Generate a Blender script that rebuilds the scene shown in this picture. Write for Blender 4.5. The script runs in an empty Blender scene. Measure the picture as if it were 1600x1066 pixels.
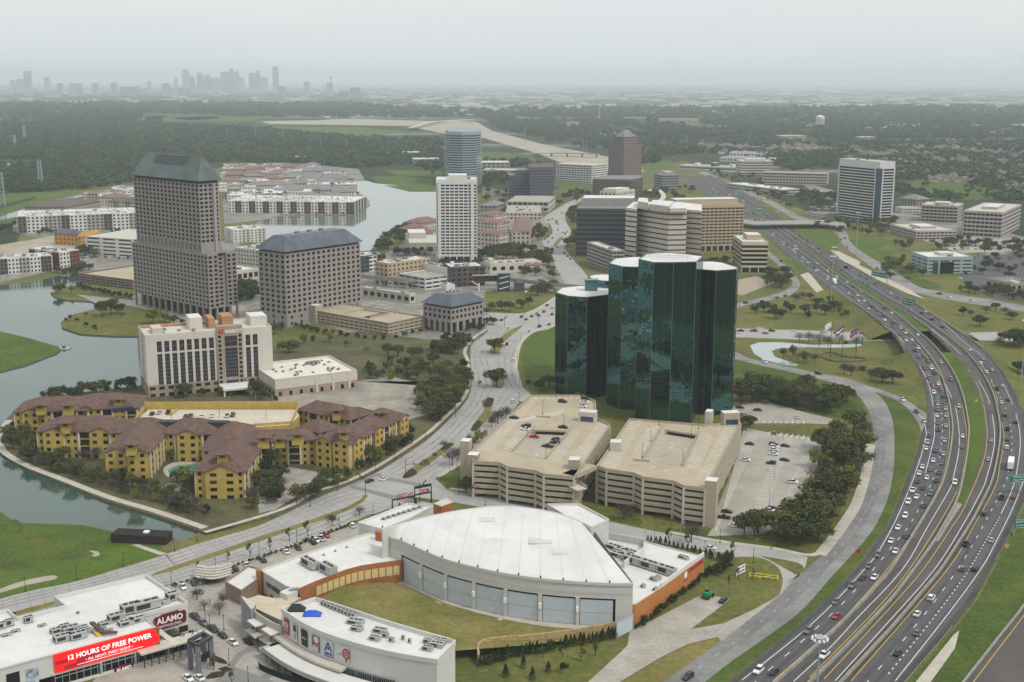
import bpy,math,random
from mathutils import Vector
R=random.Random(11)
sc=bpy.context.scene
rad=math.radians
CAM_H=175.0
FOC=1950.0/1600.0
PITCH=math.atan((533-125)/1950.0)
ROLL=rad(0.17)
cam=bpy.data.cameras.new('camera')
cam.sensor_fit='HORIZONTAL';cam.sensor_width=36;cam.lens=36*FOC
cam.clip_start=1;cam.clip_end=120000
cam_o=bpy.data.objects.new('camera',cam)
cam_o.location=(0,0,CAM_H)
cam_o.rotation_mode='QUATERNION'
from mathutils import Euler,Quaternion
cam_o.rotation_quaternion=Euler((math.pi/2-PITCH,0,0)).to_quaternion()@Quaternion((0,0,1),ROLL)
sc.collection.objects.link(cam_o);sc.camera=cam_o
SUN_EL,SUN_AZ=52,125
world=bpy.data.worlds.new('World');sc.world=world;world.use_nodes=True
nt=world.node_tree;nt.nodes.clear()
N=nt.nodes.new
out=N('ShaderNodeOutputWorld');mix=N('ShaderNodeMixShader')
b1=N('ShaderNodeBackground');b2=N('ShaderNodeBackground')
sky=N('ShaderNodeTexSky');sky.sky_type='NISHITA';sky.sun_disc=False
sky.sun_elevation=rad(SUN_EL);sky.sun_rotation=rad(SUN_AZ)
sky.air_density=1.2;sky.dust_density=3.0
b1 .inputs['Strength'].default_value=0.1
tc=N('ShaderNodeTexCoord');mp=N('ShaderNodeMapping');ns=N('ShaderNodeTexNoise');cr=N('ShaderNodeValToRGB')
mp.inputs['Scale'].default_value=(1.2,1.2,5.0)
ns.inputs['Scale'].default_value=1.6;ns.inputs['Detail'].default_value=5
cr.color_ramp.elements[0].position=.3;cr.color_ramp.elements[0].color=(.775,.82,.85,1)
cr.color_ramp.elements[1].position=.7;cr.color_ramp.elements[1].color=(.86,.87,.85,1)
b2 .inputs['Strength'].default_value=1.0
mix.inputs[0].default_value=.86
L=nt.links.new
L(tc.outputs['Generated'],mp.inputs[0]);L(mp.outputs[0],ns.inputs['Vector']);L(ns.outputs['Fac'],cr.inputs[0])
L(sky.outputs[0],b1 .inputs[0]);L(cr.outputs[0],b2 .inputs[0])
sp_=N('ShaderNodeSeparateXYZ');mr_=N('ShaderNodeMapRange')
mr_.inputs[1].default_value=0;mr_.inputs[2].default_value=1;mr_.inputs[3].default_value=1.08;mr_.inputs[4].default_value=1.3
L(tc.outputs['Generated'],sp_.inputs[0]);L(sp_.outputs[2],mr_.inputs[0]);L(mr_.outputs[0],b2 .inputs['Strength'])
L(b1 .outputs[0],mix.inputs[1]);L(b2 .outputs[0],mix.inputs[2]);L(mix.outputs[0],out.inputs[0])
sun=bpy.data.lights.new('sun','SUN');sun.energy=2.0;sun.angle=rad(10);sun.color=(1,.96,.9)
sun_o=bpy.data.objects.new('sun',sun);sc.collection.objects.link(sun_o)
sd=Vector((math.sin(rad(SUN_AZ))*math.cos(rad(SUN_EL)),math.cos(rad(SUN_AZ))*math.cos(rad(SUN_EL)),math.sin(rad(SUN_EL))))
sun_o.rotation_mode='QUATERNION';sun_o.rotation_quaternion=sd.to_track_quat('Z','Y')
vs=sc.view_settings
vs.view_transform='Standard';vs.look='None';vs.exposure=0.0;vs.gamma=1;vs.use_curve_mapping=False
cy=sc.cycles
cy.max_bounces=14;cy.diffuse_bounces=2;cy.glossy_bounces=3;cy.transmission_bounces=2;cy.volume_bounces=12
cy.transparent_max_bounces=4;cy.caustics_reflective=False;cy.caustics_refractive=False
_cp,_sp,_cr,_sr=math.cos(PITCH),math.sin(PITCH),math.cos(ROLL),math.sin(ROLL)
def at(x,y,z=0.0):
 a,b=x-800,y-533
 u,v=a*_cr+b*_sr,-a*_sr+b*_cr
 dx,dy,dz=u,1950*_cp-v*_sp,-1950*_sp-v*_cp
 t=(z-CAM_H)/dz
 return Vector((dx*t,dy*t,z))
def to_px(p):
 X,Y,Z=p[0],p[1],p[2]-CAM_H
 f=Y*_cp-Z*_sp;d=-Y*_sp-Z*_cp
 u,v=1950*X/f,1950*d/f
 return 800+u*_cr-v*_sr,533+u*_sr+v*_cr
def rise(base,top_y):
 """height at which the vertical over a ground point reaches a picture row"""
 p=at(*base);lo,hi=0.,400.
 for i in range(40):
  m=(lo+hi)/2
  if to_px((p.x,p.y,m))[1]>top_y:lo=m
  else:hi=m
 return lo
MATS={}
def mat(name,col,rough=.8,var=.15,scale=.2,metal=0.,spec=.3,bump=0.,detail=4,col2=None,emit=0.,stretch=None):
 if name in MATS:return MATS[name]
 m=bpy.data.materials.new(name);m.use_nodes=True;MATS[name]=m
 t=m.node_tree;p=t.nodes['Principled BSDF']
 p.inputs['Base Color'].default_value=(*col,1);p.inputs['Roughness'].default_value=rough
 p.inputs['Metallic'].default_value=metal;p.inputs['Specular IOR Level'].default_value=spec
 if emit:
  p.inputs['Emission Color'].default_value=(*col,1);p.inputs['Emission Strength'].default_value=emit
 if var or col2:
  tc=t.nodes.new('ShaderNodeTexCoord');n=t.nodes.new('ShaderNodeTexNoise');r=t.nodes.new('ShaderNodeValToRGB')
  n.inputs['Scale'].default_value=scale;n.inputs['Detail'].default_value=detail;n.inputs['Roughness'].default_value=.62
  src=tc.outputs['Object']
  if stretch:
   mpp=t.nodes.new('ShaderNodeMapping');mpp.inputs['Scale'].default_value=stretch
   t.links.new(src,mpp.inputs[0]);src=mpp.outputs[0]
  t.links.new(src,n.inputs['Vector']);t.links.new(n.outputs['Fac'],r.inputs[0])
  e=r.color_ramp.elements
  c2=col2 or[min(1,c*(1+var))for c in col];c1=col if col2 else[c*(1-var)for c in col]
  e[0].position=.36;e[0].color=(*c1,1);e[1].position=.64;e[1].color=(*c2,1)
  t.links.new(r.outputs[0],p.inputs['Base Color'])
  if bump:
   b=t.nodes.new('ShaderNodeBump');b.inputs['Strength'].default_value=bump;b.inputs['Distance'].default_value=.5
   t.links.new(n.outputs['Fac'],b.inputs['Height']);t.links.new(b.outputs[0],p.inputs['Normal'])
 return m
def fine(m,scale,amt):
 """multiply a second, finer mottling over a material's colour"""
 t=m.node_tree;p=t.nodes['Principled BSDF'];l=p.inputs['Base Color'].links[0];src=l.from_socket
 tc=t.nodes.new('ShaderNodeTexCoord');n=t.nodes.new('ShaderNodeTexNoise');n.inputs['Scale'].default_value=scale
 n.inputs['Detail'].default_value=3
 mr=t.nodes.new('ShaderNodeMapRange');mr.inputs[1].default_value=.3;mr.inputs[2].default_value=.7
 mr.inputs[3].default_value=1-amt;mr.inputs[4].default_value=1+amt
 mx=t.nodes.new('ShaderNodeMix');mx.data_type='RGBA';mx.blend_type='MULTIPLY';mx.inputs[0].default_value=1
 t.links.new(tc.outputs['Object'],n.inputs['Vector']);t.links.new(n.outputs['Fac'],mr.inputs[0])
 t.links.new(src,mx.inputs[6]);t.links.new(mr.outputs[0],mx.inputs[7]);t.links.new(mx.outputs[2],p.inputs['Base Color'])
 return m
GRASS=fine(mat('green grass',(.058,.082,.02),.95,col2=(.08,.115,.022),scale=.05,var=0,spec=.1),.6,.25)
GRASSB=fine(mat('young grass',(.066,.092,.021),.95,col2=(.086,.138,.022),scale=.035,var=0,spec=.1),.6,.22)
DRY=fine(mat('dry grass',(.14,.128,.04),.95,col2=(.20,.168,.062),scale=.04,var=0,spec=.1),.5,.2)
DRYG=fine(mat('dormant turf',(.095,.108,.028),.95,col2=(.155,.143,.046),scale=.025,var=0,spec=.1),.4,.22)
def patchy(m,col,scale,a,b):
 """worn or weedy patches of another colour, ragged at their edges"""
 t=m.node_tree;p=t.nodes['Principled BSDF'];src=p.inputs['Base Color'].links[0].from_socket
 tc=t.nodes.new('ShaderNodeTexCoord');n=t.nodes.new('ShaderNodeTexNoise');n.inputs['Scale'].default_value=scale;n.inputs['Detail'].default_value=7;n.inputs['Roughness'].default_value=.7
 mr=t.nodes.new('ShaderNodeMapRange');mr.inputs[1].default_value=a;mr.inputs[2].default_value=b;mx=t.nodes.new('ShaderNodeMix');mx.data_type='RGBA';mx.inputs[7].default_value=(*col,1)
 t.links.new(tc.outputs['Object'],n.inputs['Vector']);t.links.new(n.outputs['Fac'],mr.inputs[0]);t.links.new(mr.outputs[0],mx.inputs[0]);t.links.new(src,mx.inputs[6]);t.links.new(mx.outputs[2],p.inputs['Base Color'])
patchy(GRASS,(.13,.115,.045),.05,.54,.72);patchy(GRASSB,(.105,.105,.035),.03,.55,.75);patchy(GRASSB,(.045,.075,.018),.07,.56,.7)
patchy(DRYG,(.075,.095,.025),.045,.52,.7);patchy(DRYG,(.22,.19,.11),.09,.66,.76);patchy(DRY,(.095,.105,.03),.08,.55,.7)
BEDS=mat('planting bed',(.035,.028,.015),.95,.4,.5)
ASPH=fine(mat('asphalt',(.088,.085,.088),.85,.16,.05),1.2,.12)
ASPHB=fine(mat('brown asphalt',(.088,.078,.074),.85,.14,.05),1.5,.1)
ASPHD=fine(mat('dark shoulder',(.06,.057,.05),.9,.15,.08),1.5,.12)
CONC=fine(mat('road concrete',(.325,.315,.295),.85,.09,.06),.7,.07)
CONCW=fine(mat('worn frontage concrete',(.215,.21,.20),.85,.22,.05),.5,.12)
PAVE=fine(mat('paving',(.33,.305,.26),.85,.13,.1),.8,.08)
LOT=fine(mat('car park concrete',(.335,.31,.26),.85,.12,.07),.6,.07)
patchy(CONC,(.26,.255,.24),.04,.55,.68);patchy(CONCW,(.15,.148,.142),.06,.54,.66);patchy(LOT,(.27,.25,.21),.09,.58,.66);patchy(PAVE,(.27,.25,.215),.12,.58,.68);patchy(ASPH,(.065,.063,.066),.05,.54,.66)
WALK=mat('pavement concrete',(.42,.385,.32),.85,.1,.3)
BARR=mat('barrier concrete',(.27,.26,.225),.85,.15,.3)
WHITE=mat('white road paint',(.60,.60,.585),.7,.12,2)
YELL=mat('yellow road paint',(.55,.36,.06),.7,.15,2)
DIRT=mat('bare soil',(.30,.25,.18),.95,.3,.05,col2=(.36,.33,.26))
STONE=mat('shore stone',(.13,.115,.09),.9,.25,.5)
DSTEEL=mat('dark steel',(.02,.021,.023),.5,0)
STEEL=mat('galvanised steel',(.30,.34,.34),.5,.1,1,spec=.4)
GLASS=mat('dark window glass',(.008,.008,.010),.15,0,spec=.28)
def blinds(m,c2):
 """some panes have their blinds down, others not"""
 t=m.node_tree;p=t.nodes['Principled BSDF'];g=t.nodes.new('ShaderNodeNewGeometry');r=t.nodes.new('ShaderNodeValToRGB');e=r.color_ramp.elements
 e[0].position=.6;e[0].color=p.inputs['Base Color'].default_value;e[1].position=1;e[1].color=(*c2,1);t.links.new(g.outputs['Random Per Island'],r.inputs[0]);t.links.new(r.outputs[0],p.inputs['Base Color'])
blinds(GLASS,(.05,.045,.04))
ROOFW=fine(mat('white roof membrane',(.60,.59,.565),.8,.07,.06),.5,.04)
patchy(ROOFW,(.46,.45,.42),.16,.60,.74)
WATER=mat('lake water',(.038,.078,.055),.06,.2,.01,spec=.5,bump=0)
def water_bump(m,sc1,st):
 t=m.node_tree;p=t.nodes['Principled BSDF']
 tc=t.nodes.new('ShaderNodeTexCoord');n=t.nodes.new('ShaderNodeTexNoise');n.inputs['Scale'].default_value=sc1;n.inputs['Detail'].default_value=3
 b=t.nodes.new('ShaderNodeBump');b.inputs['Strength'].default_value=st;b.inputs['Distance'].default_value=.3
 t.links.new(tc.outputs['Object'],n.inputs['Vector']);t.links.new(n.outputs['Fac'],b.inputs['Height']);t.links.new(b.outputs[0],p.inputs['Normal'])
water_bump(WATER,.35,.10)
COL=sc.collection
def link(o,parent=None):
 COL.objects.link(o)
 if parent is not None:o.parent=parent
 return o
class MB:
 def __init__(s):s.v=[];s.f=[];s.m=[]
 def q(s,pts,m=0):
  i=len(s.v);s.v+=[tuple(p)if len(p)==3 else(p[0],p[1],0)for p in pts]
  s.f.append(tuple(range(i,i+len(pts))));s.m.append(m)
 def prism(s,poly,z0,z1,m=0,mt=None,bottom=False,top=True):
  n=len(poly);A=sum(poly[i][0]*poly[(i+1)%n][1]-poly[(i+1)%n][0]*poly[i][1]for i in range(n))
  if A<0:poly=poly[::-1]
  for i in range(n):
   a,b=poly[i],poly[(i+1)%n]
   s.q([(a[0],a[1],z0),(b[0],b[1],z0),(b[0],b[1],z1),(a[0],a[1],z1)],m)
  if top:s.q([(p[0],p[1],z1)for p in poly],m if mt is None else mt)
  if bottom:s.q([(p[0],p[1],z0)for p in poly[::-1]],m)
 def box(s,x0,y0,x1,y1,z0,z1,m=0,mt=None,bottom=False):
  s.prism([(x0,y0),(x1,y0),(x1,y1),(x0,y1)],z0,z1,m,mt,bottom)
 def obox(s,c,lx,ly,lz,yaw=0,z0=0,m=0,mt=None,bottom=False):
  ca,sa=math.cos(yaw),math.sin(yaw)
  P=[(c[0]+ca*x-sa*y,c[1]+sa*x+ca*y)for x,y in((-lx/2,-ly/2),(lx/2,-ly/2),(lx/2,ly/2),(-lx/2,ly/2))]
  s.prism(P,z0,z0+lz,m,mt,bottom)
 def tube(s,p,q,r0,r1=None,n=6,m=0,cap=True):
  r1=r0 if r1 is None else r1
  p,q=Vector(p),Vector(q);d=(q-p).normalized()
  a=d.orthogonal().normalized();b=d.cross(a)
  i=len(s.v)
  for c,r in((p,r0),(q,r1)):
   for k in range(n):
    w=2*math.pi*k/n;s.v.append(tuple(c+(a*math.cos(w)+b*math.sin(w))*r))
  for k in range(n):
   j=(k+1)%n;s.f.append((i+k,i+j,i+n+j,i+n+k));s.m.append(m)
  if cap:s.f.append(tuple(i+n+k for k in range(n)));s.m.append(m)
 def hip(s,x0,y0,x1,y1,z0,z1,over=0,rx=None,m=0,flat=0.):
  """hipped roof over a rectangle; flat = width of the level top across the short way"""
  x0-=over;y0-=over;x1+=over;y1+=over
  lx,ly=x1-x0,y1-y0
  if lx>=ly:t=(ly-flat)/2 if rx is None else rx;a=[(x0+t,(y0+y1-flat)/2),(x1-t,(y0+y1-flat)/2),(x1-t,(y0+y1+flat)/2),(x0+t,(y0+y1+flat)/2)]
  else:t=(lx-flat)/2 if rx is None else rx;a=[((x0+x1-flat)/2,y0+t),((x0+x1+flat)/2,y0+t),((x0+x1+flat)/2,y1-t),((x0+x1-flat)/2,y1-t)]
  c=[(x0,y0),(x1,y0),(x1,y1),(x0,y1)]
  for i in range(4):
   j=(i+1)%4
   p=[(*c[i],z0),(*c[j],z0),(*a[j],z1),(*a[i],z1)]
   if(Vector(p[2])-Vector(p[3])).length<.01:p=p[:3]
   s.q(p,m)
  if flat>.01:s.q([(*k,z1)for k in a],m)
  s.q([(*k,z0-.25)for k in c[::-1]],m)
  for i in range(4):
   j=(i+1)%4;s.q([(*c[i],z0-.25),(*c[j],z0-.25),(*c[j],z0),(*c[i],z0)],m)
 def mesh(s,name,mats):
  me=bpy.data.meshes.new(name);me.from_pydata(s.v,[],s.f)
  for m in(mats if isinstance(mats,(list,tuple))else[mats]):me.materials.append(m)
  if any(s.m):me.polygons.foreach_set('material_index',s.m)
  me.update();return me
 def done(s,name,mats,parent=None,stuff=False,kind=None):
  if not s.f:return None
  o=bpy.data.objects.new(name,s.mesh(name,mats));link(o,parent)
  if stuff:o['kind']='stuff'
  if kind:o['kind']=kind
  return o
def tag(o,label,cat,group=None):
 o['label']=label;o['category']=cat
 if group:o['group']=group
 return o
def thing(name,label,cat,loc=(0,0,0),yaw=0.,group=None):
 o=bpy.data.objects.new(name,None);o.empty_display_size=1
 o.location=loc if len(loc)==3 else(loc[0],loc[1],0);o.rotation_euler=(0,0,yaw)
 return tag(link(o),label,cat,group)
def inst(src,parent,loc=(0,0,0),yaw=0.,sc_=None):
 o=src.copy();COL.objects.link(o);o.parent=parent;o.location=loc;o.rotation_euler=(0,0,yaw)
 if sc_ is not None:o.scale=sc_ if hasattr(sc_,'__len__')else(sc_,)*3
 return o
def smooth(pts,n=4,closed=False):
 P=[Vector(p)for p in pts];m=len(P);o=[]
 for i in range(m if closed else m-1):
  p0,p1,p2,p3=(P[(i-1)%m],P[i],P[(i+1)%m],P[(i+2)%m])if closed else(P[max(i-1,0)],P[i],P[i+1],P[min(i+2,m-1)])
  for k in range(n):
   t=k/n
   o.append(.5*((2*p1)+(p2-p0)*t+(2*p0-5*p1+4*p2-p3)*t*t+(3*p1-p0-3*p2+p3)*t**3))
 if not closed:o.append(P[-1])
 return o
def W(pts,z=0.,n=0,closed=False):
 """survey points -> ground points, smoothed n-fold"""
 P=[at(p[0],p[1],z)for p in pts]
 return smooth(P,n,closed)if n else P
def sheet(name,pts,m,z,n=0,kind='structure',h=0.,side=None):
 P=W(pts,0.,n,True)if n else W(pts)
 b=MB()
 if h:b.prism([(p.x,p.y)for p in P],0,h,1,0)
 else:
  A=sum(P[i].x*P[(i+1)%len(P)].y-P[(i+1)%len(P)].x*P[i].y for i in range(len(P)))
  if A<0:P=P[::-1]
  b.q([(p.x,p.y,z)for p in P])
 return b.done(name,[m,side or m],kind=kind)
def offset(P,d):
 o=[]
 for i,p in enumerate(P):
  a=P[max(i-1,0)];c=P[min(i+1,len(P)-1)]
  t=Vector((c.x-a.x,c.y-a.y,0)).normalized();o.append(Vector((p.x+t.y*d,p.y-t.x*d,p.z)))
 return o
def ribbon(b,P,w,z=0.,m=0,h=0.,off=0.):
 """strip of width w along a ground line; with h a raised kerb, wall or rail of that height"""
 A=offset(P,off-w/2);B=offset(P,off+w/2)
 for i in range(len(P)-1):
  a0,a1,c0,c1=A[i],A[i+1],B[i],B[i+1]
  up=lambda v,k:(v.x,v.y,v.z+k)
  b.q([up(c0,z+h),up(c1,z+h),up(a1,z+h),up(a0,z+h)],m)
  if h:
   b.q([up(c0,z),up(c1,z),up(c1,z+h),up(c0,z+h)],m)
   b.q([up(a1,z),up(a0,z),up(a0,z+h),up(a1,z+h)],m)
 if h:
  for k in(0,-1):
   b.q([up(A[k],z),up(B[k],z),up(B[k],z+h),up(A[k],z+h)],m)
def walk_line(P,step,start=0.):
 """(point, direction) every step metres along a line"""
 out=[];d=start;acc=0.
 for i in range(len(P)-1):
  a,c=P[i],P[i+1];l=(c-a).length
  while acc+l>=d and l>0:
   out.append((a.lerp(c,(d-acc)/l),(c-a).normalized()));d+=step
  acc+=l
 return out
def dashes(b,P,on,gap,w,z,m=0):
 for p,t in walk_line(P,on+gap):
  n=Vector((t.y,-t.x,0))*w/2;e=t*on
  b.q([p+n+Vector((0,0,z)),p+n+e+Vector((0,0,z)),p-n+e+Vector((0,0,z)),p-n+Vector((0,0,z))],m)
HAZE=6.6e-5
# THE SETTING: ground, water, lawns, roads
def ground_material():
 m=bpy.data.materials.new('countryside');m.use_nodes=True;t=m.node_tree;p=t.nodes['Principled BSDF']
 p.inputs['Roughness'].default_value=.95;p.inputs['Specular IOR Level'].default_value=.1
 tc=t.nodes.new('ShaderNodeTexCoord')
 def noise(s,d=5,st=(1,1,1),r=.6):
  mp=t.nodes.new('ShaderNodeMapping');mp.inputs['Scale'].default_value=st
  n=t.nodes.new('ShaderNodeTexNoise');n.inputs['Scale'].default_value=s;n.inputs['Detail'].default_value=d;n.inputs['Roughness'].default_value=r
  t.links.new(tc.outputs['Object'],mp.inputs[0]);t.links.new(mp.outputs[0],n.inputs['Vector']);return n.outputs['Fac']
 def ramp(src,a,b,ca,cb):
  r=t.nodes.new('ShaderNodeValToRGB');e=r.color_ramp.elements
  e[0].position=a;e[1].position=b;e[0].color=(*ca,1);e[1].color=(*cb,1);t.links.new(src,r.inputs[0]);return r.outputs[0]
 def mixc(f,a,b):
  x=t.nodes.new('ShaderNodeMix');x.data_type='RGBA';t.links.new(f,x.inputs[0]);t.links.new(a,x.inputs[6]);t.links.new(b,x.inputs[7]);return x.outputs[2]
 wood=ramp(noise(.02,6),.35,.65,(.022,.034,.014),(.05,.062,.026))
 fld=ramp(noise(.004,4),.4,.6,(.10,.105,.04),(.07,.12,.03))
 town=ramp(noise(.012,6,r=.75),.42,.6,(.05,.055,.035),(.26,.25,.23))
 a=mixc(ramp(noise(.0016,4),.60,.66,(0,0,0),(1,1,1)),wood,fld)
 b=mixc(ramp(noise(.0007,5,(1,1.6,1)),.54,.60,(0,0,0),(1,1,1)),a,town)
 t.links.new(b,p.inputs['Base Color']);return m
GROUNDM=ground_material()
b=MB()
rs=[0,300,700,1500,3000,6000,12000,24000,48000,80000]
for i in range(len(rs)-1):
 for k in range(96):
  w0,w1=2*math.pi*k/96,2*math.pi*(k+1)/96
  P=[(rs[i]*math.cos(w0),rs[i]*math.sin(w0)),(rs[i+1]*math.cos(w0),rs[i+1]*math.sin(w0)),(rs[i+1]*math.cos(w1),rs[i+1]*math.sin(w1)),(rs[i]*math.cos(w1),rs[i]*math.sin(w1))]
  b.q(P[1:]if False else(P if i else[P[0],P[1],P[2]]))
b.done('ground',GROUNDM,kind='structure')
TOWN=fine(mat('street level mix',(.16,.15,.12),.9,.25,.02,col2=(.26,.25,.22)),.15,.3)
sheet('district_ground',[(-300,1110),(-500,800),(-200,452),(0,440),(60,300),(350,262),(560,285),(700,292),(820,320),(930,268),(1070,252),(1260,330),(1650,420),(2000,800),(1800,1110)],DRYG,.02)
sheet('paved_ground',[(120,408),(123,436),(200,478),(205,500),(330,510),(420,520),(560,545),(700,560),(735,545),(768,520),(900,505),(905,440),(850,385),(860,340),(780,330),(690,345),(600,398),(420,404),(360,375),(240,385)],TOWN,.035)
sheet('neighbourhood_ground',[(345,262),(440,254),(560,264),(580,300),(579,321),(557,335),(440,337),(410,344),(350,350)],TOWN,.037)
sheet('neighbourhood_ground',[(20,345),(60,325),(110,310),(215,288),(216,400),(130,412),(0,442),(-60,446),(-60,404),(60,372),(20,362)],TOWN,.038)
lake=[(-260,452),(-80,448),(0,446),(50,441),(122,424),(126,440),(215,470),(240,500),(240,600),(215,608),(150,615),(70,625),(22,648),(10,660),(-6,682),(0,707),(15,719),(45,735),(90,753),(165,783),(240,806),(312,831),(290,845),(255,846),(205,838),(130,822),(24,818),(0,800),(-80,780),(-300,780)]
sheet('lake_water',lake,WATER,.06,kind='structure')
upper=[(372,360),(390,352),(411,344.5),(437,338.5),(486,337.5),(548,337.5),(558,336),(579,321.5),(576,312),(560,300),(548,293),(546,287),(553,283.8),(574,282.8),(586,286.5),(630,291),(675,294.5),(705,300),(705,345),(645,347),(612,362),(590,378),(578,392),(560,402),(420,405),(400,380),(370,372)]
PALEW=mat('water with painted glare',(.16,.19,.18),.05,.1,.01,spec=.5);water_bump(PALEW,.3,.05)  # base colour lightened to hold the sky glare off the inner lake
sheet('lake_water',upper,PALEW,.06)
sheet('canal_water',[(-60,356),(0,344.5),(25,339),(55,330),(82,321),(97,313.5),(150,302),(150,298),(102,310),(70,316),(52,322),(0,338.5),(-60,346)],WATER,.06)
sheet('pond_water',[(-40,191),(20,191.5),(50,190.5),(52,187.5),(0,187),(-40,187)],WATER,.06)
sheet('pond_water',[(-40,260),(20,259.5),(52,257),(56,255),(30,253.5),(0,252),(-40,251)],WATER,.06)
sheet('canal_bank',[(-60,380),(0,352),(28,345),(60,335),(90,322),(100,315),(170,306),(150,303),(97,314),(55,331),(0,345),(-60,357)],GRASS,.04)
sheet('canal_bank',[(-60,345),(0,338),(52,321.5),(70,315.5),(102,309.5),(110,303),(60,310),(0,327),(-60,338)],GRASSB,.05)
sheet('levee_grass',[(-60,322),(0,320),(60,306),(128,300),(70,299),(0,304),(-60,308)],GRASSB,.05)
sheet('green_peninsula',[(-200,512),(-80,514),(0,520),(40,529),(92,544),(95,548),(89,553),(40,572),(0,582),(-80,594),(-240,610)],GRASSB,0,h=.9,side=STONE)
sheet('tree_peninsula',[(79,459),(84,465),(105,470.5),(145,472.5),(200,473),(220,448),(160,440),(100,450)],DRYG,0,h=.8,side=STONE)
sheet('lawn_peninsula',[(95,505),(97,514),(125,523.5),(175,526.5),(250,527),(275,492),(200,478),(150,484),(112,494)],DRYG,0,h=.9,side=STONE)
sheet('tower_plaza',[(150,476),(205,480),(330,512),(400,500),(380,480),(200,470),(120,462)],PAVE,.05,h=.95,side=STONE)
sheet('resort_ground',[(10,658),(-7,682),(0,708),(15,720),(45,736),(90,754.5),(165,785),(240,808),(318,835),(440,806),(500,777),(585,740),(688,670),(735,600),(735,540),(560,520),(424,545),(215,606),(150,613),(70,623),(22,646)],fine(mat('shrub ground',(.06,.065,.025),.95,.4,.06,col2=(.11,.10,.045)),.8,.3),0,h=1.0,side=STONE)
promen=W([(14,657),(-3,682),(4,703),(20,716),(50,731),(95,748),(170,777),(245,799.5),(320,825)],1.,5)
TOWNL=TOWN
b=MB();ribbon(b,promen,3.4,.02,0,.1);b.done('lakeside_path',WALK,kind='structure')
sheet('meadow',[(-300,770),(-80,779),(0,799),(24,817),(130,821),(205,837),(255,845.5),(252,866),(125,906),(0,935),(-200,985)],GRASSB,.07)
for k,(x,y,w,h)in enumerate([(15,825,22,12),(60,845,40,9),(95,868,50,8),(20,885,40,8),(150,850,35,5)]):
 sheet('meadow_patch',[(x+w*math.cos(a)*R.uniform(.7,1.2),y+h*math.sin(a)*R.uniform(.7,1.2))for a in[i*.628 for i in range(10)]],GRASS,.09+.01*k,2)
sheet('worn_patch',[(0,921),(30,910),(70,901),(88,900),(85,906),(40,915),(0,927)],DIRT,.11,2)
sheet('worn_patch',[(138,861),(152,862),(156,867),(150,870),(143,869),(147,865)],DIRT,.11,2)
LAWNS=[([(868,511),(836,519.5),(819,535),(814,550),(818,580),(826,608),(850,616),(880,600)],GRASSB),([(757,456),(800,452),(868,446),(868,467),(822,490),(760,488)],DRYG),([(683,750),(718,729),(742,735),(760,775),(700,764)],GRASS),([(770,772),(830,786),(842,780),(905,800),(1005,812),(1000,822),(850,796),(770,782)],GRASS),([(1148,562),(1191,573),(1232,582),(1285,595),(1319,605),(1345,622),(1352,647),(1310,655),(1148,612)],GRASS),([(1146,440),(1228,398),(1295,455),(1400,525),(1448,615),(1448,640),(1425,632),(1332,594),(1233,573),(1148,549)],DRYG),([(426,512),(500,505),(600,540),(648,560),(560,571),(450,562)],DRYG),([(1046,826),(1120,830),(1262,862),(1250,868),(1210,858),(1125,846),(1046,832)],GRASS),([(984,990),(1080,908),(1138,872),(1181,868),(1212,882),(1223,906),(1216,930),(1180,952),(1080,985),(1060,1000)],DRYG),([(735,1035),(870,1003),(975,1003),(984,1012),(928,1072),(720,1090)],DRYG),([(960,1075),(1030,1030),(1075,1008),(1122,997),(1127,1003),(1038,1066),(990,1095)],DRY),([(1186,868.5),(1246,880),(1256,891),(1246,900),(1225,888)],DRYG),([(1365,612),(1385,618),(1412,633),(1431,656),(1438,675),(1434,702),(1421,738),(1411,763),(1393,811),(1364,856),(1336,892),(1300,932),(1244,983),(1188,1030),(1140,1070),(1098,1070),(1150,1029),(1199,995),(1254,953),(1300,901),(1346,851),(1369,820),(1386,785),(1393,760),(1398,727),(1398,684),(1393,651),(1380,627)],GRASS),([(1610,770),(1585,825),(1567,858),(1550,892),(1525,937),(1488,984),(1410,1075),(1520,1080),(1566,1005),(1605,935),(1640,870),(1650,800)],GRASS),([(1500,520),(1541,550),(1575,595),(1593,632),(1608,690),(1700,700),(1800,560),(1560,470),(1430,455)],DRYG),([(1236,358),(1262,352),(1300,362),(1310,372),(1308,385),(1312,396),(1295,393)],GRASSB),([(1322,375),(1380,372),(1400,378),(1345,398),(1325,388)],GRASSB),([(1345,400),(1375,392),(1395,395),(1385,408),(1350,406)],GRASSB),([(1352,410),(1420,415),(1440,440),(1400,434),(1375,424)],GRASS),([(1415,440),(1445,436),(1475,452),(1430,450)],GRASS),([(1190,362),(1206,374),(1230,399),(1262,426),(1250,428),(1222,395),(1195,372)],GRASSB),([(1100,275),(1145,303),(1170,318),(1225,350),(1240,352),(1200,325),(1150,295),(1110,274)],GRASSB),([(1090,292),(1115,305),(1100,306)],GRASSB),([(866,283),(925,286),(926,303),(866,292)],GRASSB),([(580,276),(620,275),(676,280),(676,293),(630,290),(588,285)],GRASSB),([(600,265),(690,268),(690,278),(620,274)],GRASSB),([(752,237),(830,240),(840,252),(752,250)],GRASSB),([(1395,290),(1460,275),(1560,290),(1640,300),(1640,318),(1540,312),(1440,315)],GRASS),([(420,198),(560,199),(640,206),(560,214),(430,206)],GRASSB),([(1000,255),(1045,250),(1060,262),(1010,268)],GRASSB),]
for k,(pts,m)in enumerate(LAWNS):sheet('lawn',pts,m,.08+.002*k,0)
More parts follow.
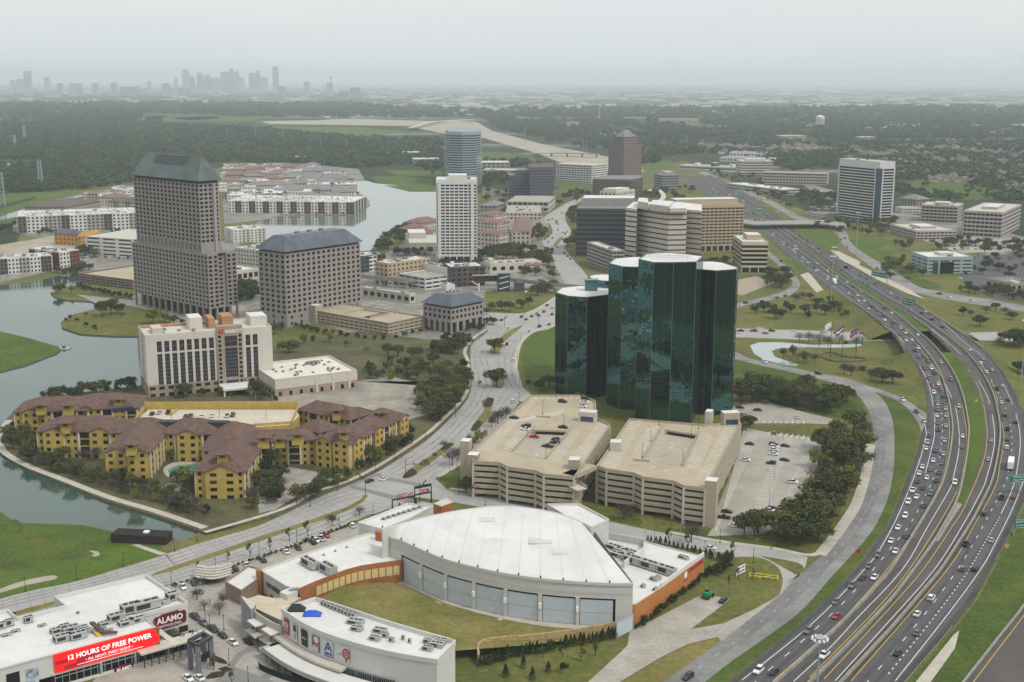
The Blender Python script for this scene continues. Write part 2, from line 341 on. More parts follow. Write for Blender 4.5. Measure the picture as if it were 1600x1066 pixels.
for pts,m in[([(400,187),(560,186),(700,190),(640,197),(420,194)],DIRT),([(640,198),(700,188),(745,191),(770,205),(850,226),(960,247),(1010,268),(900,264),(840,240),(752,215),(690,208)],fine(mat('pale earthworks',(.33,.295,.23),.95,.2,.02),.2,.15)),([(220,180),(300,176),(430,180),(560,183),(500,188),(330,190),(230,190)],GRASS),([(230,181),(262,180),(250,189),(222,188)],DIRT),([(265,184),(330,181),(350,185),(290,189)],DIRT),([(0,383),(90,368),(180,372),(130,398),(40,400),(0,396)],DIRT),([(600,290),(690,292),(690,300),(640,300)],GRASSB),([(755,292),(795,300),(795,312),(752,310)],fine(mat('scrub land',(.13,.12,.07),.95,.25,.03),.2,.2)),([(880,213),(960,206),(980,214),(905,222)],DIRT),([(1500,200),(1640,196),(1640,212),(1560,212)],DIRT),([(1180,232),(1310,238),(1300,246),(1190,243)],DIRT),([(1290,193),(1440,196),(1440,202),(1300,199)],DIRT)]:
 sheet('open_land',pts,m,.1)
def sm(t):t=max(0,min(1,t));return t*t*(3-2*t)
def zh(y):return 6.5*sm((615-y)/65)*sm((y-425)/75)
def cv(pts):
 pts=sorted(pts,key=lambda p:p[1])
 def f(y):
  if y<=pts[0][1]:a,c=pts[0],pts[1]
  elif y>=pts[-1][1]:a,c=pts[-2],pts[-1]
  else:
   i=next(i for i in range(len(pts)-1)if pts[i+1][1]>=y);a,c=pts[i],pts[i+1]
  return a[0]+(c[0]-a[0])*(y-a[1])/(c[1]-a[1])
 return f
L0=cv([(1064,279),(1088,295),(1112,308),(1140,327),(1165,345),(1187,361),(1205,374),(1230,399),(1250,415),(1275,436),(1294,450),(1318,463),(1359,492),(1387,511),(1400,525),(1415,549),(1431,573),(1441,595),(1446,616),(1449,635),(1449.5,648),(1446,668),(1437.5,682),(1435,700),(1429,718),(1421,738),(1411,763),(1393,811),(1364,856),(1336,891),(1300,931),(1272,957),(1244,982),(1188,1029),(1146,1064),(1100,1102)])
L1=cv([(1080,277),(1103,291),(1150,321),(1180,342),(1208,361),(1237,385),(1272,411),(1325,450),(1360,476),(1387,496),(1420,520),(1437,538),(1456,562),(1470,586),(1477,606),(1483,630),(1488,661),(1488,680),(1485,705),(1480,730),(1471,761),(1455,790),(1431,830),(1400,880),(1394,890),(1347,943),(1300,990),(1216,1065),(1170,1104)])
L2=cv([(1088,275.5),(1112,289),(1160,319),(1190,340),(1220,362),(1245,381),(1275,404),(1300,425),(1325,442),(1362,466),(1388,482.5),(1412,500),(1431,517),(1450,532),(1470,554),(1485,575),(1496,596),(1504,617),(1507.5,631),(1513,661),(1514,680),(1511,711),(1507,735),(1502,761),(1495,785),(1478,816),(1461,846),(1428,892),(1394,937),(1347,987),(1300,1035),(1270,1064),(1232,1102)])
L3=cv([(1089,275),(1114,289),(1163,319),(1193,340),(1223,361),(1249,381),(1275,399),(1300,417),(1325,432),(1350,447),(1375,463),(1409,486),(1431,500),(1464,525),(1487,549),(1506,572),(1520,597),(1529,620),(1533,632),(1538,661),(1538,682),(1535,710),(1529,732),(1518,762),(1504,789),(1481,825),(1463,846),(1431,892),(1397,937),(1350,987),(1303,1035),(1273,1064),(1235,1102)])
L4=cv([(1098,273.5),(1125,287),(1172,317),(1203,340),(1230,362),(1262,384),(1300,411),(1337,436),(1375,459),(1412,480),(1450,504),(1466,516),(1488,532),(1510,551),(1530,575),(1544,599),(1553,619),(1556,631),(1562,661),(1563,684),(1559,712),(1555,734),(1547,761),(1519,816),(1471,891),(1394,982),(1317,1065),(1283,1102)])
L5=cv([(1112,272),(1138,285),(1160,300),(1182,316),(1224,349),(1237,361),(1275,384),(1298,397),(1307,402.5),(1345,424),(1370,439),(1400,455),(1431,475),(1462,496),(1478,505),(1500,520),(1522,534),(1541,550),(1560,572),(1575,595),(1585,615),(1593,632),(1600,646),(1608,680),(1610,715),(1608,750),(1600,785),(1585,820),(1567,856),(1549,890),(1525,935),(1488,982),(1416,1065),(1384,1102)])
HY=[277,283,290,298,306,315,325,335,345,355,365,376,388,400,412,425,437,449,461,473,485,496,507,518,529,540,551,562,574,586,598,611,624,637,650,664,678,693,708,724,740,757,775,793,812,832,852,873,895,917,940,964,988,1013,1040,1068,1095]
def hw(f,d=0.,z=0.):
 P=[at(f(y),y,zh(y))for y in HY]
 P=smooth(P,2)
 P=offset(P,-d)if d else P
 return[p+Vector((0,0,z))for p in P]
def band(name,fa,fb,m,da=0.,db=0.,z=0.,kind='structure',rows=None):
 A,B=hw(fa,da,z),hw(fb,db,z);b=MB()
 for i in range(len(A)-1):
  if rows and not rows(HY[min(i//2,len(HY)-1)]):continue
  b.q([A[i],A[i+1],B[i+1],B[i]])
 return b.done(name,m,kind=kind)
band('highway_carriageway',L0,L1,ASPH,z=.20)
band('highway_carriageway',L1,L2,ASPHB,z=.20)
band('highway_carriageway',L3,L4,ASPHB,z=.20)
band('highway_carriageway',L4,L5,ASPH,z=.20)
band('median_grass',L2,L3,GRASSB,z=.12,rows=lambda y:not 510<=y<=540 and y<800)
band('shoulder_strip',L4,L4,ASPHD,-1.7,0,z=.23);band('shoulder_strip',L4,L4,ASPHD,.3,1.9,z=.23)
band('shoulder_strip',L1,L1,ASPHD,-1.6,0,z=.23);band('shoulder_strip',L2,L2,ASPHD,-1.5,0,z=.23)
band('shoulder_strip',L0,L0,ASPHD,0,1.6,z=.23);band('shoulder_strip',L5,L5,ASPHD,-2.2,0,z=.23)
b=MB();bs=MB()
for f,s in((L0,-1),(L5,1)):
 A=hw(f,0,.2)
 B=offset(A,-s*1.0);B=[p+(p-a)*(2.2*max(a.z-.2,0)+.4)for p,a in zip(B,A)]
 for i in range(len(A)-1):
  y=HY[min(i//2,len(HY)-1)]
  if 510<=y<=540:
   q=[A[i],A[i+1],A[i+1]-Vector((0,0,1.6)),A[i]-Vector((0,0,1.6))];bs.q(q if s<0 else q[::-1])
  else:
   q=[A[i],A[i+1],Vector((B[i+1].x,B[i+1].y,.03)),Vector((B[i].x,B[i].y,.03))];b.q(q[::-1]if s<0 else q)
for f,s in((L2,1),(L3,-1)):
 A=hw(f,0,.2)
 for i in range(len(A)-1):
  if 510<=HY[min(i//2,len(HY)-1)]<=540:
   q=[A[i],A[i+1],A[i+1]-Vector((0,0,1.6)),A[i]-Vector((0,0,1.6))];bs.q(q if s<0 else q[::-1])
b.done('embankment',DRYG,kind='structure');bs.done('bridge_deck_edge',BARR,kind='structure')
for f0,f1 in((L0,L2),(L3,L5)):
 for y in(517,527,536):
  a,c=at(f0(y)+1,y,zh(y)),at(f1(y)-1,y,zh(y));b=MB()
  for k in range(5):
   p=a.lerp(c,(k+.5)/5);b.tube((p.x,p.y,0),(p.x,p.y,p.z-1.2),.55,n=8)
  b.obox(((a+c)/2)[:2],(c-a).length,1.4,1.2,math.atan2(c.y-a.y,c.x-a.x),a.z-1.4)
  b.done('bridge_pier',BARR,kind='structure')
for f in(L1,L2,L4):
 b=MB();P=hw(f,0,.2);ribbon(b,P,.9,0,0,.8);ribbon(b,P,.45,.8,0,.35)
 tag(b.done('median_barrier',BARR),{L1:'long concrete barrier between the crowded lanes and the ramp lanes',L2:'long concrete barrier along the near edge of the grass median',L4:'long concrete barrier between the far ramp lane and the rightmost carriageway'}[f],'barrier')
b=MB()
for f,d in((L0,0.3),(L5,-.3)):
 P=[p for p,y in zip(hw(f,d,.2),[HY[min(i//2,len(HY)-1)]for i in range(999)])if 462<=y<=548]
 ribbon(b,P,.4,0,0,1.)
P=[p for i,p in enumerate(hw(L3,.3,.2))if 490<=HY[min(i//2,len(HY)-1)]<=545];ribbon(b,P,.4,0,0,1.)
b.done('bridge_parapet',BARR,kind='structure')
sheet('concrete_gore',[(1495,785),(1503.5,789),(1481,823),(1466,847),(1461,846),(1478,816)],BARR,.26)
lw=MB();ly=MB()
def hwl(pts,n=4):return[Vector(p)for p in smooth([at(x,y,zh(y))+Vector((0,0,.25))for x,y in sorted(pts,key=lambda p:p[1])],n)]
white=[[(1300,446),(1340,478),(1380,508),(1412,535),(1437,573),(1450,598),(1457.5,631),(1460.5,655),(1460,674),(1459,687),(1446,740)],[(1420,636),(1440,653),(1447,675),(1445,690),(1441,707),(1432,735),(1422,762),(1399,815),(1372,864),(1350,891),(1300,946),(1244,997),(1159,1064)],[(1423,531),(1455,568),(1475,597),(1486,620),(1493,637),(1498,670),(1499,690),(1497,712),(1490,745),(1485,763),(1450,823),(1410,891),(1340,966),(1300,1010),(1240,1066)],[(1455,514),(1500,553),(1530,597),(1545,627),(1552,660),(1554,690),(1549,720),(1542,745),(1536,763),(1508,815),(1460,891),(1370,993),(1305,1065)],[(1470,502),(1510,538),(1541,562),(1566,598),(1581,631),(1590,658),(1594,686),(1592,717),(1583,761),(1564,804)],[(1604,735),(1596,761),(1580,800),(1556,848),(1532,891),(1480,962),(1399,1065)]]
yellow=[[(1430,536),(1450,560),(1466,590),(1474,612),(1480,634),(1483.5,668),(1482.5,692),(1477.5,725),(1467,761),(1447.5,797),(1400,872),(1345,938),(1300,984),(1208,1065)],[(1503,632),(1509.5,668),(1510,690),(1504,735),(1498,762),(1487,785),(1462,827),(1425,885),(1390,930),(1340,984),(1265,1060)],[(1512,577),(1526,600),(1535,625),(1538,640),(1542,668),(1542,690),(1537,720),(1526,750),(1505,797),(1487,825),(1443,890),(1393,948),(1300,1049),(1287,1062)],[(1478,516),(1515,548),(1535,572),(1550,599),(1560,631),(1567,668),(1568.5,690),(1562,728),(1555,761),(1520,825),(1480,891),(1330,1065)]]
for p in white:ribbon(lw,hwl(p),.28)
for p in yellow:ribbon(ly,hwl(p),.26)
for p in[[(1428,548),(1450,585),(1465,620),(1471,645),(1472.5,665),(1471.5,690),(1466,725),(1452,763),(1425,815),(1400,848),(1330,930),(1262,995),(1180,1067)],[(1510,548),(1535,573),(1555,605),(1572,640),(1579,670),(1581,700),(1574,745),(1566,765),(1540,815),(1500,885),(1440,967),(1357,1065)],[(1130,320),(1180,355),(1230,393),(1290,440),(1340,478)],[(1140,322),(1190,357),(1250,400),(1300,437),(1350,475)],[(1200,338),(1260,379),(1320,420),(1380,458),(1440,492)],[(1190,339),(1250,380),(1310,421),(1370,459),(1430,495)]]:
 dashes(lw,hwl(p),3.6,8.4,.3,0)
dashes(lw,hwl([(1562,809),(1535,855),(1510,897),(1460,965),(1385,1058)]),1.3,2.3,.42,0)
def road(name,left,right,m,z,n=3,kerb=None):
 A,B=W(left,0,n),W(right,0,n);k=max(len(A),len(B))
 def rs(P):
  out=[]
  for i in range(k):
   t=i/(k-1)*(len(P)-1);j=min(int(t),len(P)-2);out.append(P[j].lerp(P[j+1],t-j))
  return out
 A,B=rs(A),rs(B);b=MB()
 for i in range(k-1):
  q=[A[i],A[i+1],B[i+1],B[i]]
  if(q[1].x-q[0].x)*(q[2].y-q[0].y)-(q[1].y-q[0].y)*(q[2].x-q[0].x)<0:q=q[::-1]
  b.q([(p.x,p.y,z)for p in q])
 return b.done(name,m,kind='structure')
fl=[(1010,1086),(1038,1065),(1127,1002),(1206,939),(1248,901),(1285,867),(1304,846),(1320,825),(1337,800),(1347,779),(1358,743),(1364.5,701),(1364.5,671),(1358,646),(1344,622),(1319,604),(1285,594),(1232,581),(1191,572),(1148,561.5),(1090,549)]
fr=[(1082,1086),(1103,1065),(1150,1029),(1199,995),(1253,954),(1300,901),(1346,851),(1369,820),(1385,785),(1392,760),(1396.7,727),(1397.5,684),(1393,651),(1380,625),(1361,609),(1332,594),(1285,584.5),(1232,573.5),(1170,560),(1148,549),(1090,536)]
road('frontage_road',fl,fr,CONCW,.12)
sh=[(fl[i][0]*.42+fr[i][0]*.58,fl[i][1]*.42+fr[i][1]*.58)for i in range(13)]
road('worn_lanes',fl[:14],sh,fine(mat('oily lane surface',(.17,.168,.165),.85,.2,.04),.4,.15),.135)
dashes(lw,[p+Vector((0,0,.16))for p in W([(fl[i][0]*.62+fr[i][0]*.38,fl[i][1]*.62+fr[i][1]*.38)for i in range(15)],0,4)],2.4,8,.14,0)
road('slip_road',[(1340,597),(1362,605),(1390,614),(1415,625),(1437,640),(1452,652),(1459,672)],[(1335,600),(1350,607),(1370,614),(1400,625.5),(1420,641),(1436,664),(1440,680)],CONCW,.15)
ud,ld=[(-60,953),(0,936),(60,921),(125,907.5),(250,870),(262,865.5),(325,845.5),(400,823.5),(440,805.5),(495,778),(542,761)],[(-60,995),(0,979),(60,964),(160,938),(272,912),(320,897),(400,872.5),(470,848),(540,820),(580,803),(625,800)]
road('boulevard',ud,ld,CONC,.12)
nl,nr=[(542,761),(587,740),(620,720),(665,690),(687,670),(725,632),(737,602),(735,565),(731,554),(732,546),(744,534),(763,520.5),(787,509)],[(682,757),(682.5,747),(700,737),(718,727),(765,695),(800,645),(812,629),(829,618),(817,605),(812,590),(809,570),(812,549),(816,536)]
road('boulevard',nl,nr,CONC,.125)
sheet('crossroads',[(541,760.5),(590,739),(683,751),(700,766),(747,773.5),(770,775.5),(758,794),(700,784),(640,776),(622,801),(578,804),(540,821),(470,849),(480,785)],CONC,.13)
road('boulevard',[(787,509),(822,491.5),(868,467),(885,452),(870,420),(850,385),(846,377)],[(816,536),(834,520),(868,510),(925,470),(922,438),(895,405),(881,388)],CONC,.13,4)
sheet('side_street',[(757,489),(763,489),(822,492),(836,519),(800,511),(787,509.5),(764,521),(755,500)],CONC,.135)
road('boulevard',[(846,377),(863,365),(859,350),(848,343),(859,333),(881,320),(900,311)],[(881,388),(892,363),(884,345),(886,330),(900,319),(915,312),(930,306)],CONC,.14,4)
road('garage_street',[(682,756),(700,766),(747,773),(800,782),(850,792),(950,815),(1050,836),(1125,848),(1209,860),(1262,871)],[(640,776),(700,784),(758,794),(850,812),(950,835),(1040,851),(1141,866),(1186,869),(1246,880),(1257,891)],CONC,.14)
road('turn_lane',[(1140,865),(1186,869),(1225,888),(1247,900),(1254,893)],[(1135,872),(1181,871),(1212,884),(1223,906),(1217,932)],CONC,.145)
sheet('driveway',[(980,1010),(984,988),(1100,928),(1136,936),(1140,938),(1079,984),(1130,975),(1180,952),(1217,931),(1226,925),(1127,1003),(1122,996),(1075,1007),(1030,1029),(940,1084),(900,1084)],PAVE,.15)
sheet('interchange_road',[(1140,513),(1240,516),(1400,522),(1520,520),(1560,519),(1660,522),(1660,534),(1520,532),(1400,533),(1250,531),(1140,527)],CONC,.12)
road('access_road',[(1140,484),(1190,472),(1230,463),(1247,452),(1249,440),(1232,418),(1205,396),(1190,376)],[(1140,476),(1185,467),(1220,457),(1236,447),(1237,438),(1222,420),(1200,400),(1182,380)],CONCW,.12)
road('frontage_road',[(1090,270),(1150,295),(1198,318),(1240,342),(1270,352),(1290,356),(1309,366),(1313,378),(1330,394),(1362,418),(1400,446),(1440,460),(1500,472),(1580,484),(1640,494)],[(1100,268),(1155,290),(1208,315),(1250,338),(1290,348),(1318,356),(1325,370),(1330,380),(1350,396),(1380,414),(1410,432),(1440,450),(1500,461),(1580,474),(1640,484)],CONCW,.12)
sheet('highway_bridge',[(1150,348),(1180,353),(1290,351),(1320,357),(1322,364),(1290,357.5),(1180,359),(1150,355)],BARR,6.)
for pts,m in[([(1250,430),(1262,426),(1298,449),(1276,458)],WALK),([(1304,471),(1318,464),(1360,492),(1344,498),(1331,492),(1322,493)],mat('pink slope paving',(.42,.33,.27),.85,.1,.3)),([(1297,391),(1310,393),(1345,410),(1340,418),(1320,410)],WALK),([(1308,403),(1320,404),(1375,430),(1420,452),(1445,468),(1420,460),(1368,436),(1340,420)],WALK),([(1490,993),(1499,986),(1492,1014),(1452,1070),(1428,1070)],WALK)]:
 sheet('slope_paving',pts,m,.30 if pts[0][0]<1305 else .24)
for pts in[[(352,858),(540,794),(568,775),(574,777),(548,797),(440,835),(270,893),(240,897)],[(20,958),(84,941),(84,947),(20,964)],[(-60,978),(0,962),(20,957),(20,964),(-60,985)],[(629,745),(640,734),(672,714),(700,693),(710,694),(700,704),(662,732),(637,748)],[(735,673),(750,650),(757,640),(752,628),(763,623),(772,624),(768,640),(757,662),(745,673)],[(769,603),(772,591),(782,590),(788,598),(785,607),(776,607)],[(765,553),(770,540),(790,521),(810,511),(817,510),(800,524),(784,540),(780,555)],[(864,384),(872,374),(878,370),(879,373),(870,384)],[(866,347),(871,344),(873,353)]]:
 sheet('median_island',pts,DRY,0,2,h=.28,side=WALK)
for pts in[[(629,746),(637,748),(652,740),(643,733)],[(735,673),(745,673),(753,662),(745,658)],[(754,634),(766,637),(772,624),(763,623)],[(708,694),(700,702),(688,705),(695,696)]]:
 sheet('planting_bed',pts,BEDS,.32,2)
walks=MB()
for pts,z in[([(320,836),(440,800),(495,772),(540,757),(583,736),(616,716),(660,686),(683,667),(721,629),(733,602),(731,567),(726,551),(740,531),(760,517)],1.02),([(684,746),(720,724)],.1),([(814,628),(826,616)],.1),([(813,604),(806,575),(809,549),(814,535),(834,518),(867,508)],.1),([(760,491),(822,490),(868,465),(880,452)],.1),([(702,764),(770,773),(850,789)],.1),([(1045,832),(1125,846.5),(1210,858),(1262,868),(1284,862),(1300,845),(1325,808),(1342,780),(1352,740),(1357,700)],.1)]:
 ribbon(walks,W(pts,0,4),2.6 if z<1 else 2.2,z,0,.14)
ribbon(walks,W([(1281,868),(1302,842),(1320,817),(1336,792),(1346,765),(1354,735),(1360,695)],0,4),4.5,.13,0,.12)
walks.done('pavement',WALK,kind='structure')
cross=mat('grey pavers',(.20,.195,.185),.85,.1,1)
for pts in[[(545,762),(552,755),(600,737),(590,744)],[(588,741),(602,745),(664,758),(662,762),(600,750)],[(546,762),(556,760),(650,783),(640,787),(590,775)]]:sheet('pedestrian_crossing',pts,cross,.16)
sheet('car_park',[(1105,838),(1128,800),(1155,700),(1162,668),(1200,676),(1268,684),(1290,688),(1275,740),(1262,790),(1240,812),(1190,836)],LOT,.11)
sheet('car_park',[(1144,636),(1200,628),(1240,640),(1300,655),(1306,664),(1258,662),(1170,662),(1146,668)],LOT,.115)
sheet('hotel_terrace',[(424,622),(560,600),(610,592),(660,604),(735,612),(735,600),(700,640),(640,660),(560,640),(430,645)],fine(mat('stained deck',(.27,.24,.20),.9,.2,.06),.4,.15),0,h=1.6,side=BARR)
sheet('entertainment_plaza',[(262,915),(300,905),(400,874),(480,847),(560,818),(640,780),(700,792),(620,850),(430,905),(380,960),(440,1010),(470,1090),(120,1095),(215,985)],PAVE,.15)
sheet('paver_band',[(352,1044),(372,1020),(395,1008),(430,1020),(440,1048),(420,1062),(440,1075),(330,1075)],cross,.17)
sheet('pale_pavers',[(366,1042),(380,1024),(398,1018),(424,1032),(428,1046),(405,1058)],PAVE,.185)
sheet('brick_terrace',[(1122,452),(1160,462),(1200,446),(1215,440),(1180,432),(1140,440)],mat('brick terrace',(.33,.27,.21),.9,.15,.5),.12)
sheet('reflecting_pond',[(1172,540),(1185,535.5),(1215,535),(1270,539),(1345,538),(1346,541),(1320,544),(1260,543),(1215,545),(1206,549),(1210,557),(1225,563),(1248,570),(1244,573),(1225,571),(1195,563),(1178,553)],mat('milky water with painted sky sheen',(.33,.37,.37),.08,.1,.02),.13)  # milky base colour, lightened further to stand for the reflected sky
sheet('corridor_paving',[(1240,280),(1320,330),(1640,430),(1640,380),(1500,345),(1380,330),(1310,300)],TOWN,.05)
sheet('office_car_park',[(1500,400),(1640,395),(1640,470),(1560,470),(1500,440)],ASPH,.07)
sheet('office_car_park',[(1440,375),(1500,368),(1640,380),(1640,392),(1500,396)],LOT,.075)
for p in[[(975,1000),(1115,905)],[(1085,986),(1137,938)],[(1082,985),(1180,951),(1222,922)]]:
 pass
LINES_W,LINES_Y=lw,ly
# BUILDINGS
GRAN=mat('grey granite',(.285,.255,.23),.75,.06,.6)
GRAN2=mat('granite band',(.34,.305,.28),.75,.06,.6)
SLATE=fine(mat('slate blue roof',(.075,.095,.115),.55,.2,.08,spec=.5),.5,.15)
GREEND=fine(mat('green grey roof',(.075,.10,.095),.5,.25,.06,spec=.5),.5,.15)
BEIGE=mat('beige precast',(.385,.33,.245),.85,.06,.4)
CREAM=mat('cream stucco',(.55,.51,.42),.85,.05,.3)
WHITEW=mat('white wall',(.60,.59,.56),.85,.05,.3)
TAUPE=mat('taupe stucco',(.33,.268,.205),.85,.06,.3)
BROWN=mat('brown brick',(.12,.085,.075),.85,.15,.5)
BRICK=mat('tan brick',(.26,.19,.14),.85,.15,.8)
RUST=fine(mat('rust panel',(.33,.125,.045),.7,.12,.15),1,.1)
REDTILE=fine(mat('terracotta tile',(.122,.075,.06),.85,.18,.3),1.2,.25)
REDR=mat('red tile roof',(.20,.115,.095),.85,.2,.3)
GREYR=fine(mat('grey shingle',(.19,.18,.175),.85,.2,.2),.8,.15)
GREYW=mat('grey wall',(.27,.265,.26),.85,.08,.3)
DGREY=mat('dark grey wall',(.07,.07,.078),.7,.1,.3)
PALEY=mat('pale plaster',(.48,.45,.38),.85,.08,.3)
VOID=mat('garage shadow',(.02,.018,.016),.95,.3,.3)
DECK=fine(mat('parking deck',(.385,.325,.23),.85,.09,.08),.5,.06)
UNIT=mat('air handler metal',(.36,.36,.34),.6,.12,1)
UNITD=mat('dark grille',(.035,.037,.042),.7,.1,1)
BLUEG=mat('blue glass',(.02,.05,.085),.10,0,spec=.8)
VIOLG=mat('violet grey glass',(.045,.043,.065),.18,0,spec=.7)
PINKS=mat('dusky pink stone',(.22,.15,.145),.75,.08,.4)
TANS=mat('tan stone',(.42,.33,.22),.8,.06,.4)
GYEL=fine(mat('ochre stucco',(.43,.31,.08),.85,.10,.25),.9,.06)
COPPER=mat('brown mesh fascia',(.10,.065,.05),.8,.1,.5)
def frame(nt,lt,rt,H):
 """plan of a rectangular block from three roof corners: near corner, along the right face, along the left face"""
 O=at(nt[0],nt[1],H)
 A=at(*rt,H)-O if isinstance(rt,tuple)else None
 B=at(*lt,H)-O if isinstance(lt,tuple)else None
 if A is None:a=float(rt);b=B.length;yaw=math.atan2(B.y,B.x)-math.pi/2
 elif B is None:b=float(lt);a=A.length;yaw=math.atan2(A.y,A.x)
 else:
  a,b=A.length,B.length;wa=math.atan2(A.y,A.x);d=math.atan2(B.y,B.x)-wa-math.pi/2
  d=(d+math.pi)%(2*math.pi)-math.pi
  pa,pb=math.dist(nt,rt),math.dist(nt,lt);yaw=wa+d*pb/(pa+pb)
 def fit(l,k,px):
  c,s=math.cos(yaw+k*math.pi/2),math.sin(yaw+k*math.pi/2);best=l
  lo,hi=l*.3,l*2.2;f=lambda q:to_px((O.x+c*q,O.y+s*q,H))[0]-px
  if f(lo)*f(hi)>0:return l
  for _ in range(40):
   m=(lo+hi)/2
   if f(lo)*f(m)<=0:hi=m
   else:lo=m
  return lo
 if isinstance(rt,tuple):a=fit(a,0,rt[0])
 if isinstance(lt,tuple):b=fit(b,1,lt[0])
 return O,yaw,a,b
def facade(Wb,G,o,d,L,z0,z1,rows,cols,fw=.6,fh=.6,dep=.35,mw=0,mg=0,sill=.25,off=0.):
 """a wall of rows x cols recessed openings; o start, d direction seen left to right from outside"""
 n=(d[1],-d[0])
 def pt(s,z,k=0.):return(o[0]+d[0]*s+n[0]*(off-k),o[1]+d[1]*s+n[1]*(off-k),z)
 rh=(z1-z0)/rows;cw=L/cols;ww=cw*min(fw,1);hh=rh*fh;full=fw>=1
 zs=[z0+r*rh+rh*(1-fh)*sill*2 for r in range(rows)]
 zp=z0
 for r in range(rows):
  za,zb=zs[r],zs[r]+hh
  Wb.q([pt(0,zp),pt(L,zp),pt(L,za),pt(0,za)],mw);zp=zb
  Wb.q([pt(0,za,dep),pt(0,za),pt(L,za),pt(L,za,dep)][::-1]if False else[pt(0,za),pt(L,za),pt(L,za,dep),pt(0,za,dep)],mw)
  Wb.q([pt(0,zb,dep),pt(L,zb,dep),pt(L,zb),pt(0,zb)],mw)
  if full:G.q([pt(0,za,dep),pt(L,za,dep),pt(L,zb,dep),pt(0,zb,dep)],mg);continue
  sp=0
  for c in range(cols):
   s0=c*cw+(cw-ww)/2;s1=s0+ww
   Wb.q([pt(sp,za),pt(s0,za),pt(s0,zb),pt(sp,zb)],mw);sp=s1
   Wb.q([pt(s0,za),pt(s0,za,dep),pt(s0,zb,dep),pt(s0,zb)],mw)
   Wb.q([pt(s1,za,dep),pt(s1,za),pt(s1,zb),pt(s1,zb,dep)],mw)
   G.q([pt(s0,za,dep),pt(s1,za,dep),pt(s1,zb,dep),pt(s0,zb,dep)],mg)
  Wb.q([pt(sp,za),pt(L,za),pt(L,zb),pt(sp,zb)],mw)
 Wb.q([pt(0,zp),pt(L,zp),pt(L,z1),pt(0,z1)],mw)
def sides(a,b,x0=0,y0=0):
 """the four faces of a rectangle, right-front, left-front, back-left, back-right"""
 return[((x0,y0),(1,0),a),((x0,y0+b),(0,-1),b),((x0+a,y0+b),(-1,0),a),((x0+a,y0),(0,1),b)]
def flat_roof(root,a,b,H,m=ROOFW,para=.9,pm=None,x0=0,y0=0,units=0,th=.4):
 r=MB();r.q([(x0,y0,H),(x0+a,y0,H),(x0+a,y0+b,H),(x0,y0+b,H)]);r.done('roof',m,root)
 if para:
  p=MB()
  p.box(x0,y0,x0+a,y0+th,H,H+para);p.box(x0,y0+b-th,x0+a,y0+b,H,H+para)
  p.box(x0,y0+th,x0+th,y0+b-th,H,H+para);p.box(x0+a-th,y0+th,x0+a,y0+b-th,H,H+para)
  p.done('parapet',pm or m,root)
 for k in range(units):
  w,d,h=R.uniform(2.5,6),R.uniform(2,4),R.uniform(1.2,2.4)
  if a<w*1.6 or b<d*1.6:continue
  hvac(root,(x0+R.uniform(.12,.88)*(a-w)+w/2,y0+R.uniform(.15,.85)*(b-d)+d/2,H),w,d,h)
_unit=None
def hvac(root,loc,w,d,h,yaw=0.):
 """air handler: metal case on skids, louvred end and fan rings on top"""
 global _unit
 if _unit is None:
  u=MB();u.box(-.5,-.5,.5,.5,.12,.9,0);u.box(-.45,-.42,-.3,.42,0,.12,1);u.box(.3,-.42,.45,.42,0,.12,1)
  for k in(-.28,.05,.33):
   u.tube((k,0,.9),(k,0,1.0),.13,n=10,m=1)
  u.box(-.505,-.4,-.5,.4,.25,.8,1);u.box(-.4,-.506,.1,-.5,.3,.8,1)
  _unit=u.mesh('rooftop_unit',[UNIT,UNITD])
 o=bpy.data.objects.new('rooftop_unit',_unit);link(o,root);o.location=loc;o.rotation_euler=(0,0,yaw);o.scale=(w,d,h)
 return o
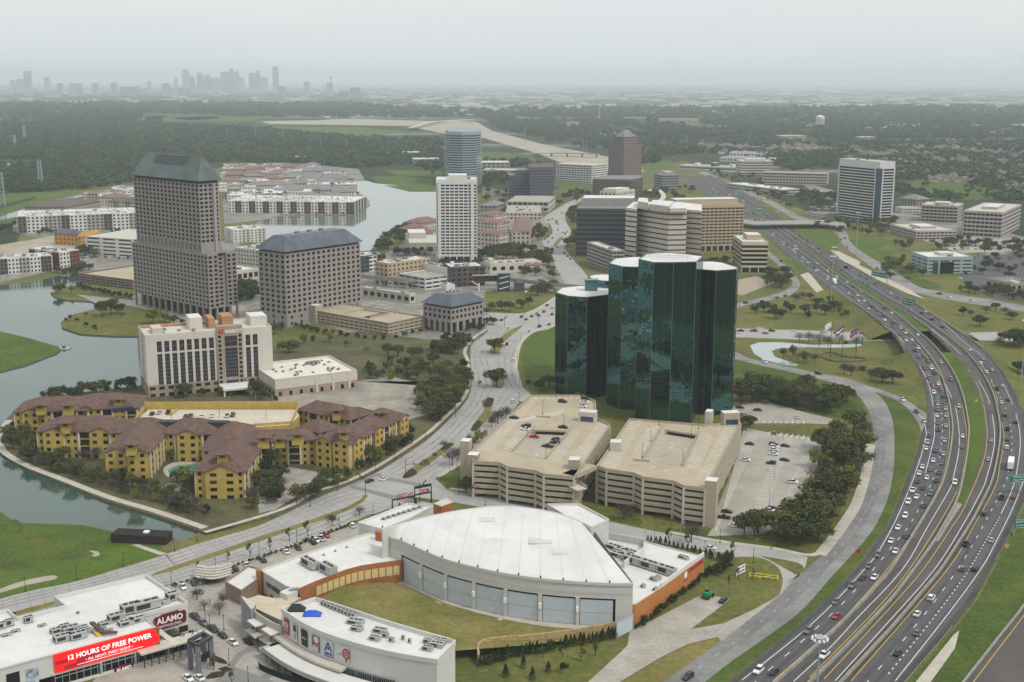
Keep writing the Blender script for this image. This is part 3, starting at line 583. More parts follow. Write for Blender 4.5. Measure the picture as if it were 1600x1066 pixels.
def office(label,H,nt,lt,rt,rows=5,pitch=3.5,fw=.6,fh=.6,wall=GREYW,glass=GLASS,roof=ROOFW,ground=0.,cap=0.,dep=.35,para=.9,units=2,pent=None,name='office_building',cat='office building',group=None,gw=.75,pier=0.,bays=None,hiproof=None,floors_front=None,corner=None):
 if isinstance(H,tuple):H=rise(*H)
 O,yaw,a,b=frame(nt,lt,rt,H)
 root=thing(name,label,cat,(O.x,O.y,0),yaw,group)
 w,g,gr,gg=MB(),MB(),MB(),MB()
 bays=bays or[0]
 if name=='apartment_block':units=min(units,6)
 for(o,d,l)in sides(a,b):
  if ground:facade(gr,gg,o,d,l,0,ground,1,max(2,round(l/7)),gw,.78,.9,0,0,.1)
  if len(bays)>1:
   nb=max(1,round(l/9.5));bl=l/nb
   for k in range(nb):
    mw=bays[(k*3+int(l))%len(bays)];of=.0 if k%2 else .7
    oo=(o[0]+d[0]*bl*k,o[1]+d[1]*bl*k)
    facade(w,g,oo,d,bl,ground,H-cap,rows,max(1,round(bl/pitch)),fw,fh,dep,mw,0,.25,of)
    n=(d[1],-d[0])
    if of:
     for s in(0,bl):
      p=(oo[0]+d[0]*s,oo[1]+d[1]*s);q=[(p[0],p[1],ground),(p[0]+n[0]*of,p[1]+n[1]*of,ground),(p[0]+n[0]*of,p[1]+n[1]*of,H-cap),(p[0],p[1],H-cap)]
      w.q(q if s==0 else q[::-1],mw)
     w.q([(oo[0]+n[0]*of,oo[1]+n[1]*of,H-cap),(oo[0]+d[0]*bl+n[0]*of,oo[1]+d[1]*bl+n[1]*of,H-cap),(oo[0]+d[0]*bl,oo[1]+d[1]*bl,H-cap),(oo[0],oo[1],H-cap)],mw)
  else:
   facade(w,g,o,d,l,ground,H-cap,rows,max(1,round(l/pitch)),fw,fh,dep)
  if pier:
   n=(d[1],-d[0]);k=max(1,round(l/pier))
   for i in range(k+1):
    p=(o[0]+d[0]*l*i/k+n[0]*.05,o[1]+d[1]*l*i/k+n[1]*.05)
    w.obox(p,.7 if d[0]else .5,.5 if d[0]else .7,H-cap,0,0)
  if cap:n=(d[1],-d[0]);w.q([(o[0]+n[0]*.15,o[1]+n[1]*.15,H-cap),(o[0]+d[0]*l+n[0]*.15,o[1]+d[1]*l+n[1]*.15,H-cap),(o[0]+d[0]*l,o[1]+d[1]*l,H),(o[0],o[1],H)])
 wm=wall if isinstance(wall,(list,tuple))else[wall]
 w.done('wall',wm,root);g.done('window_glass',glass,root,stuff=True)
 gr.done('ground_floor',wm[0],root);gg.done('shopfront_glass',glass,root,stuff=True)
 if hiproof:
  hm,hh,ov,fl=hiproof;r=MB();r.hip(0,0,a,b,H,H+hh,ov,None,0,fl);r.done('roof',hm,root)
 else:flat_roof(root,a,b,H,roof,para,wm[0],units=units)
 if name=='apartment_block' and not hiproof:
  q=MB()
  for _ in range(int(a*b/70)):
   x,y,s1,s2=R.uniform(2,a-4),R.uniform(2,b-4),R.uniform(1,5),R.uniform(1,2.5);q.box(x,y,min(a-1,x+s1),min(b-1,y+s2),H+.02,H+R.choice([.7,1,1.2,2.2]),R.choice([0,0,1]),R.choice([0,1]))
  if a>60:q.box(a*.12,b*.35,a*.88,b*.72,H+.02,H+.06,1,1)
  q.done('roof_equipment',[ROOFW,UNIT],root,stuff=True)
 for p in(pent or[]):
  x0,y0,x1,y1,h,m=p;q=MB();q.box(x0*a,y0*b,x1*a,y1*b,H-.2,H+h,0,1);q.done('penthouse',[m,ROOFW],root)
 return root,a,b,H
def poly_px(pts,H):return[at(x,y,H)for x,y in pts]
def banded(label,H,pts,rows,frac=.45,wall=GREYW,glass=GLASS,roof=ROOFW,proud=.25,cap=0.,ground=0.,name='office_tower',cat='office tower',group=None,piers=0.,world=False,para=.8):
 """tower of any plan: glass core with a projecting spandrel at every floor"""
 P=pts if world else poly_px(pts,H)
 A=sum(P[i].x*P[(i+1)%len(P)].y-P[(i+1)%len(P)].x*P[i].y for i in range(len(P)))
 if A<0:P=P[::-1]
 O=P[0];Q=[Vector((p.x-O.x,p.y-O.y,0))for p in P]
 def grow(e):
  o=[]
  for i,p in enumerate(Q):
   a=(p-Q[i-1]).normalized();c=(Q[(i+1)%len(Q)]-p).normalized()
   n1=Vector((a.y,-a.x,0));n2=Vector((c.y,-c.x,0));v=n1+n2
   o.append(p+v/max(.3,v.dot(n1))*e)
  return[(v.x,v.y)for v in o]
 root=thing(name,label,cat,(O.x,O.y,0),0,group)
 g=MB();g.prism(grow(0),0,H,0);g.done('glazing',glass,root)
 big=grow(proud);w=MB();fh=(H-cap-ground)/rows
 for r in range(rows):
  z=ground+r*fh;w.prism(big,z,z+fh*frac,bottom=True)
 w.prism(grow(proud),H-max(cap,fh*.35),H+para,bottom=True)
 if piers:
  for i,p in enumerate(Q):
   q=Q[(i+1)%len(Q)];l=(q-p).length;k=max(1,round(l/piers));d=(q-p).normalized()
   for j in range(k+1):
    c=p.lerp(q,j/k);w.obox((c.x+d.y*proud*.6,c.y-d.x*proud*.6),.9,.7,H,math.atan2(d.y,d.x))
 w.done('spandrel',wall,root)
 r=MB();r.prism(grow(proud-.5),H+para-.3,H+para+.03);r.done('roof',roof,root)
 return root,P
def box_part(root,name,x0,y0,x1,y1,z0,z1,m,mt=None):
 q=MB();q.box(x0,y0,x1,y1,z0,z1,0,1 if mt else 0,True);return q.done(name,[m,mt]if mt else m,root)
H1=rise((325.5,505),398);H2=rise((325.5,505),289)
O,yaw,a,b=frame((324,398),(206,381),(369,394),H1)
t=thing('office_tower','tallest granite tower with set back upper floors and dark hipped roof beside the lake','office tower',(O.x,O.y,0),yaw)
w,g=MB(),MB();z0=11.;fr=(H1-z0-1)/12
nx=22
for i,(o,d,l)in enumerate(sides(a,b)):
 if i in(0,2):
  s1,s2=l*.36,l*.64
  facade(w,g,o,d,s1,z0,H1-1,12,2,.62,.62,.5)
  o2=(o[0]+d[0]*s1,o[1]+d[1]*s1);facade(w,g,o2,d,s2-s1,z0,H1,13,1,.42,.55,.5,0,0,.25,-2.4)
  n=(d[1],-d[0])
  for s in(s1,s2):
   p=(o[0]+d[0]*s,o[1]+d[1]*s);q=[(p[0]-n[0]*2.4,p[1]-n[1]*2.4,z0),(*p,z0),(*p,H1),(p[0]-n[0]*2.4,p[1]-n[1]*2.4,H1)]
   w.q(q if s==s2 else q[::-1])
  o3=(o[0]+d[0]*s2,o[1]+d[1]*s2);facade(w,g,o3,d,l-s2,z0,H1-1,12,2,.62,.62,.5)
  for oo,ll in((o,s1),(o3,l-s2)):w.q([(*oo,H1-1),(oo[0]+d[0]*ll,oo[1]+d[1]*ll,H1-1),(oo[0]+d[0]*ll,oo[1]+d[1]*ll,H1),(*oo,H1)])
 else:
  facade(w,g,o,d,l,z0,H1-1,12,nx,.58,.6,.5)
  w.q([(*o,H1-1),(o[0]+d[0]*l,o[1]+d[1]*l,H1-1),(o[0]+d[0]*l,o[1]+d[1]*l,H1),(*o,H1)])
w.done('lower_wall',GRAN,t);g.done('window_glass',GLASS,t,stuff=True)
for i in range(13):
 for(x,y)in([(0.7,.7+(b-1.4)*i/12),(a-.7,.7+(b-1.4)*i/12)]+([(.7+(a-1.4)*i/4,.7),(.7+(a-1.4)*i/4,b-.7)]if 0<i<4 else[])):
  box_part(t,'column',x-.7,y-.7,x+.7,y+.7,0,z0,GRAN)
box_part(t,'lobby_wall',5,5,a-5,b-5,0,z0,GLASS);box_part(t,'soffit',.2,.2,a-.2,b-.2,z0-.6,z0,GRAN)
r=MB();r.q([(0,0,H1),(a,0,H1),(a,b,H1),(0,b,H1)]);r.done('terrace',GREYR,t)
ux0,uy0,ua,ub=a*.06,b*.09,a*.70,b*.86
w,g,g2=MB(),MB(),MB();zb=H1+7
for i,(o,d,l)in enumerate(sides(ua,ub,ux0,uy0)):
 if i in(1,3):
  facade(w,g2,o,d,l,H1,zb,1,16,.55,.72,.3,0,0,.3);facade(w,g,o,d,l,zb,H2,14,17,.58,.6,.5)
 else:
  w.q([(*o,H1),(o[0]+d[0]*l,o[1]+d[1]*l,H1),(o[0]+d[0]*l,o[1]+d[1]*l,zb),(*o,zb)])
  facade(w,g,o,d,l*.66,zb,H2,14,3,.66,.6,.5);facade(w,g,(o[0]+d[0]*l*.66,o[1]+d[1]*l*.66),d,l*.34,zb,H2,14,1,.45,.6,.5)
w.done('upper_wall',GRAN,t);g.done('window_glass',GLASS,t,stuff=True);g2 .done('louvre_panel',mat('green grey louvre',(.13,.16,.15),.6,.1,1),t,stuff=True)
for(px,py)in((ux0+ua*.72,uy0-.1),(ux0+ua*.72,uy0+ub+.1)):box_part(t,'stone_fin',px-1.1,py-1,px+1.1,py+1,H1,H2,GRAN2)
box_part(t,'shaft',ux0+ua,uy0+ub*.3,ux0+ua+6,uy0+ub*.9,H1,H2-26,GRAN)
box_part(t,'attic_band',ux0+.8,uy0+.8,ux0+ua-.8,uy0+ub-.8,H2,H2+2.2,DGREY)
r=MB();r.hip(ux0,uy0,ux0+ua,uy0+ub,H2+2.2,H2+19.5,1.6,ua*.52,0,0);ro=r.done('roof',GREEND,t)
for s in(0,1):
 for k in range(6):
  q=MB();f0,f1=.26+k*.082,.26+k*.082+.074
  xc=ux0+ua/2;he=ua/2+1.6
  def slope(v,u,e=.12):
   x=xc-he*(1-u)if s==0 else xc+he*(1-u);return(x-(e if s==0 else-e),uy0+ub*v,H2+2.2+17.3*u+e)
  pts=[slope(f0,.55),slope(f1,.55),slope(f1,.93),slope(f0,.93)];q.q(pts if s else pts[::-1]);q.done('skylight_panel',mat('black skylight',(.012,.013,.012),.15,0,spec=.5),ro)
def slate_block(label,H,nt,lt,rt,rows,cr,cl,roof_h,flat,ground,over=1.6,tall=False):
 O,yaw,a,b=frame(nt,lt,rt,H)
 t=thing('office_building',label,'office building',(O.x,O.y,0),yaw);w,g=MB(),MB()
 for i,(o,d,l)in enumerate(sides(a,b)):
  facade(w,g,o,d,l,ground,H-.6,rows,cr if i%2==0 else cl,.55,.58,.5)
  if tall:facade(w,g,o,d,l,0,ground,1,5,.62 if i in(0,2)else .5,.82,1.4,0,0,.05)
  else:facade(w,g,o,d,l,0,ground,2,(cr if i%2==0 else cl)//2+1,.22,.5,.5)
  w.q([(*o,H-.6),(o[0]+d[0]*l,o[1]+d[1]*l,H-.6),(o[0]+d[0]*l,o[1]+d[1]*l,H),(*o,H)])
 w.done('wall',GRAN,t);g.done('window_glass',GLASS,t,stuff=True)
 box_part(t,'attic_band',.8,.8,a-.8,b-.8,H,H+1.7,DGREY)
 r=MB();r.hip(0,0,a,b,H+1.7,H+1.7+roof_h,over,None,0,flat);ro=r.done('roof',SLATE,t)
 if flat>2:
  z=H+1.7+roof_h;m_=(min(a,b)-flat)/2
  q=MB();q.box(m_+1,m_+1,a-m_-1,b-m_-1,z,z+.15);q.done('roof_deck',GREYR,ro)
  for k in range(3):hvac(t,(m_+(a-2*m_)*(.3+.2*k),b/2,z+.15),4,2.5,1.6)
 return t,a,b
slate_block('wide granite office block under a violet slate hipped roof, left of the low beige garage',rise((445,512),397),(445,397),(403,391),(562.5,380),12,15,5,9.5,13,9)
slate_block('small four storey granite office with a blue hipped roof by the boulevard',rise((705,521.5),483),(705,483),(661,475.5),(755,473),2,8,6,6.5,15,9,1.2,True)
def garage(label,H,nt,lt,rt,rows,m=BEIGE,deck=DECK,pitch=5,fw=.8,fh=.42,name='parking_garage',group=None,ramp=None):
 if isinstance(H,tuple):H=rise(*H)
 O,yaw,a,b=frame(nt,lt,rt,H)
 t=thing(name,label,'parking garage',(O.x,O.y,0),yaw,group);w,g=MB(),MB()
 for(o,d,l)in sides(a,b):facade(w,g,o,d,l,0,H,rows,max(1,round(l/pitch)),fw,fh,1.6,0,0,.32)
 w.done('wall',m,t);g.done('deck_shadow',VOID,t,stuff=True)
 flat_roof(t,a,b,H-.9,deck,1.0,m)
 if ramp:
  s=MB();x0,y0,x1,y1=ramp;s.box(a*x0,b*y0,a*x1,b*y0+.4,H-.9,H+.5);s.box(a*x0,b*y1-.4,a*x1,b*y1,H-.9,H+.5);s.box(a*x1-.4,b*y0,a*x1,b*y1,H-.9,H+.5)
  s.done('ramp_wall',m,t);s=MB();s.q([(a*x0,b*y0+.5,H-.85),(a*x1-.5,b*y0+.5,H-.85),(a*x1-.5,b*y0+(y1-y0)*b*.3,H-.85),(a*x0,b*y0+(y1-y0)*b*.3,H-.85)]);s.done('ramp_opening',VOID,t)
 st=MB()
 for k in range(int(a/2.7)):
  for y in(1,b-6):
   if b>14:st.q([(1+k*2.7,y,H-.86),(1.12+k*2.7,y,H-.86),(1.12+k*2.7,y+5,H-.86),(1+k*2.7,y+5,H-.86)])
 st.done('bay_lines',WHITE,t,stuff=True)
 return t,a,b,H
t,a,b,H=garage('low beige garage with a ramp well in its roof between the two slate roofed offices',((606.8,526),505),(606.8,505),(479,483.5),(662.5,494),4,ramp=(.2,.3,.75,.62))
box_part(t,'stair_tower',-2,b*.86,5,b*.97,0,H+4,BEIGE,ROOFW)
r_,a,b,H=office('slender white tower of square windows standing by the inner lake',((685,413),282),(681,282),36.,(745.5,282),23,4.4,.8,.55,WHITEW,ground=9,cap=3.5,dep=.9,units=3,pent=[(.3,.2,.75,.8,4.5,CREAM)],name='office_tower',cat='office tower',gw=.8)
for(x,y)in((3.2,-.4),(a-4.6,-.4)):box_part(r_,'stone_pier',x-1.6,y-.6,x+1.6,y+.5,0,H-1,WHITEW)
bt=(722,283);Hb=rise(bt,203)
banded('rounded tower of blue glass bands rising behind the white tower',Hb,[(697,205),(702,206.5),(722,207),(744,206.5),(751,205),(752,202),(744,199.5),(722,199),(702,199.5),(696,202)],21,.42,mat('pale blue grey band',(.30,.34,.35),.6,.08,.3),BLUEG,mat('grey green cap',(.26,.30,.28),.8,.1,.3),.2,5)
Hd=rise((846,308),260)
banded('dark violet glass block with stepped left shoulder behind the arcade garage',Hd,[(828,262.5),(864.5,261.5),(864.5,256),(826,256.5)],11,.5,mat('violet band',(.085,.075,.10),.5,.1,.3,spec=.5),VIOLG,BROWN,.12,name='office_building',cat='office building')
for k,(x0,x1,y)in enumerate([(806,829,267),(795,817,275)]):
 h=rise(((x0+x1)/2,308),y);banded(['middle step of the dark violet glass block, lower than its main mass','lowest leftmost step of the dark violet glass block'][k],h,[(x0,y),(x1,y),(x1,y-4),(x0,y-4)],9-k*2,.5,MATS['violet band'],VIOLG,GREYR,.12,name='office_building',cat='office building')
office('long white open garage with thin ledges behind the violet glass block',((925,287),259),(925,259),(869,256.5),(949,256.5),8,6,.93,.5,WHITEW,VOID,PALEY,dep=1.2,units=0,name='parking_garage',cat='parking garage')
Hp=rise((975,277),227);Hq=rise((975,277),214)
t,a,b,H=office('dusky pink stone tower topped by a grey pyramid',Hp,(975,227.5),(951,225),(1003,225),14,4.2,.62,.55,PINKS,VIOLG,BROWN,units=0,name='office_tower',cat='office tower')
w,g=MB(),MB()
for(o,d,l)in sides(a*.8,b*.72,a*.16,b*.2):facade(w,g,o,d,l,Hp,Hq,3,max(2,round(l/4.2)),.62,.55,.3)
w.done('upper_wall',PINKS,t);g.done('window_glass',VIOLG,t,stuff=True)
r=MB();r.hip(a*.16,b*.2,a*.96,b*.92,Hq,Hq+12,-2,min(a*.8,b*.72)/2-2,0,0);r.done('pyramid_roof',GREYR,t)
h=rise((985,312),281)
banded('low brown glass building at the foot of the pink tower',h,[(926,280.5),(985,281.5),(993,280.5),(1004.5,277.5),(1003,275),(940,275)],8,.45,mat('brown band',(.115,.08,.075),.6,.1,.3),VIOLG,GREYR,.15,name='office_building',cat='office building')
office('small six floor striped office beside the far end of the highway',((1035,298),274),(1035,274),(1022,268.8),(1061,273),6,5,1,.5,mat('grey lilac band',(.25,.24,.25),.7,.08,.3),VIOLG,ROOFW,units=0,pent=[(.3,.3,.8,.75,5,GREYW)])
office('narrow cream building with stepped parapets behind the dark ribbed office',34.,(963,301),(937,299),(970,296),6,6,.4,.5,CREAM,units=0,pent=[(.1,.1,.45,.9,4,CREAM),(.5,.3,.95,.9,3,CREAM)])
h=rise((901,401),327)
banded('dark ribbed office with a grey roof box beside the boulevard',h,[(901,327),(985,327.5),(992,319),(912,318)],10,.42,mat('charcoal band',(.06,.058,.065),.6,.1,.3),mat('black violet glass',(.02,.02,.03),.15,0,spec=.5),GREYR,.15,name='office_building',cat='office building')
box=MB();p=[at(x,y,h+.8)for x,y in[(909,322),(990,322),(992,318),(914,317)]];O=p[0]
o_=thing('roof_plant_room','grey plant room on the roof of the dark ribbed office','plant room',(O.x,O.y,h+.85));box.prism([(q.x-O.x,q.y-O.y)for q in p],0,8,0,1);box.done('enclosure',[GREYW,ROOFW],o_)
office('grey slab office with open corridors in front of the dark ribbed office',((952,428),393),(957.5,393),(917,371),(976,391),6,4,.9,.5,mat('warm grey precast',(.30,.275,.245),.8,.08,.3),VOID,ROOFW,dep=.9,units=2)
h=rise((1045,428),331)
S21=mat('pale pink precast',(.50,.435,.375),.8,.06,.3)
t,P=banded('white and black striped office stepped at its corners, behind the green glass towers',h,[(978,326),(995,328),(996,325),(1013,327.5),(1045,332),(1073,331.5),(1073,329),(1097,331),(1096,321),(1060,317),(990,317)],12,.72,S21,GLASS,ROOFW,.2,1.5)
O=P[0]
for pts,hh in[([(996,325),(1013,327.5),(1012,320),(998,319)],7),([(1014,327.5),(1044,331.5),(1052,323),(1020,321)],6),([(1046,331.5),(1072,331),(1070,322),(1050,322)],4)]:
 q=MB();q.prism([(p.x-t.location.x,p.y-t.location.y)for p in poly_px(pts,h+.8)],h+.5,h+hh,0,1);q.done('raised_parapet',[S21,ROOFW],t)
office('tan stone office with regular dark window rows behind the striped office',((1160,392),320),(1056,322),34.,(1163,320),12,4.6,.86,.5,TANS,GLASS,ROOFW,dep=.8,cap=2,ground=7,units=0,pent=[(.02,.15,.93,.7,6,TANS)])
office('small cream banded office with a tan roof box beside the highway',((1160,427),379),(1160,379),(1146,363),(1200.5,379),5,5,1,.62,mat('cream band',(.50,.45,.33),.8,.06,.3),GLASS,ROOFW,cap=2,ground=6.5,dep=.5,units=0,pent=[(.3,.35,.85,.75,5,TANS)],gw=.9)
t,a,b,H=office('black glass tower with white floor bands alone at the right',((1375,349),254),(1375,254),(1312,249),(1399,253.5),19,5,1,.66,mat('silver white band',(.55,.54,.53),.7,.05,.3),mat('black glass',(.014,.013,.018),.12,0,spec=.5),PALEY,cap=8,dep=.6,units=2,name='office_tower',cat='office tower')
box_part(t,'corner_glazing',-1.2,-1.2,4,4.6,0,H-7.5,BLUEG)
for(x0,y0,x1,y1)in((4.2,-.5,6.4,.1),(a-1.5,-.5,a+.4,.1),(-.5,4.7,.1,7.2),(-.5,b-1.5,.1,b+.4)):box_part(t,'corner_pier',x0,y0,x1,y1,0,H-7.5,MATS['silver white band'])
box_part(t,'glazed_shaft',a+.2,2,a+2,b*.5,0,H-8.5,MATS['black glass']);box_part(t,'glazed_shaft',2,b+.2,a*.6,b+2,0,H-8.5,MATS['black glass'])
PK=mat('grey pink precast',(.40,.355,.33),.8,.06,.3)
for lab,base,nt,lt,rt,rows in[('lowest three floor office of the grey pink group right of the highway',((1432,376),362),(1432,361.5),(1391,350.5),(1495,360.5),3),('four floor grey pink office behind the low three floor one',((1497,349),323),(1497,323),(1440,321),(1522,319),5),('tallest grey pink office at the right edge of its group',((1567,372),333),(1567,333),(1506,330),(1596,325.5),6)]:
 office(lab,base,nt,lt,rt,rows,5,.88,.55,PK,GLASS,PALEY,dep=1.,cap=.8,units=3,pent=[(.3,.3,.7,.7,3,PK)],group='grey pink offices')
t,a,b,H=office('pale teal four floor office with a square entrance recess',((1448,428),403),(1450,403),(1424,390),(1521,401.5),4,12,.8,.36,mat('pale teal panel',(.30,.37,.36),.6,.06,.3),GLASS,ROOFW,cap=1.5,units=2,pent=[(.4,.35,.7,.7,2.6,PALEY)])
box_part(t,'entrance_glazing',a*.12,-.25,a*.24,.4,0,H*.72,BLUEG);box_part(t,'entrance_recess',a*.28,-.22,a*.58,.4,0,H*.72,GLASS)
office('low tan shop building with dark windows at the right edge',8.,(1580,444),(1541,436.5),(1625,441),1,7,.6,.5,TAUPE,GLASS,GREYR,units=3,pent=[(.1,-.02,.25,.2,2,CREAM),(.6,-.02,.8,.2,2.5,CREAM)],name='shop_building',cat='shop')
office('striped beige office with rounded roof beyond the highway',((1182,273),252),(1157,252),40.,(1208,252),5,5,1,.45,S21,VIOLG,ROOFW,cap=1,pent=[(.2,.1,.8,.6,4,PALEY)],units=0)
garage('open grey garage beyond the highway in front of pink roofs',((1240,290),272),(1191,269.5),45.,(1293,272),4,PK,LOT,5,.85,.45)
office('low white roofed office among trees, left of the black tower',8.,(1221,297),(1205,286),(1250,293),2,5,1,.45,S21,VIOLG,ROOFW,units=3)
garage('low open garage with full roof of cars beside the black tower',6.,(1283,335),(1258,322),(1315,330),2,PALEY,LOT,5,.85,.45)
office('long low white hall with small round arches far beyond the highway',7.,(1062,258.5),40.,(1156,262.5),1,6,.9,.5,WHITEW,VIOLG,PALEY,units=0,pent=[(.2,.3,.26,.7,5,WHITEW),(.5,.2,.56,.8,7,DGREY),(.8,.3,.86,.7,5,WHITEW)],name='hall',cat='hall')
office('wide grey roofed hall in trees, nearer one above the striped beige office',9.,(1125,246),60.,(1200,249),1,8,.5,.4,WHITEW,VIOLG,GREYW,units=0,name='hall',cat='hall')
office('wide grey roofed hall in trees, farther one above the striped beige office',9.,(1140,238.5),50.,(1206,240),1,8,.5,.4,WHITEW,VIOLG,GREYW,units=0,name='hall',cat='hall')
office('grey hip roofed chapel among trees right of the black tower',12.,(1432,312),(1408,309),(1452,311),1,6,.3,.5,TAUPE,GLASS,hiproof=(GREYR,6,2,0),name='chapel',cat='chapel')
garage('white low garage beside the chapel',7.,(1410,326),30.,(1442,326),2,WHITEW,LOT,5,.85,.45)
office('tan cornered flats with a sloping white roof behind the open deck garage',((604,447),413),(606,413),(586,410),(672,404),5,5,.45,.45,[TANS,WHITEW],GLASS,ROOFW,units=4,name='apartment_block',cat='apartment block')
garage('open deck garage with white parapet under the elevated rail line',((664,454),434.5),(664,434.5),(622,429),(711,429),3,WHITEW,LOT,8,.92,.5)
office('low white hall behind the open deck garage',15.,(700,420),(655,411),(712,418),1,10,.3,.3,WHITEW,GLASS,ROOFW,units=5,name='hall',cat='hall')
office('dark brick flats with white balconies and white roof beside the lawn',((704,449),419),(704,419),(692,414),(757,417),4,5,.6,.5,[DGREY,BROWN],GLASS,ROOFW,units=4,bays=[0,1],name='apartment_block',cat='apartment block')
t,a,b,H=office('cream mission style building with red tiled porch roofs beside the lawn',9.,(766,413),(757,400),(846,409),1,9,.5,.4,CREAM,GLASS,PALEY,units=4,pent=[(-.02,-.04,.06,.3,5,CREAM)],name='restaurant',cat='restaurant')
for x in(.66,.82):
 q=MB();q.hip(a*x,-4,a*x+8,3,H-2,H+.6,.5,None,0,0);q.done('porch_roof',REDR,t);box_part(t,'porch',a*x,-4,a*x+8,0,0,H-2.2,CREAM)
 box_part(t,'porch_arch',a*x+2,-4.15,a*x+6,-3.9,0,H-4,VOID)
office('low beige shop with dark awning at left of the open deck garage',7.,(640,461),(566,449),(649,457),1,8,.6,.5,PALEY,GLASS,ROOFW,units=6,name='shop_building',cat='shop')
office('small plain white box building under the elevated rail line',8.5,(697,447),(689,444),(711,446),1,6,.3,.25,WHITEW,GLASS,ROOFW,units=1,name='plant_building',cat='plant building')
office('dark balconied flats with a white roof at the inner lake shore',((600,420),396),(563,402),25.,(602,397),4,5,.75,.5,[DGREY,WHITEW],GLASS,ROOFW,bays=[0,1],units=3,name='apartment_block',cat='apartment block')
office('cream hall with a tall blank block beside the white tower',11.,(640,381),(612,366),(690,381),1,9,.5,.35,PALEY,GLASS,PALEY,units=0,pent=[(.05,.5,.6,.9,6,PALEY)],name='hall',cat='hall')
for k,(nt,lt,rt,h)in enumerate([((648,359),(624,357),(668,356),9),((660,349),(632,347),(690,345),9),((676,365),(655,366),(690,356),12)]):
 office(['red roofed villa nearest the trees left of the white tower','red roofed villa farthest back left of the white tower','pink roofed villa touching the white tower at its left'][k],float(h),nt,lt,rt,2,5,.35,.4,PALEY,GLASS,hiproof=(REDR,5,1,4),name='villa',cat='villa',group='villas by the inner lake')
for lab,nt,lt,rt,h,rows in[('red roofed flats directly right of the white tower, nearest row',(780,366),(746,363),(794,361),14,3),('red roofed flats right of the white tower, middle row',(778,349),(746,346),(796,345),15,4),('red roofed flats with a flat white middle beside the boulevard',(828,362),(800,362),(842,343),14,3),('red roofed flats right of the white tower, farthest row',(772,336),(746,334),(792,332),14,3)]:
 t,a,b,H=office(lab,float(h),nt,lt,rt,rows,5,.45,.5,[PALEY,S21],GLASS,hiproof=(REDR,2.6,.8,8),bays=[0,1],name='apartment_block',cat='apartment block',group='red roofed flats by the white tower')
garage('pale arcade garage below the violet glass block',14.,(857,316),(792,315),(868,309),2,PALEY,LOT,7,.85,.55)
office('terraced garage roof beside the boulevard in front of the arcade garage',9.,(846,333),(790,333),(862,322),2,5,.6,.5,PALEY,GLASS,fine(mat('worn roof',(.36,.32,.29),.9,.2,.1),.5,.2),units=8,name='shop_building',cat='shop')
office('grey roofed low flats right of the scrub behind the red roofs',9.,(775,322),(750,321),(790,316),2,6,.4,.4,GREYW,GLASS,hiproof=(GREYR,5,1,0),name='apartment_block',cat='apartment block')
BAY=[WHITEW,BROWN,mat('warm grey siding',(.33,.30,.27),.85,.1,.3)]
office('white and brown lakeside flats cut by the left edge of the photo',((80,424),400),(-60,409),22.,(80,400),4,3.6,.5,.55,BAY,GLASS,ROOFW,bays=[0,1,0,2],units=9,name='apartment_block',cat='apartment block',group='lakeside flats')
office('white and red brick lakeside flats, the shorter block beside the white garage',((123,416),391),(92,395),45.,(123,391),4,3.6,.5,.55,[WHITEW,mat('dark red brick',(.16,.06,.05),.85,.1,.3)],GLASS,ROOFW,bays=[0,1],units=6,name='apartment_block',cat='apartment block',group='lakeside flats')
t,a,b,H=garage('white slotted garage left of the granite tower',((133,398),369),(133,369.5),70.,(207,374.5),5,WHITEW,PALEY,18,.82,.4)
garage('low brown grid garage at the lake left of the granite tower',((124,443),427),(123,427),62.,(207,437.5),4,mat('mauve brown concrete',(.235,.185,.16),.85,.1,.4),DECK,5,.86,.5)
ORG=mat('orange sheathing',(.44,.235,.06),.85,.08,.3)
for lab,nt,lt,rt,h,rf in[('unfinished orange house row with a blue roof skin',(122,366),(84,362),(132,361),13,SLATE),('unfinished orange wing with an orange roof in front of the house row',(127,370),(121,368),(156,361),12,ORG)]:
 office(lab,float(h),nt,lt,rt,3,6,.4,.38,ORG,VOID,hiproof=(rf,4,.5,0),name='unfinished_house',cat='house')
office('large white and brown flats with a dark left end below the canal',((200,358),333),(27,339),62.,(214,333),5,4,.5,.55,BAY,GLASS,ROOFW,bays=[0,2,1,0,2],units=16,name='apartment_block',cat='apartment block')
office('long white and brown flats along the inner lake promenade',((551,335),316.5),(551,316.5),(356,314),(571,303),4,4,.5,.55,BAY,GLASS,ROOFW,bays=[1,0,2,0,1,1],units=14,name='apartment_block',cat='apartment block')
office('white corner flats between the granite tower and the inner lake',((415,377),357),(365,360),30.,(415,357),5,4.2,.45,.5,[WHITEW,PALEY],GLASS,ROOFW,bays=[0,1],units=4,name='apartment_block',cat='apartment block')
office('long tan flats with white roof right of the granite tower',((403,415),390),(366,388),40.,(403,392),4,4,.45,.5,PALEY,GLASS,ROOFW,units=8,name='apartment_block',cat='apartment block')
office('low shop with a brown awning behind the granite tower',9.,(370,425),30.,(404,420),1,6,.7,.5,PALEY,GLASS,ROOFW,units=4,name='shop_building',cat='shop')
office('dark gabled flats beside the canal',12.,(100,324),(90,318),(157,309),3,5,.4,.4,TAUPE,GLASS,hiproof=(mat('brown shingle',(.115,.09,.085),.85,.2,.2),6,1,0),name='apartment_block',cat='apartment block')
office('yellow and grey flats beside the granite tower above the large white ones',16.,(167,314),30.,(213,316),4,5,.5,.5,[mat('lemon stucco',(.45,.40,.20),.85,.1,.3),GREYW],GLASS,hiproof=(MATS['brown shingle'],4,1,4),bays=[0,1],name='apartment_block',cat='apartment block')
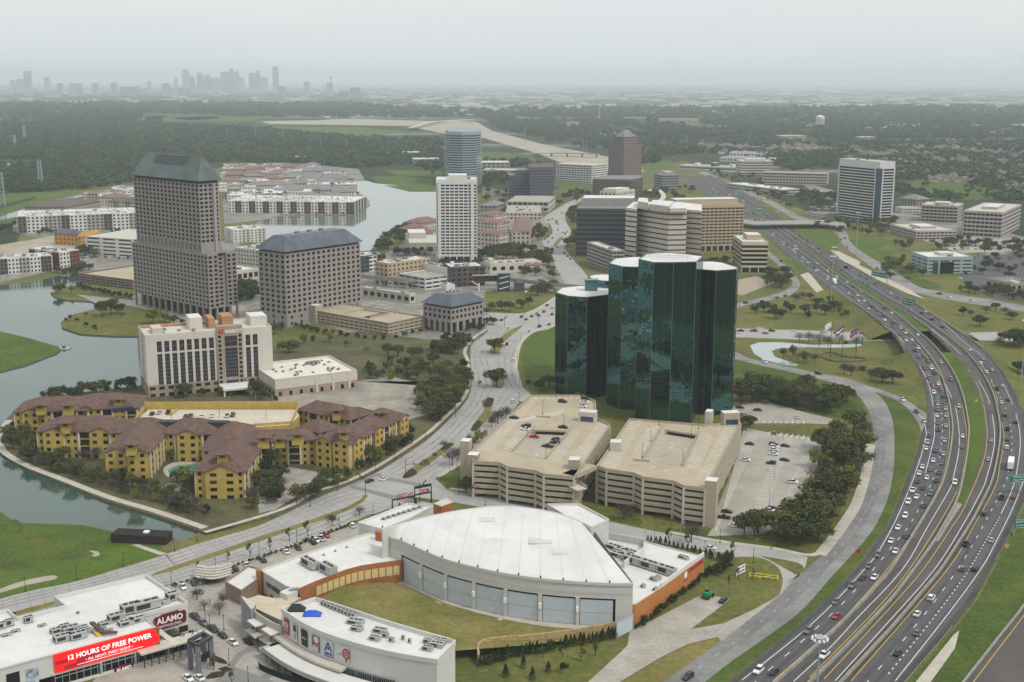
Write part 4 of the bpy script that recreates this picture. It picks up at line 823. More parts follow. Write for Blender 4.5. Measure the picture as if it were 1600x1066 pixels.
rows_=[(385,303,40,30,'w'),(420,301,34,26,'w'),(452,297,36,24,'g'),(487,294,40,26,'g'),(522,295,34,24,'g'),(378,291,38,24,'t'),(408,288,36,22,'g'),(438,287,34,22,'g'),(470,285,36,22,'g'),(505,284,38,22,'g'),(536,284,30,20,'g'),(372,280,34,20,'t'),(398,279,30,18,'t'),(425,278,34,18,'r'),(455,275,34,18,'w'),(484,274,36,18,'g'),(515,275,34,18,'g'),(370,272,34,16,'r'),(396,270,30,16,'r'),(424,269,34,16,'t'),(450,267,32,16,'w'),(477,266,30,16,'w'),(400,263,34,14,'r'),(428,261,34,14,'r'),(457,260,40,14,'r'),(490,264,30,14,'g'),(185,300,40,26,'w'),(202,294,34,24,'w'),(205,302,30,24,'t'),(180,307,36,20,'r'),(388,257,26,16,'t'),(372,257,26,16,'t'),(423,257,26,16,'t'),(362,257,26,16,'w'),(488,257,26,16,'g'),(391,260,26,17,'w'),(381,260,26,17,'r'),(423,260,26,17,'t'),(423,260,26,17,'r'),(481,260,26,17,'w'),(473,263,26,17,'g'),(426,263,26,17,'w'),(480,263,26,17,'w'),(382,263,26,17,'t'),(360,263,26,17,'w'),(508,266.5,26,18,'g'),(442,266.5,26,18,'t'),(527,266.5,26,18,'g'),(488,266.5,26,18,'g'),(427,266.5,26,18,'t'),(436,270,26,19,'w'),(519,270,26,19,'w'),(359,270,26,19,'t'),(393,270,26,19,'r'),(435,270,26,19,'r'),(514,274,26,19,'g'),(448,274,26,19,'g'),(461,274,26,19,'g'),(463,274,26,19,'g'),(396,274,26,19,'g'),(482,278,30,20,'w'),(515,278,30,20,'g'),(480,278,30,20,'w'),(485,278,30,20,'g'),(535,278,30,20,'g'),(460,282,30,21,'t'),(477,282,30,21,'t'),(510,282,30,21,'g'),(403,282,30,21,'w'),(364,282,30,21,'r'),(540,287,30,22,'w'),(417,287,30,22,'w'),(430,287,30,22,'w'),(356,287,30,22,'t'),(498,287,30,22,'w'),(360,292,30,23,'t'),(497,292,30,23,'g'),(489,292,30,23,'g'),(457,292,30,23,'g'),(448,292,30,23,'w'),(411,298,30,24,'w'),(373,298,30,24,'t'),(358,298,30,24,'w'),(537,298,30,24,'g'),(468,298,30,24,'w'),(483,305,30,26,'g'),(412,305,30,26,'w'),(522,305,30,26,'g'),(424,305,30,26,'t'),(425,305,30,26,'t'),(192,293,26,20,'w'),(177,302,26,20,'t'),(208,298,26,20,'w'),(182,300,26,20,'w'),(199,306,26,20,'w'),(151,301,26,20,'t'),(154,301,26,20,'r'),(172,305,26,20,'w'),(196,292,26,20,'w'),(209,292,26,20,'w')]
ROOFS={'w':(ROOFW,'white',None),'g':(GREYR,'grey',1),'t':(PALEY,'cream',None),'r':(REDR,'red',1)}
ORD=['first','second','third','fourth','fifth','sixth','seventh','eighth','ninth','tenth','eleventh','twelfth','thirteenth','fourteenth','fifteenth','sixteenth','seventeenth','eighteenth','nineteenth','twentieth']
def ordinal(k):
 return ORD[k-1]if k<=20 else '%d%s'%(k,{1:'st',2:'nd',3:'rd'}.get(k%10 if k%100 not in(11,12,13)else 0,'th'))
cnt={}
for x,y,w_,d_,k in sorted(rows_):
 cnt[k]=cnt.get(k,0)+1;m,nm,hp=ROOFS[k];h=11.
 p=at(x,y,h);yaw=R.choice([.1,.25,-.05])+.1
 root=thing('apartment_block','%s %s roofed low block of flats counted from the left around the granite tower'%(ordinal(cnt[k]),nm),'apartment block',(p.x,p.y,0),yaw,'low flats behind the granite tower')
 w,g=MB(),MB();sx,sy=w_*1.15,d_*1.6
 for o,d,l in sides(sx,sy,-sx/2,-sy/2):
  facade(w,g,o,d,l,0,h,3,max(2,round(l/4.5)),.5,.5,.4)
 w.done('wall',R.choice([PALEY,WHITEW,S21,TAUPE]),root);g.done('window_glass',GLASS,root,stuff=True)
 if hp:q=MB();q.hip(-sx/2,-sy/2,sx/2,sy/2,h,h+4.5,.8,None,0,0);q.done('roof',m,root)
 else:flat_roof(root,sx,sy,h,m,.9,None,-sx/2,-sy/2,units=5)
# THE LARGE NEAR BUILDINGS
def text_mesh(body,size,m,loc,xdir,up=(0,0,1),depth=.12,align='LEFT',name='lettering',parent=None,bold=.0,width=None,font_shear=0.):
 """raised letters: baseline start at loc, running along xdir, standing along up"""
 cu=bpy.data.curves.new(name,'FONT');cu.body=body;cu.size=size;cu.extrude=depth/2;cu.align_x=align;cu.resolution_u=2;cu.offset=bold;cu.shear=font_shear
 tmp=bpy.data.objects.new(name,cu);COL.objects.link(tmp);bpy.context.view_layer.update()
 me=bpy.data.meshes.new_from_object(tmp);COL.objects.unlink(tmp);bpy.data.objects.remove(tmp);me.name=name
 if width:
  xs=[v.co.x for v in me.vertices];w0=max(xs)-min(xs)
  for v in me.vertices:v.co.x*=width/w0
 me.materials.clear();me.materials.append(m)
 o=bpy.data.objects.new(name,me);link(o,parent)
 x=Vector(xdir).normalized();u=Vector(up).normalized();z=x.cross(u)
 from mathutils import Matrix
 o.matrix_local=Matrix(((x.x,u.x,z.x,loc[0]),(x.y,u.y,z.y,loc[1]),(x.z,u.z,z.z,loc[2]),(0,0,0,1)))
 return o
REDL=mat('red letters',(.42,.02,.03),.5,0);WHITEL=mat('white letters',(.8,.8,.8),.5,0);BLACKL=mat('black letters',(.015,.015,.018),.5,0)
CURT=mat('green mirror glass',(.07,.185,.19),.025,0,metal=1.0);FRAMEM=mat('dark mullion',(.02,.035,.035),.4,0,spec=.5);FRAMEL=mat('pale mullion',(.09,.13,.13),.4,0)
def glass_tower(label,H,front,depth):
 F=poly_px(front,H);n=len(F)
 mid=(F[0]+F[-1])/2;t=(F[-1]-F[0]).normalized();back=Vector((-t.y,t.x,0))
 B=[p-back*((p-mid).dot(back))for p in F]
 B=[b_+back*(abs((F[i]-mid).dot(back))+depth)for i,b_ in enumerate(B)][::-1]
 P=F+B;O=mid;Q=[Vector((p.x-O.x,p.y-O.y,0))for p in P]
 if sum(Q[i].x*Q[(i+1)%len(Q)].y-Q[(i+1)%len(Q)].x*Q[i].y for i in range(len(Q)))<0:Q=Q[::-1]
 root=thing('glass_tower',label,'office tower',(O.x,O.y,0),0,'green glass towers')
 c=MB();c.prism([(q.x*.995,q.y*.995)for q in Q],0,H-.1);c.done('frame',FRAMEM,root)
 for i,p in enumerate(Q):
  q=Q[(i+1)%len(Q)];l=(q-p).length
  if l<1:continue
  d=(q-p).normalized();nn=Vector((d.y,-d.x,0));k=max(1,round(l/1.9));r=max(1,round(H/1.95));cw,rh=l/k,H/r
  w=MB();fmul=R.uniform(.5,1.3)
  for a in range(k):
   for b_ in range(r):
    j=[R.gauss(0,.009)*fmul for _ in range(3)]
    def pt(s,z,e):v=p+d*s+nn*(.12+e);return(v.x,v.y,z)
    s0,s1,z0,z1=a*cw+.04,(a+1)*cw-.04,b_*rh+.05,(b_+1)*rh-.05
    w.q([pt(s0,z0,j[0]),pt(s1,z0,j[1]),pt(s1,z1,j[1]+j[2]),pt(s0,z1,j[0]+j[2])])
  w.done('curtain_wall',CURT,root,stuff=True)
  ml=MB()
  for a in range(0,k+1,3):
   v=p+d*(a*cw)+nn*.16;ml.obox((v.x,v.y),.07 if 0<a<k else .26,.14,H,math.atan2(d.y,d.x))
  ml.done('mullion',FRAMEL,root,stuff=True)
 rf=MB();rf.prism([(q.x*.99,q.y*.99)for q in Q],H-.1,H+.12);rf.done('roof',ROOFW,root)
 cp_=MB();rr=[Vector((q.x,q.y,H))for q in Q]+[Vector((Q[0].x,Q[0].y,H))]
 ribbon(cp_,rr,.3,-.1,0,.55);cp_.done('parapet',FRAMEL,root)
 return root,Q
HE=rise((1141.5,646),421.5)
HA=rise((865.2,614),458.5)
g1,_=glass_tower('lowest separate green glass tower, standing left of the others',HA,[(868.5,458),(887.5,463.5),(917,465.5),(950,461.5)],18)
q=MB();q.box(-3.5,-2,3.5,3,HA+.5,HA+6);q.box(-4,-2.6,4,3.5,HA+6,HA+6.5);q.done('plant_room',mat('teal screen',(.06,.17,.17),.3,.1,.5),g1).location=(6,12,0)
glass_tower('green glass tower mostly hidden behind the left one, only its corner showing',HA+4,[(927,438),(945,440),(962,440),(975,437)],14)
glass_tower('green glass tower with dark green top, left of the tallest middle one',HE,[(952,412.5),(972.5,417.5),(998,418.5),(1016,415)],20)
gd,Qd=glass_tower('tallest middle green glass tower with roof rails around its white roof',HE+7,[(998.5,406),(1021,411),(1052.5,411),(1088,410)],22)
glass_tower('rightmost green glass tower facing the parking lot',HE,[(1090,421.5),(1118.8,424),(1150.5,421.5),(1153,419)],20)
rl=MB();zr=HE+7.5
for k in range(14):
 a_=Qd[0].lerp(Qd[3],k/13)*.85;rl.tube((a_.x,a_.y+3,zr),(a_.x,a_.y+3,zr+2.2),.06,n=4);rl.tube((a_.x,a_.y+9,zr),(a_.x,a_.y+9,zr+2.2),.06,n=4)
for dy in(3,9):
 for z in(1.1,2.2):a_,b_=Qd[0]*.85,Qd[3]*.85;rl.tube((a_.x,a_.y+dy,zr+z),(b_.x,b_.y+dy,zr+z),.07,n=4)
rl.done('roof_rail',STEEL,gd)
for k in range(5):q=MB();q.tube((-8+5*k,12,zr),(-8+5*k,12,zr+R.uniform(5,9)),.09,.03,5);q.done('antenna',STEEL,gd)
GH=rise((1118,818),757)
def deck_garage(name,label,outline,levels,fronts,loc_px):
 P=poly_px(outline,GH);O=at(*loc_px)
 A=sum(P[i].x*P[(i+1)%len(P)].y-P[(i+1)%len(P)].x*P[i].y for i in range(len(P)))
 if A<0:P=P[::-1]
 Q=[Vector((p.x-O.x,p.y-O.y,0))for p in P];loop=Q+[Q[0]]
 root=thing(name,label,'parking garage',(O.x,O.y,0),0,'parking garages in front of the green towers');fh=(GH-1.0)/levels
 for k in range(levels+1):
  z=k*fh
  if k:s=MB();s.prism([(q.x*.998,q.y*.998)for q in Q],z-.5,z,bottom=True);s.done('deck_slab',DECK,root)
  if k:b=MB();ribbon(b,loop,.35,z-.65,0,1.65);b.done('parapet_band',BEIGE,root)
 c=MB()
 for i,p in enumerate(Q):
  q=Q[(i+1)%len(Q)];l=(q-p).length;n=max(1,int(l/16))
  for j in range(n):
   v=p.lerp(q,j/n);c.obox((v.x*.997,v.y*.997),.9,.8,GH-1,math.atan2(q.y-p.y,q.x-p.x))
 for i in range(-4,5):
  for j in range(-5,6):c.obox((i*13,j*13),.7,.7,1)if False else None
 c.done('column',PALEY,root,stuff=True)
 cr_=MB();cr_.prism([(q.x*.8,q.y*.86)for q in Q],0,GH-1.7);cr_.done('interior_shade_core',VOID,root)  # near-black solid stands in for the shade deep between the decks
 return root,O,Q
gr2,O2,Q2=deck_garage('parking_garage','right beige parking garage with zigzag front and a row of stalls along its right side',[(933,727),(948,732),(991,738),(1005,744.5),(1052.5,750.5),(1069,758),(1102,762),(1157,659),(1100,663),(984,653.5)],6,None,(1040,770))
gr1,O1,Q1=deck_garage('parking_garage','left beige parking garage with zigzag front beside the boulevard',[(739,719.5),(781,722),(792.5,728.5),(837,734.5),(850,740),(897,744),(908,729),(953,663),(931,652),(930,626),(911,617),(830,617),(738,704)],6,None,(840,740))
ZD=GH-.98
stl=MB()
def stalls(a,b_,c,d,z=ZD,step=2.75):
 A,B,C,D=[at(*p,z)for p in(a,b_,c,d)];n=max(1,int((B-A).length/step))
 for i in range(n+1):
  p,q=A.lerp(B,i/n),C.lerp(D,i/n);t=(q-p).normalized();w=Vector((-t.y,t.x,0))*.17
  stl.q([p-w,q-w,q+w,p+w])
def patch(root,O,name,pts,m,zs):
 q=MB();q.q([tuple(at(x,y,z)-Vector((O.x,O.y,0)))for(x,y),z in zip(pts,zs)]);q.done(name,m,root)
def wall_px(root,O,name,pts,z,h,m,th=.3):
 q=MB();P=[at(x,y,z)-Vector((O.x,O.y,z))for x,y in pts];ribbon(q,P,th,z,0,h);q.done(name,m,root)
RAMPM=fine(mat('shaded ramp deck',(.36,.32,.25),.85,.08,.1),.5,.08)
patch(gr2,O2,'ramp',[(1006,717),(1066,729),(1090,680),(1037,670)],RAMPM,[ZD+.03]*4)
wall_px(gr2,O2,'ramp_wall',[(1036,664),(1005,717)],ZD,1.0,BEIGE);wall_px(gr2,O2,'ramp_wall',[(1093,674),(1066,729)],ZD,1.0,BEIGE);wall_px(gr2,O2,'ramp_wall',[(990,720),(1015,722)],ZD,1.0,BEIGE,.5)
q=MB();p0,p1=at(1039,678,ZD)-Vector((O2 .x,O2 .y,0)),at(1089,686,ZD)-Vector((O2 .x,O2 .y,0));d=(p1-p0);q.obox(((p0+p1)/2)[:2],d.length,.6,2.2,math.atan2(d.y,d.x),ZD,0);q.done('ramp_portal',BEIGE,gr2)
q=MB();q.obox((((p0+p1)/2)+Vector((.1,-.4,0)))[:2],d.length*.86,.3,1.3,math.atan2(d.y,d.x),ZD+.03,0);q.done('ramp_opening',VOID,gr2)
patch(gr1,O1,'ramp',[(800,709),(851,718),(888,681),(834,678)],RAMPM,[ZD+.03]*4)
wall_px(gr1,O1,'ramp_wall',[(836,667),(800,706)],ZD,1.0,BEIGE);wall_px(gr1,O1,'ramp_wall',[(892,671),(852,718)],ZD,1.0,BEIGE);wall_px(gr1,O1,'ramp_wall',[(838,652),(860,653)],ZD,.9,BEIGE,.5)
p0,p1=at(834,678,ZD)-Vector((O1 .x,O1 .y,0)),at(886,680,ZD)-Vector((O1 .x,O1 .y,0));d=p1-p0
q=MB();q.obox(((p0+p1)/2)[:2],d.length,.6,2.2,math.atan2(d.y,d.x),ZD,0);q.done('ramp_portal',BEIGE,gr1)
q=MB();q.obox((((p0+p1)/2)+Vector((0,-.4,0)))[:2],d.length*.9,.3,1.3,math.atan2(d.y,d.x),ZD+.03,0);q.done('ramp_opening',VOID,gr1)
for s in[((982,660),(937,726),(1003,658),(966,730)),((1034,668),(990,736)if False else(1003,716),(1014,664),(986,712)),((1094,676),(1072,728),(1114,679),(1094,733)),((1153,664),(1106,752),(1136,662),(1086,748)),((1037,672),(1008,717),(1050,675),(1024,721)),((1088,684),(1066,728),(1074,682),(1048,725)),((829,619),(745,702),(846,619),(768,705)),((833,670),(802,704),(815,666),(786,700)),((893,672),(856,716),(908,674),(876,720)),((950,665),(908,726),(934,662),(888,722)),((840,618),(905,618),(836,622.5),(901,623)),((812,655),(880,640),(800,660),(868,650))]:stalls(*s)
for s in[((1186,678),(1120,830),(1168,676),(1112,815)),((1240,684),(1184,830),(1222,682),(1164,828)),((1262,686),(1206,834),(1280,690),(1224,834)),((1200,680),(1262,687),(1204,674),(1266,681)),((1192,661),(1256,662),(1196,657),(1256,658))]:stalls(*s,z=.14)
stl.done('parking_stall_paint',mat('stall paint',(.72,.71,.68),.7,.1,2),kind='structure')
for k,(x,y)in enumerate([(848,700),(838,712),(1040,735),(1020,730),(1048,700),(1122,670),(875,655)]):
 p=at(x,y,ZD+.05);t=Vector((.55,.8,0)).normalized();s=Vector((t.y,-t.x,0));q=MB()
 q.q([p-t*2-s*.15,p-t*2+s*.15,p+t*.4+s*.15,p+t*.4-s*.15]);q.q([p+t*.4-s*.7,p+t*.4+s*.7,p+t*1.8]);q.done('painted_arrow',WHITE,kind='structure')
for root,O,(x0,y0,x1,y1),h,m,nm in[(gr2,O2,(1101,762,1119,764),3,BEIGE,'stair_tower'),(gr2,O2,(1131,662,1156,661),5,BEIGE,'lift_lobby'),(gr2,O2,(1101,659,1111,660),5,PALEY,'stair_tower'),(gr2,O2,(953,702,970,703),3.2,PALEY,'stair_tower'),(gr1,O1,(719,703,733,704),4,BEIGE,'stair_tower'),(gr1,O1,(904,656,930,658),4,PALEY,'lift_lobby'),(gr1,O1,(888,730,905,731),3.2,BEIGE,'stair_tower'),(gr1,O1,(730,716,746,717),1.5,TAUPE,'stair_tower')]:
 p0,p1=at(x0,y0,GH)-Vector((O.x,O.y,0)),at(x1,y1,GH)-Vector((O.x,O.y,0));d=p1-p0;yw=math.atan2(d.y,d.x)
 q=MB();c=(p0+p1)/2+Vector((-math.sin(yw),math.cos(yw),0))*2.6
 q.obox(c[:2],d.length,5.2,GH+h,yw,0,0,1);o=q.done(nm,[m,ROOFW],root)
 if nm=='lift_lobby':
  q=MB();c2=(p0+p1)/2-Vector((-math.sin(yw),math.cos(yw),0))*.03;q.obox(c2[:2],d.length*.75,.1,2.4,yw,GH-.6,0);q.done('lobby_glass',BLUEG,o)
wall_px(gr2,O2,'side_louvre',[(1104,764),(1158,661)],1,.1,BEIGE)
p0,p1=at(897,744,GH-1),at(934,728,GH-1);d=p1-p0;yw=math.atan2(d.y,d.x)
t=thing('garage_link_bridge','beige link bridge joining the two parking garages at roof level','bridge',(p0 .x,p0 .y,0),yw)
box_part(t,'deck',0,-1,d.length,6,GH-1.6,GH-1,DECK);box_part(t,'parapet',0,-1.3,d.length,-.9,GH-1.8,GH+.1,BEIGE)
p=at(899,803)
t=thing('elevated_walkway','narrow elevated beige walkway on one tall square pier between the garages','walkway',(p.x,p.y,0),yw+1.15)
box_part(t,'pier',-1,-1,1,1,0,11.5,TANS);box_part(t,'platform',-4.5,-2.5,4.5,2.5,11.5,12,PALEY);box_part(t,'walkway_deck',4.5,-1.6,42,1.6,11.4,12,DECK);box_part(t,'railing',-4.5,-2.7,4.5,-2.5,12,13.2,STEEL);box_part(t,'railing',4.5,-1.8,42,-1.6,12,13.1,STEEL)
Hm=rise((231,624),527)
O,yaw,a,b=frame((226.5,527),(216,518.5),(424.5,512.5),Hm)
t=thing('hotel','cream hotel slab with dark vertical window strips and red and white roof sign','hotel',(O.x,O.y,0),yaw)
CRM=mat('cream hotel wall',(.56,.525,.46),.8,.04,.2)
w,wb=MB(),MB();z0=7.6;F=lambda f:f*a
cuts=[.086+.058*k for k in range(8)]+[.785,.843];sw=.038
xs=[0.];
for c in cuts:xs+=[F(c),F(c+sw)]
xs+=[a]
def vq(m_,x0,x1,za,zb,y=0.):m_.q([(x0,y,za),(x1,y,za),(x1,y,zb),(x0,y,zb)])
zt0,zt1,zg=Hm-9.2,Hm-3.0,Hm-10.2
for i in range(len(xs)-1):
 x0,x1=xs[i],xs[i+1]
 if i%2==0:
  if x0<F(.55)<x1:vq(w,x0,F(.553),z0,Hm);vq(w,F(.757),x1,z0,Hm)
  else:vq(w,x0,x1,z0,Hm)
 else:vq(w,x0,x1,zt1,Hm);vq(w,x0,x1,zg,zt0)
w.q([(0,b,z0),(0,0,z0),(0,0,Hm),(0,b,Hm)]);w.q([(a,0,z0),(a,b,z0),(a,b,Hm),(a,0,Hm)]);w.q([(a,b,z0),(0,b,z0),(0,b,Hm),(a,b,Hm)])
w.done('wall',CRM,t)
for(o,d,l)in sides(a,b):facade(wb,None or w.__class__()if False else wb,o,d,l,0,z0,2,max(2,round(l/5.2)),.6,.5,.3,0,1,.25,.25)
wb.done('base_wall',[TAUPE,GLASS],t)
STRIP=mat('violet black hotel glass',(.018,.016,.026),.2,0,spec=.5);FRM=mat('strip frame',(.16,.15,.17),.6,0)
for c in cuts:
 for(za,zb,rows)in((z0,zg,8),(zt0,zt1,2)):
  q=MB();q.box(F(c),.35,F(c+sw),.6,za,zb);o=q.done('window_strip',STRIP,t)
  q=MB()
  for k in range(rows+1):q.box(F(c),.25,F(c+sw),.36,za+(zb-za)*k/rows-.12,za+(zb-za)*k/rows+.12)
  for k in range(1,3):q.box(F(c+sw*k/3)-.06,.27,F(c+sw*k/3)+.06,.36,za,zb)
  q.done('mullion',FRM,o)
c0,c1=F(.553),F(.757)
q=MB();q.box(c0,-1.2,c1,3,0,Hm+3.2);bay=q.done('centre_bay',TAUPE,t)
for(za,zb,rows)in((1.2,7.2,2),(9,Hm-9.5,8),(Hm-8.6,Hm-2.6,2)):
 q=MB();q.box(c0+(c1-c0)*.3,-1.3,c0+(c1-c0)*.78,-1.15,za,zb);o=q.done('window_strip',STRIP,t);q=MB()
 for k in range(rows+1):q.box(c0+(c1-c0)*.3,-1.4,c0+(c1-c0)*.78,-1.29,za+(zb-za)*k/rows-.12,za+(zb-za)*k/rows+.12)
 for k in range(7):x=c0+(c1-c0)*(.3+.48*k/6);q.box(x-.07,-1.38,x+.07,-1.29,za,zb)
 q.done('mullion',FRM,o)
q=MB()
for s in(.1,.9):
 for k in range(12):x=c0+(c1-c0)*s;q.box(x-.8,-1.28,x+.8,-1.15,3+k*2.62,4.6+k*2.62)
q.done('window_glass',GLASS,bay,stuff=True)
q=MB()
for k in range(12):q.box(-.1,b*.42,.02,b*.56,3+k*2.65,4.7+k*2.65)
q.done('window_glass',mat('brown glass',(.10,.075,.06),.3,0),t,stuff=True)
text_mesh('MARRIOTT',2.7,WHITEL,(c0+4.6,-1.25,Hm-.9),(1,0,0),parent=t,bold=.06,width=(c1-c0)*.66)
q=MB()
for k in(0,1):q.q([(c0+.6+k*1.7,-1.3,Hm-1.2),(c0+1.5+k*1.7,-1.3,Hm-1.2),(c0+2.5+k*1.5,-1.3,Hm+1.6),(c0+1.6+k*1.5,-1.3,Hm+1.6)])
q.q([(c0+.3,-1.32,Hm+.2),(c0+1.1,-1.32,Hm+.5),(c0+4.2,-1.32,Hm-.9),(c0+4.1,-1.32,Hm-1.3)]);q.done('red_emblem',REDL,t)
flat_roof(t,a,b,Hm,mat('buff roof',(.52,.48,.42),.85,.08,.2),1.,CRM)
box_part(t,'terracotta_strip',1,b-4,a*.53,b-1.2,Hm+.05,Hm+1.3,mat('terracotta coping',(.38,.20,.11),.85,.1,.3))
for x0,x1,h,m in((.37,.47,7,CRM),(.86,.995,5.5,CRM),(.52,.57,6,MATS['terracotta coping']),(.63,.72,6.5,MATS['terracotta coping'])):box_part(t,'penthouse',a*x0,b*.35,a*x1,b*.8,Hm,Hm+h,m,ROOFW if m is CRM else m)
for k in range(9):hvac(t,(a*R.uniform(.05,.5),b*R.uniform(.2,.6),Hm),2,1.5,1.1)
for x,h in((.07,3.2),):box_part(t,'stair_head',a*x,b*.2,a*.15,b*.6,Hm,Hm+h,PALEY)
box_part(t,'porte_cochere',a*.55,-16,a*.78,-1.3,4.4,5.4,CREAM,ROOFW)
for x in(.56,.77):
 box_part(t,'porch_post',a*x-.5,-15.5,a*x+.5,-14.5,0,4.4,CREAM)
Hw=rise((558,609),581)
O,yaw,a,b=frame((429,596),44.,(558,581),Hw)
t=thing('hotel_wing','low cream ballroom wing with many vents on its white roof','hotel wing',(O.x,O.y,0),yaw)
w=MB()
for i,(o,d,l)in enumerate(sides(a,b)):
 facade(w,w,o,d,l,0,Hw*.55,1,max(2,round(l/6)),.55 if i else .3,.45,.3,0,1);n=(d[1],-d[0])
 w.q([(o[0]+n[0]*.2,o[1]+n[1]*.2,Hw*.55),(o[0]+d[0]*l+n[0]*.2,o[1]+d[1]*l+n[1]*.2,Hw*.55),(o[0]+d[0]*l+n[0]*.2,o[1]+d[1]*l+n[1]*.2,Hw),(o[0]+n[0]*.2,o[1]+n[1]*.2,Hw)],2)
w.done('wall',[mat('pink tan panel',(.36,.27,.22),.85,.06,.3),GLASS,CRM],t)
for x in(.5,.7,.9):box_part(t,'pilaster',a*x-.7,-.5,a*x+.7,.2,0,Hw,CRM)
flat_roof(t,a,b,Hw,mat('ivory roof',(.62,.59,.51),.85,.05,.1),1.1,CRM)
for k in range(26):hvac(t,(a*R.uniform(.1,.9),b*R.uniform(.15,.85),Hw),R.uniform(1.2,2.6),R.uniform(.8,1.6),R.uniform(.7,1.3),R.uniform(0,3))
for k in range(6):hvac(t,(a*.62+k*1.3,b*.7+(k%2)*2,Hw),3,1.6,1.6)
Oy=at(300,700)
yt=thing('apartment_complex','ochre yellow apartment complex with brown tiled roofs and small roof turrets on the lake shore','apartment complex',(Oy.x,Oy.y,0),0)
YW=[GYEL,mat('cream column',(.62,.58,.48),.8,.05,.3),mat('olive ochre',(.30,.25,.07),.85,.1,.3)]
def sub_empty(name,loc,yaw):
 o=bpy.data.objects.new(name,None);link(o,yt);o.location=(loc.x-Oy.x,loc.y-Oy.y,0);o.rotation_euler=(0,0,yaw);return o
def wing(nt,rt,depth,H,rh=4.2,gables=(),over=1.0,rows=4,skip_front=False,left=None,zb=0.):
 O,yaw,a,b=frame(nt,left or float(depth),rt,H)
 s=sub_empty('wing',O,yaw);w,g,col,rail=MB(),MB(),MB(),MB()
 for i,(o,d,l)in enumerate(sides(a,b)):
  n=(d[1],-d[0]);k=max(1,round(l/6.2));bl=l/k
  for j in range(k):
   oo=(o[0]+d[0]*bl*j,o[1]+d[1]*bl*j)
   if(j+i)%2==1:
    facade(w,g,oo,d,bl,0,H,rows,1,.84,.74,1.6,0,1,.1)
    for e in(.06,.94):c=(oo[0]+d[0]*bl*e+n[0]*.1,oo[1]+d[1]*bl*e+n[1]*.15);col.obox(c,.75,.6,H*.98)
    for r in range(1,rows):
     c=(oo[0]+d[0]*bl*.5+n[0]*.05,oo[1]+d[1]*bl*.5+n[1]*.05);rail.obox(c,bl*.84 if d[0]else .1,.1 if d[0]else bl*.84,1.,0,H/rows*r+.12)
   else:facade(w,g,oo,d,bl,0,H,rows,2,.42,.5,.25,0,0,.28)
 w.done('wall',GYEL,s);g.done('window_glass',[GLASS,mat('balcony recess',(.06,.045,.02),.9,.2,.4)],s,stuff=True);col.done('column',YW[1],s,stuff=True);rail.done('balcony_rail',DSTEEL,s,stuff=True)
 r=MB();r.hip(0,0,a,b,H,H+rh,over);r.done('roof',REDTILE,s)
 for(f,ww)in gables:
  q=MB();g2=MB();x0,x1=a*f-ww/2,a*f+ww/2
  facade(q,g2,(x0,-1.4),(1,0),ww,0,H,rows,2,.42,.5,.25,0,0,.28)
  for x,sgn in((x0,1),(x1,-1)):
   p=[(x,0,0),(x,-1.4,0),(x,-1.4,H),(x,0,H)];q.q(p if sgn>0 else p[::-1])
  q.q([(x0,-1.4,H),(x1,-1.4,H),((x0+x1)/2,-1.4,H+ww*.22)]);q.done('gable_bay',GYEL,s);g2 .done('window_glass',GLASS,s,stuff=True)
  q=MB();xm,zr=(x0+x1)/2,H+ww*.22+.25
  for xa,xb in((x0-.6,xm),(xm,x1+.6)):
   za=H-.15 if xa<xm else zr;zb_=zr if xa<xm else H-.15
   q.q([(xa,-2,za),(xb,-2,zb_),(xb,b*.4,zb_),(xa,b*.4,za)]);q.q([(xa,-2,za-.3),(xb,-2,zb_-.3),(xb,-2,zb_),(xa,-2,za)])
  q.done('gable_roof',REDTILE,s)
 return s,a,b
hy=rise((60,718),673)
wing((22.5,643.5),(138,641),20,hy,5,[(.22,8)]);wing((100,640),(215,637),24,hy,5,[(.3,9)])
wing((58,673.5),(185,673.5),19,hy,5,[(.2,9),(.78,10)]);wing((250,677),(337,678),19,hy,5,[(.5,10)]);wing((172,676),(260,675),16,hy,5)
wing((165,705.5),(234,705),0,rise((169,750),705),5.5,[(.24,9),(.72,9)],left=(186,660)if False else None)if False else wing((165,705.5),(234,705),42,rise((169,750),705),6,[(.24,9),(.72,9)])
hf=rise((306,781),735.5)
wing((305,735.5),(381,736),34,hf,5.5,[(.55,14)]);wing((318,704),(396,702),36,hf,6.5)
wing((383,690),(492,687),13,rise((492,728),687),3.6);
hr=rise((545,736),692)
wing((494.5,686),(547,692.5),16,hr,4.5,[(.25,8),(.75,8)])
O,yaw,a,b=frame((547,693),16.,(636.5,648.5),hr)
s,a,b=wing((547,693),(636.5,648.5),16,hr,4.5,[(.1,8),(.45,8),(.9,8)])
wing((466,640),(547,656),13,hy,4.5);wing((466,668),(500,676),12,hy,4)
def turret(x,y,top,sz=4.2,tall=False):
 p=at(x,y,hy+4);s=sub_empty('turret',p,.1);z0=0 if tall else hy-1;z1=hy+top-3.6
 q=MB();q.box(-sz/2,-sz/2,sz/2,sz/2,z0,z1);q.done('wall',GYEL,s)
 q=MB()
 for(px,py,lx,ly)in((0,-sz/2-.02,.8,.1),(-.9,-sz/2-.02,.5,.1),(.9,-sz/2-.02,.5,.1),(sz/2+.02,0,.1,.8),(-sz/2-.02,0,.1,.8)):q.box(px-lx/2,py-ly/2,px+lx/2,py+ly/2,z1-1.9,z1-.6)
 q.done('opening',VOID,s,stuff=True)
 q=MB();q.hip(-sz/2,-sz/2,sz/2,sz/2,z1,z1+2,1.5);q.done('roof',REDTILE,s)
for x,y,h in[(64,632,8),(106,634,8.5),(103,660,8),(185,623,8),(205,693,8),(348,712,9),(526,640,8),(597,644,8),(537,674,8)]:turret(x,y,h)
for x,y in[(412,682),(465,677)]:turret(x,y,8,5)
turret(437,681,7)
Hg=hy+3
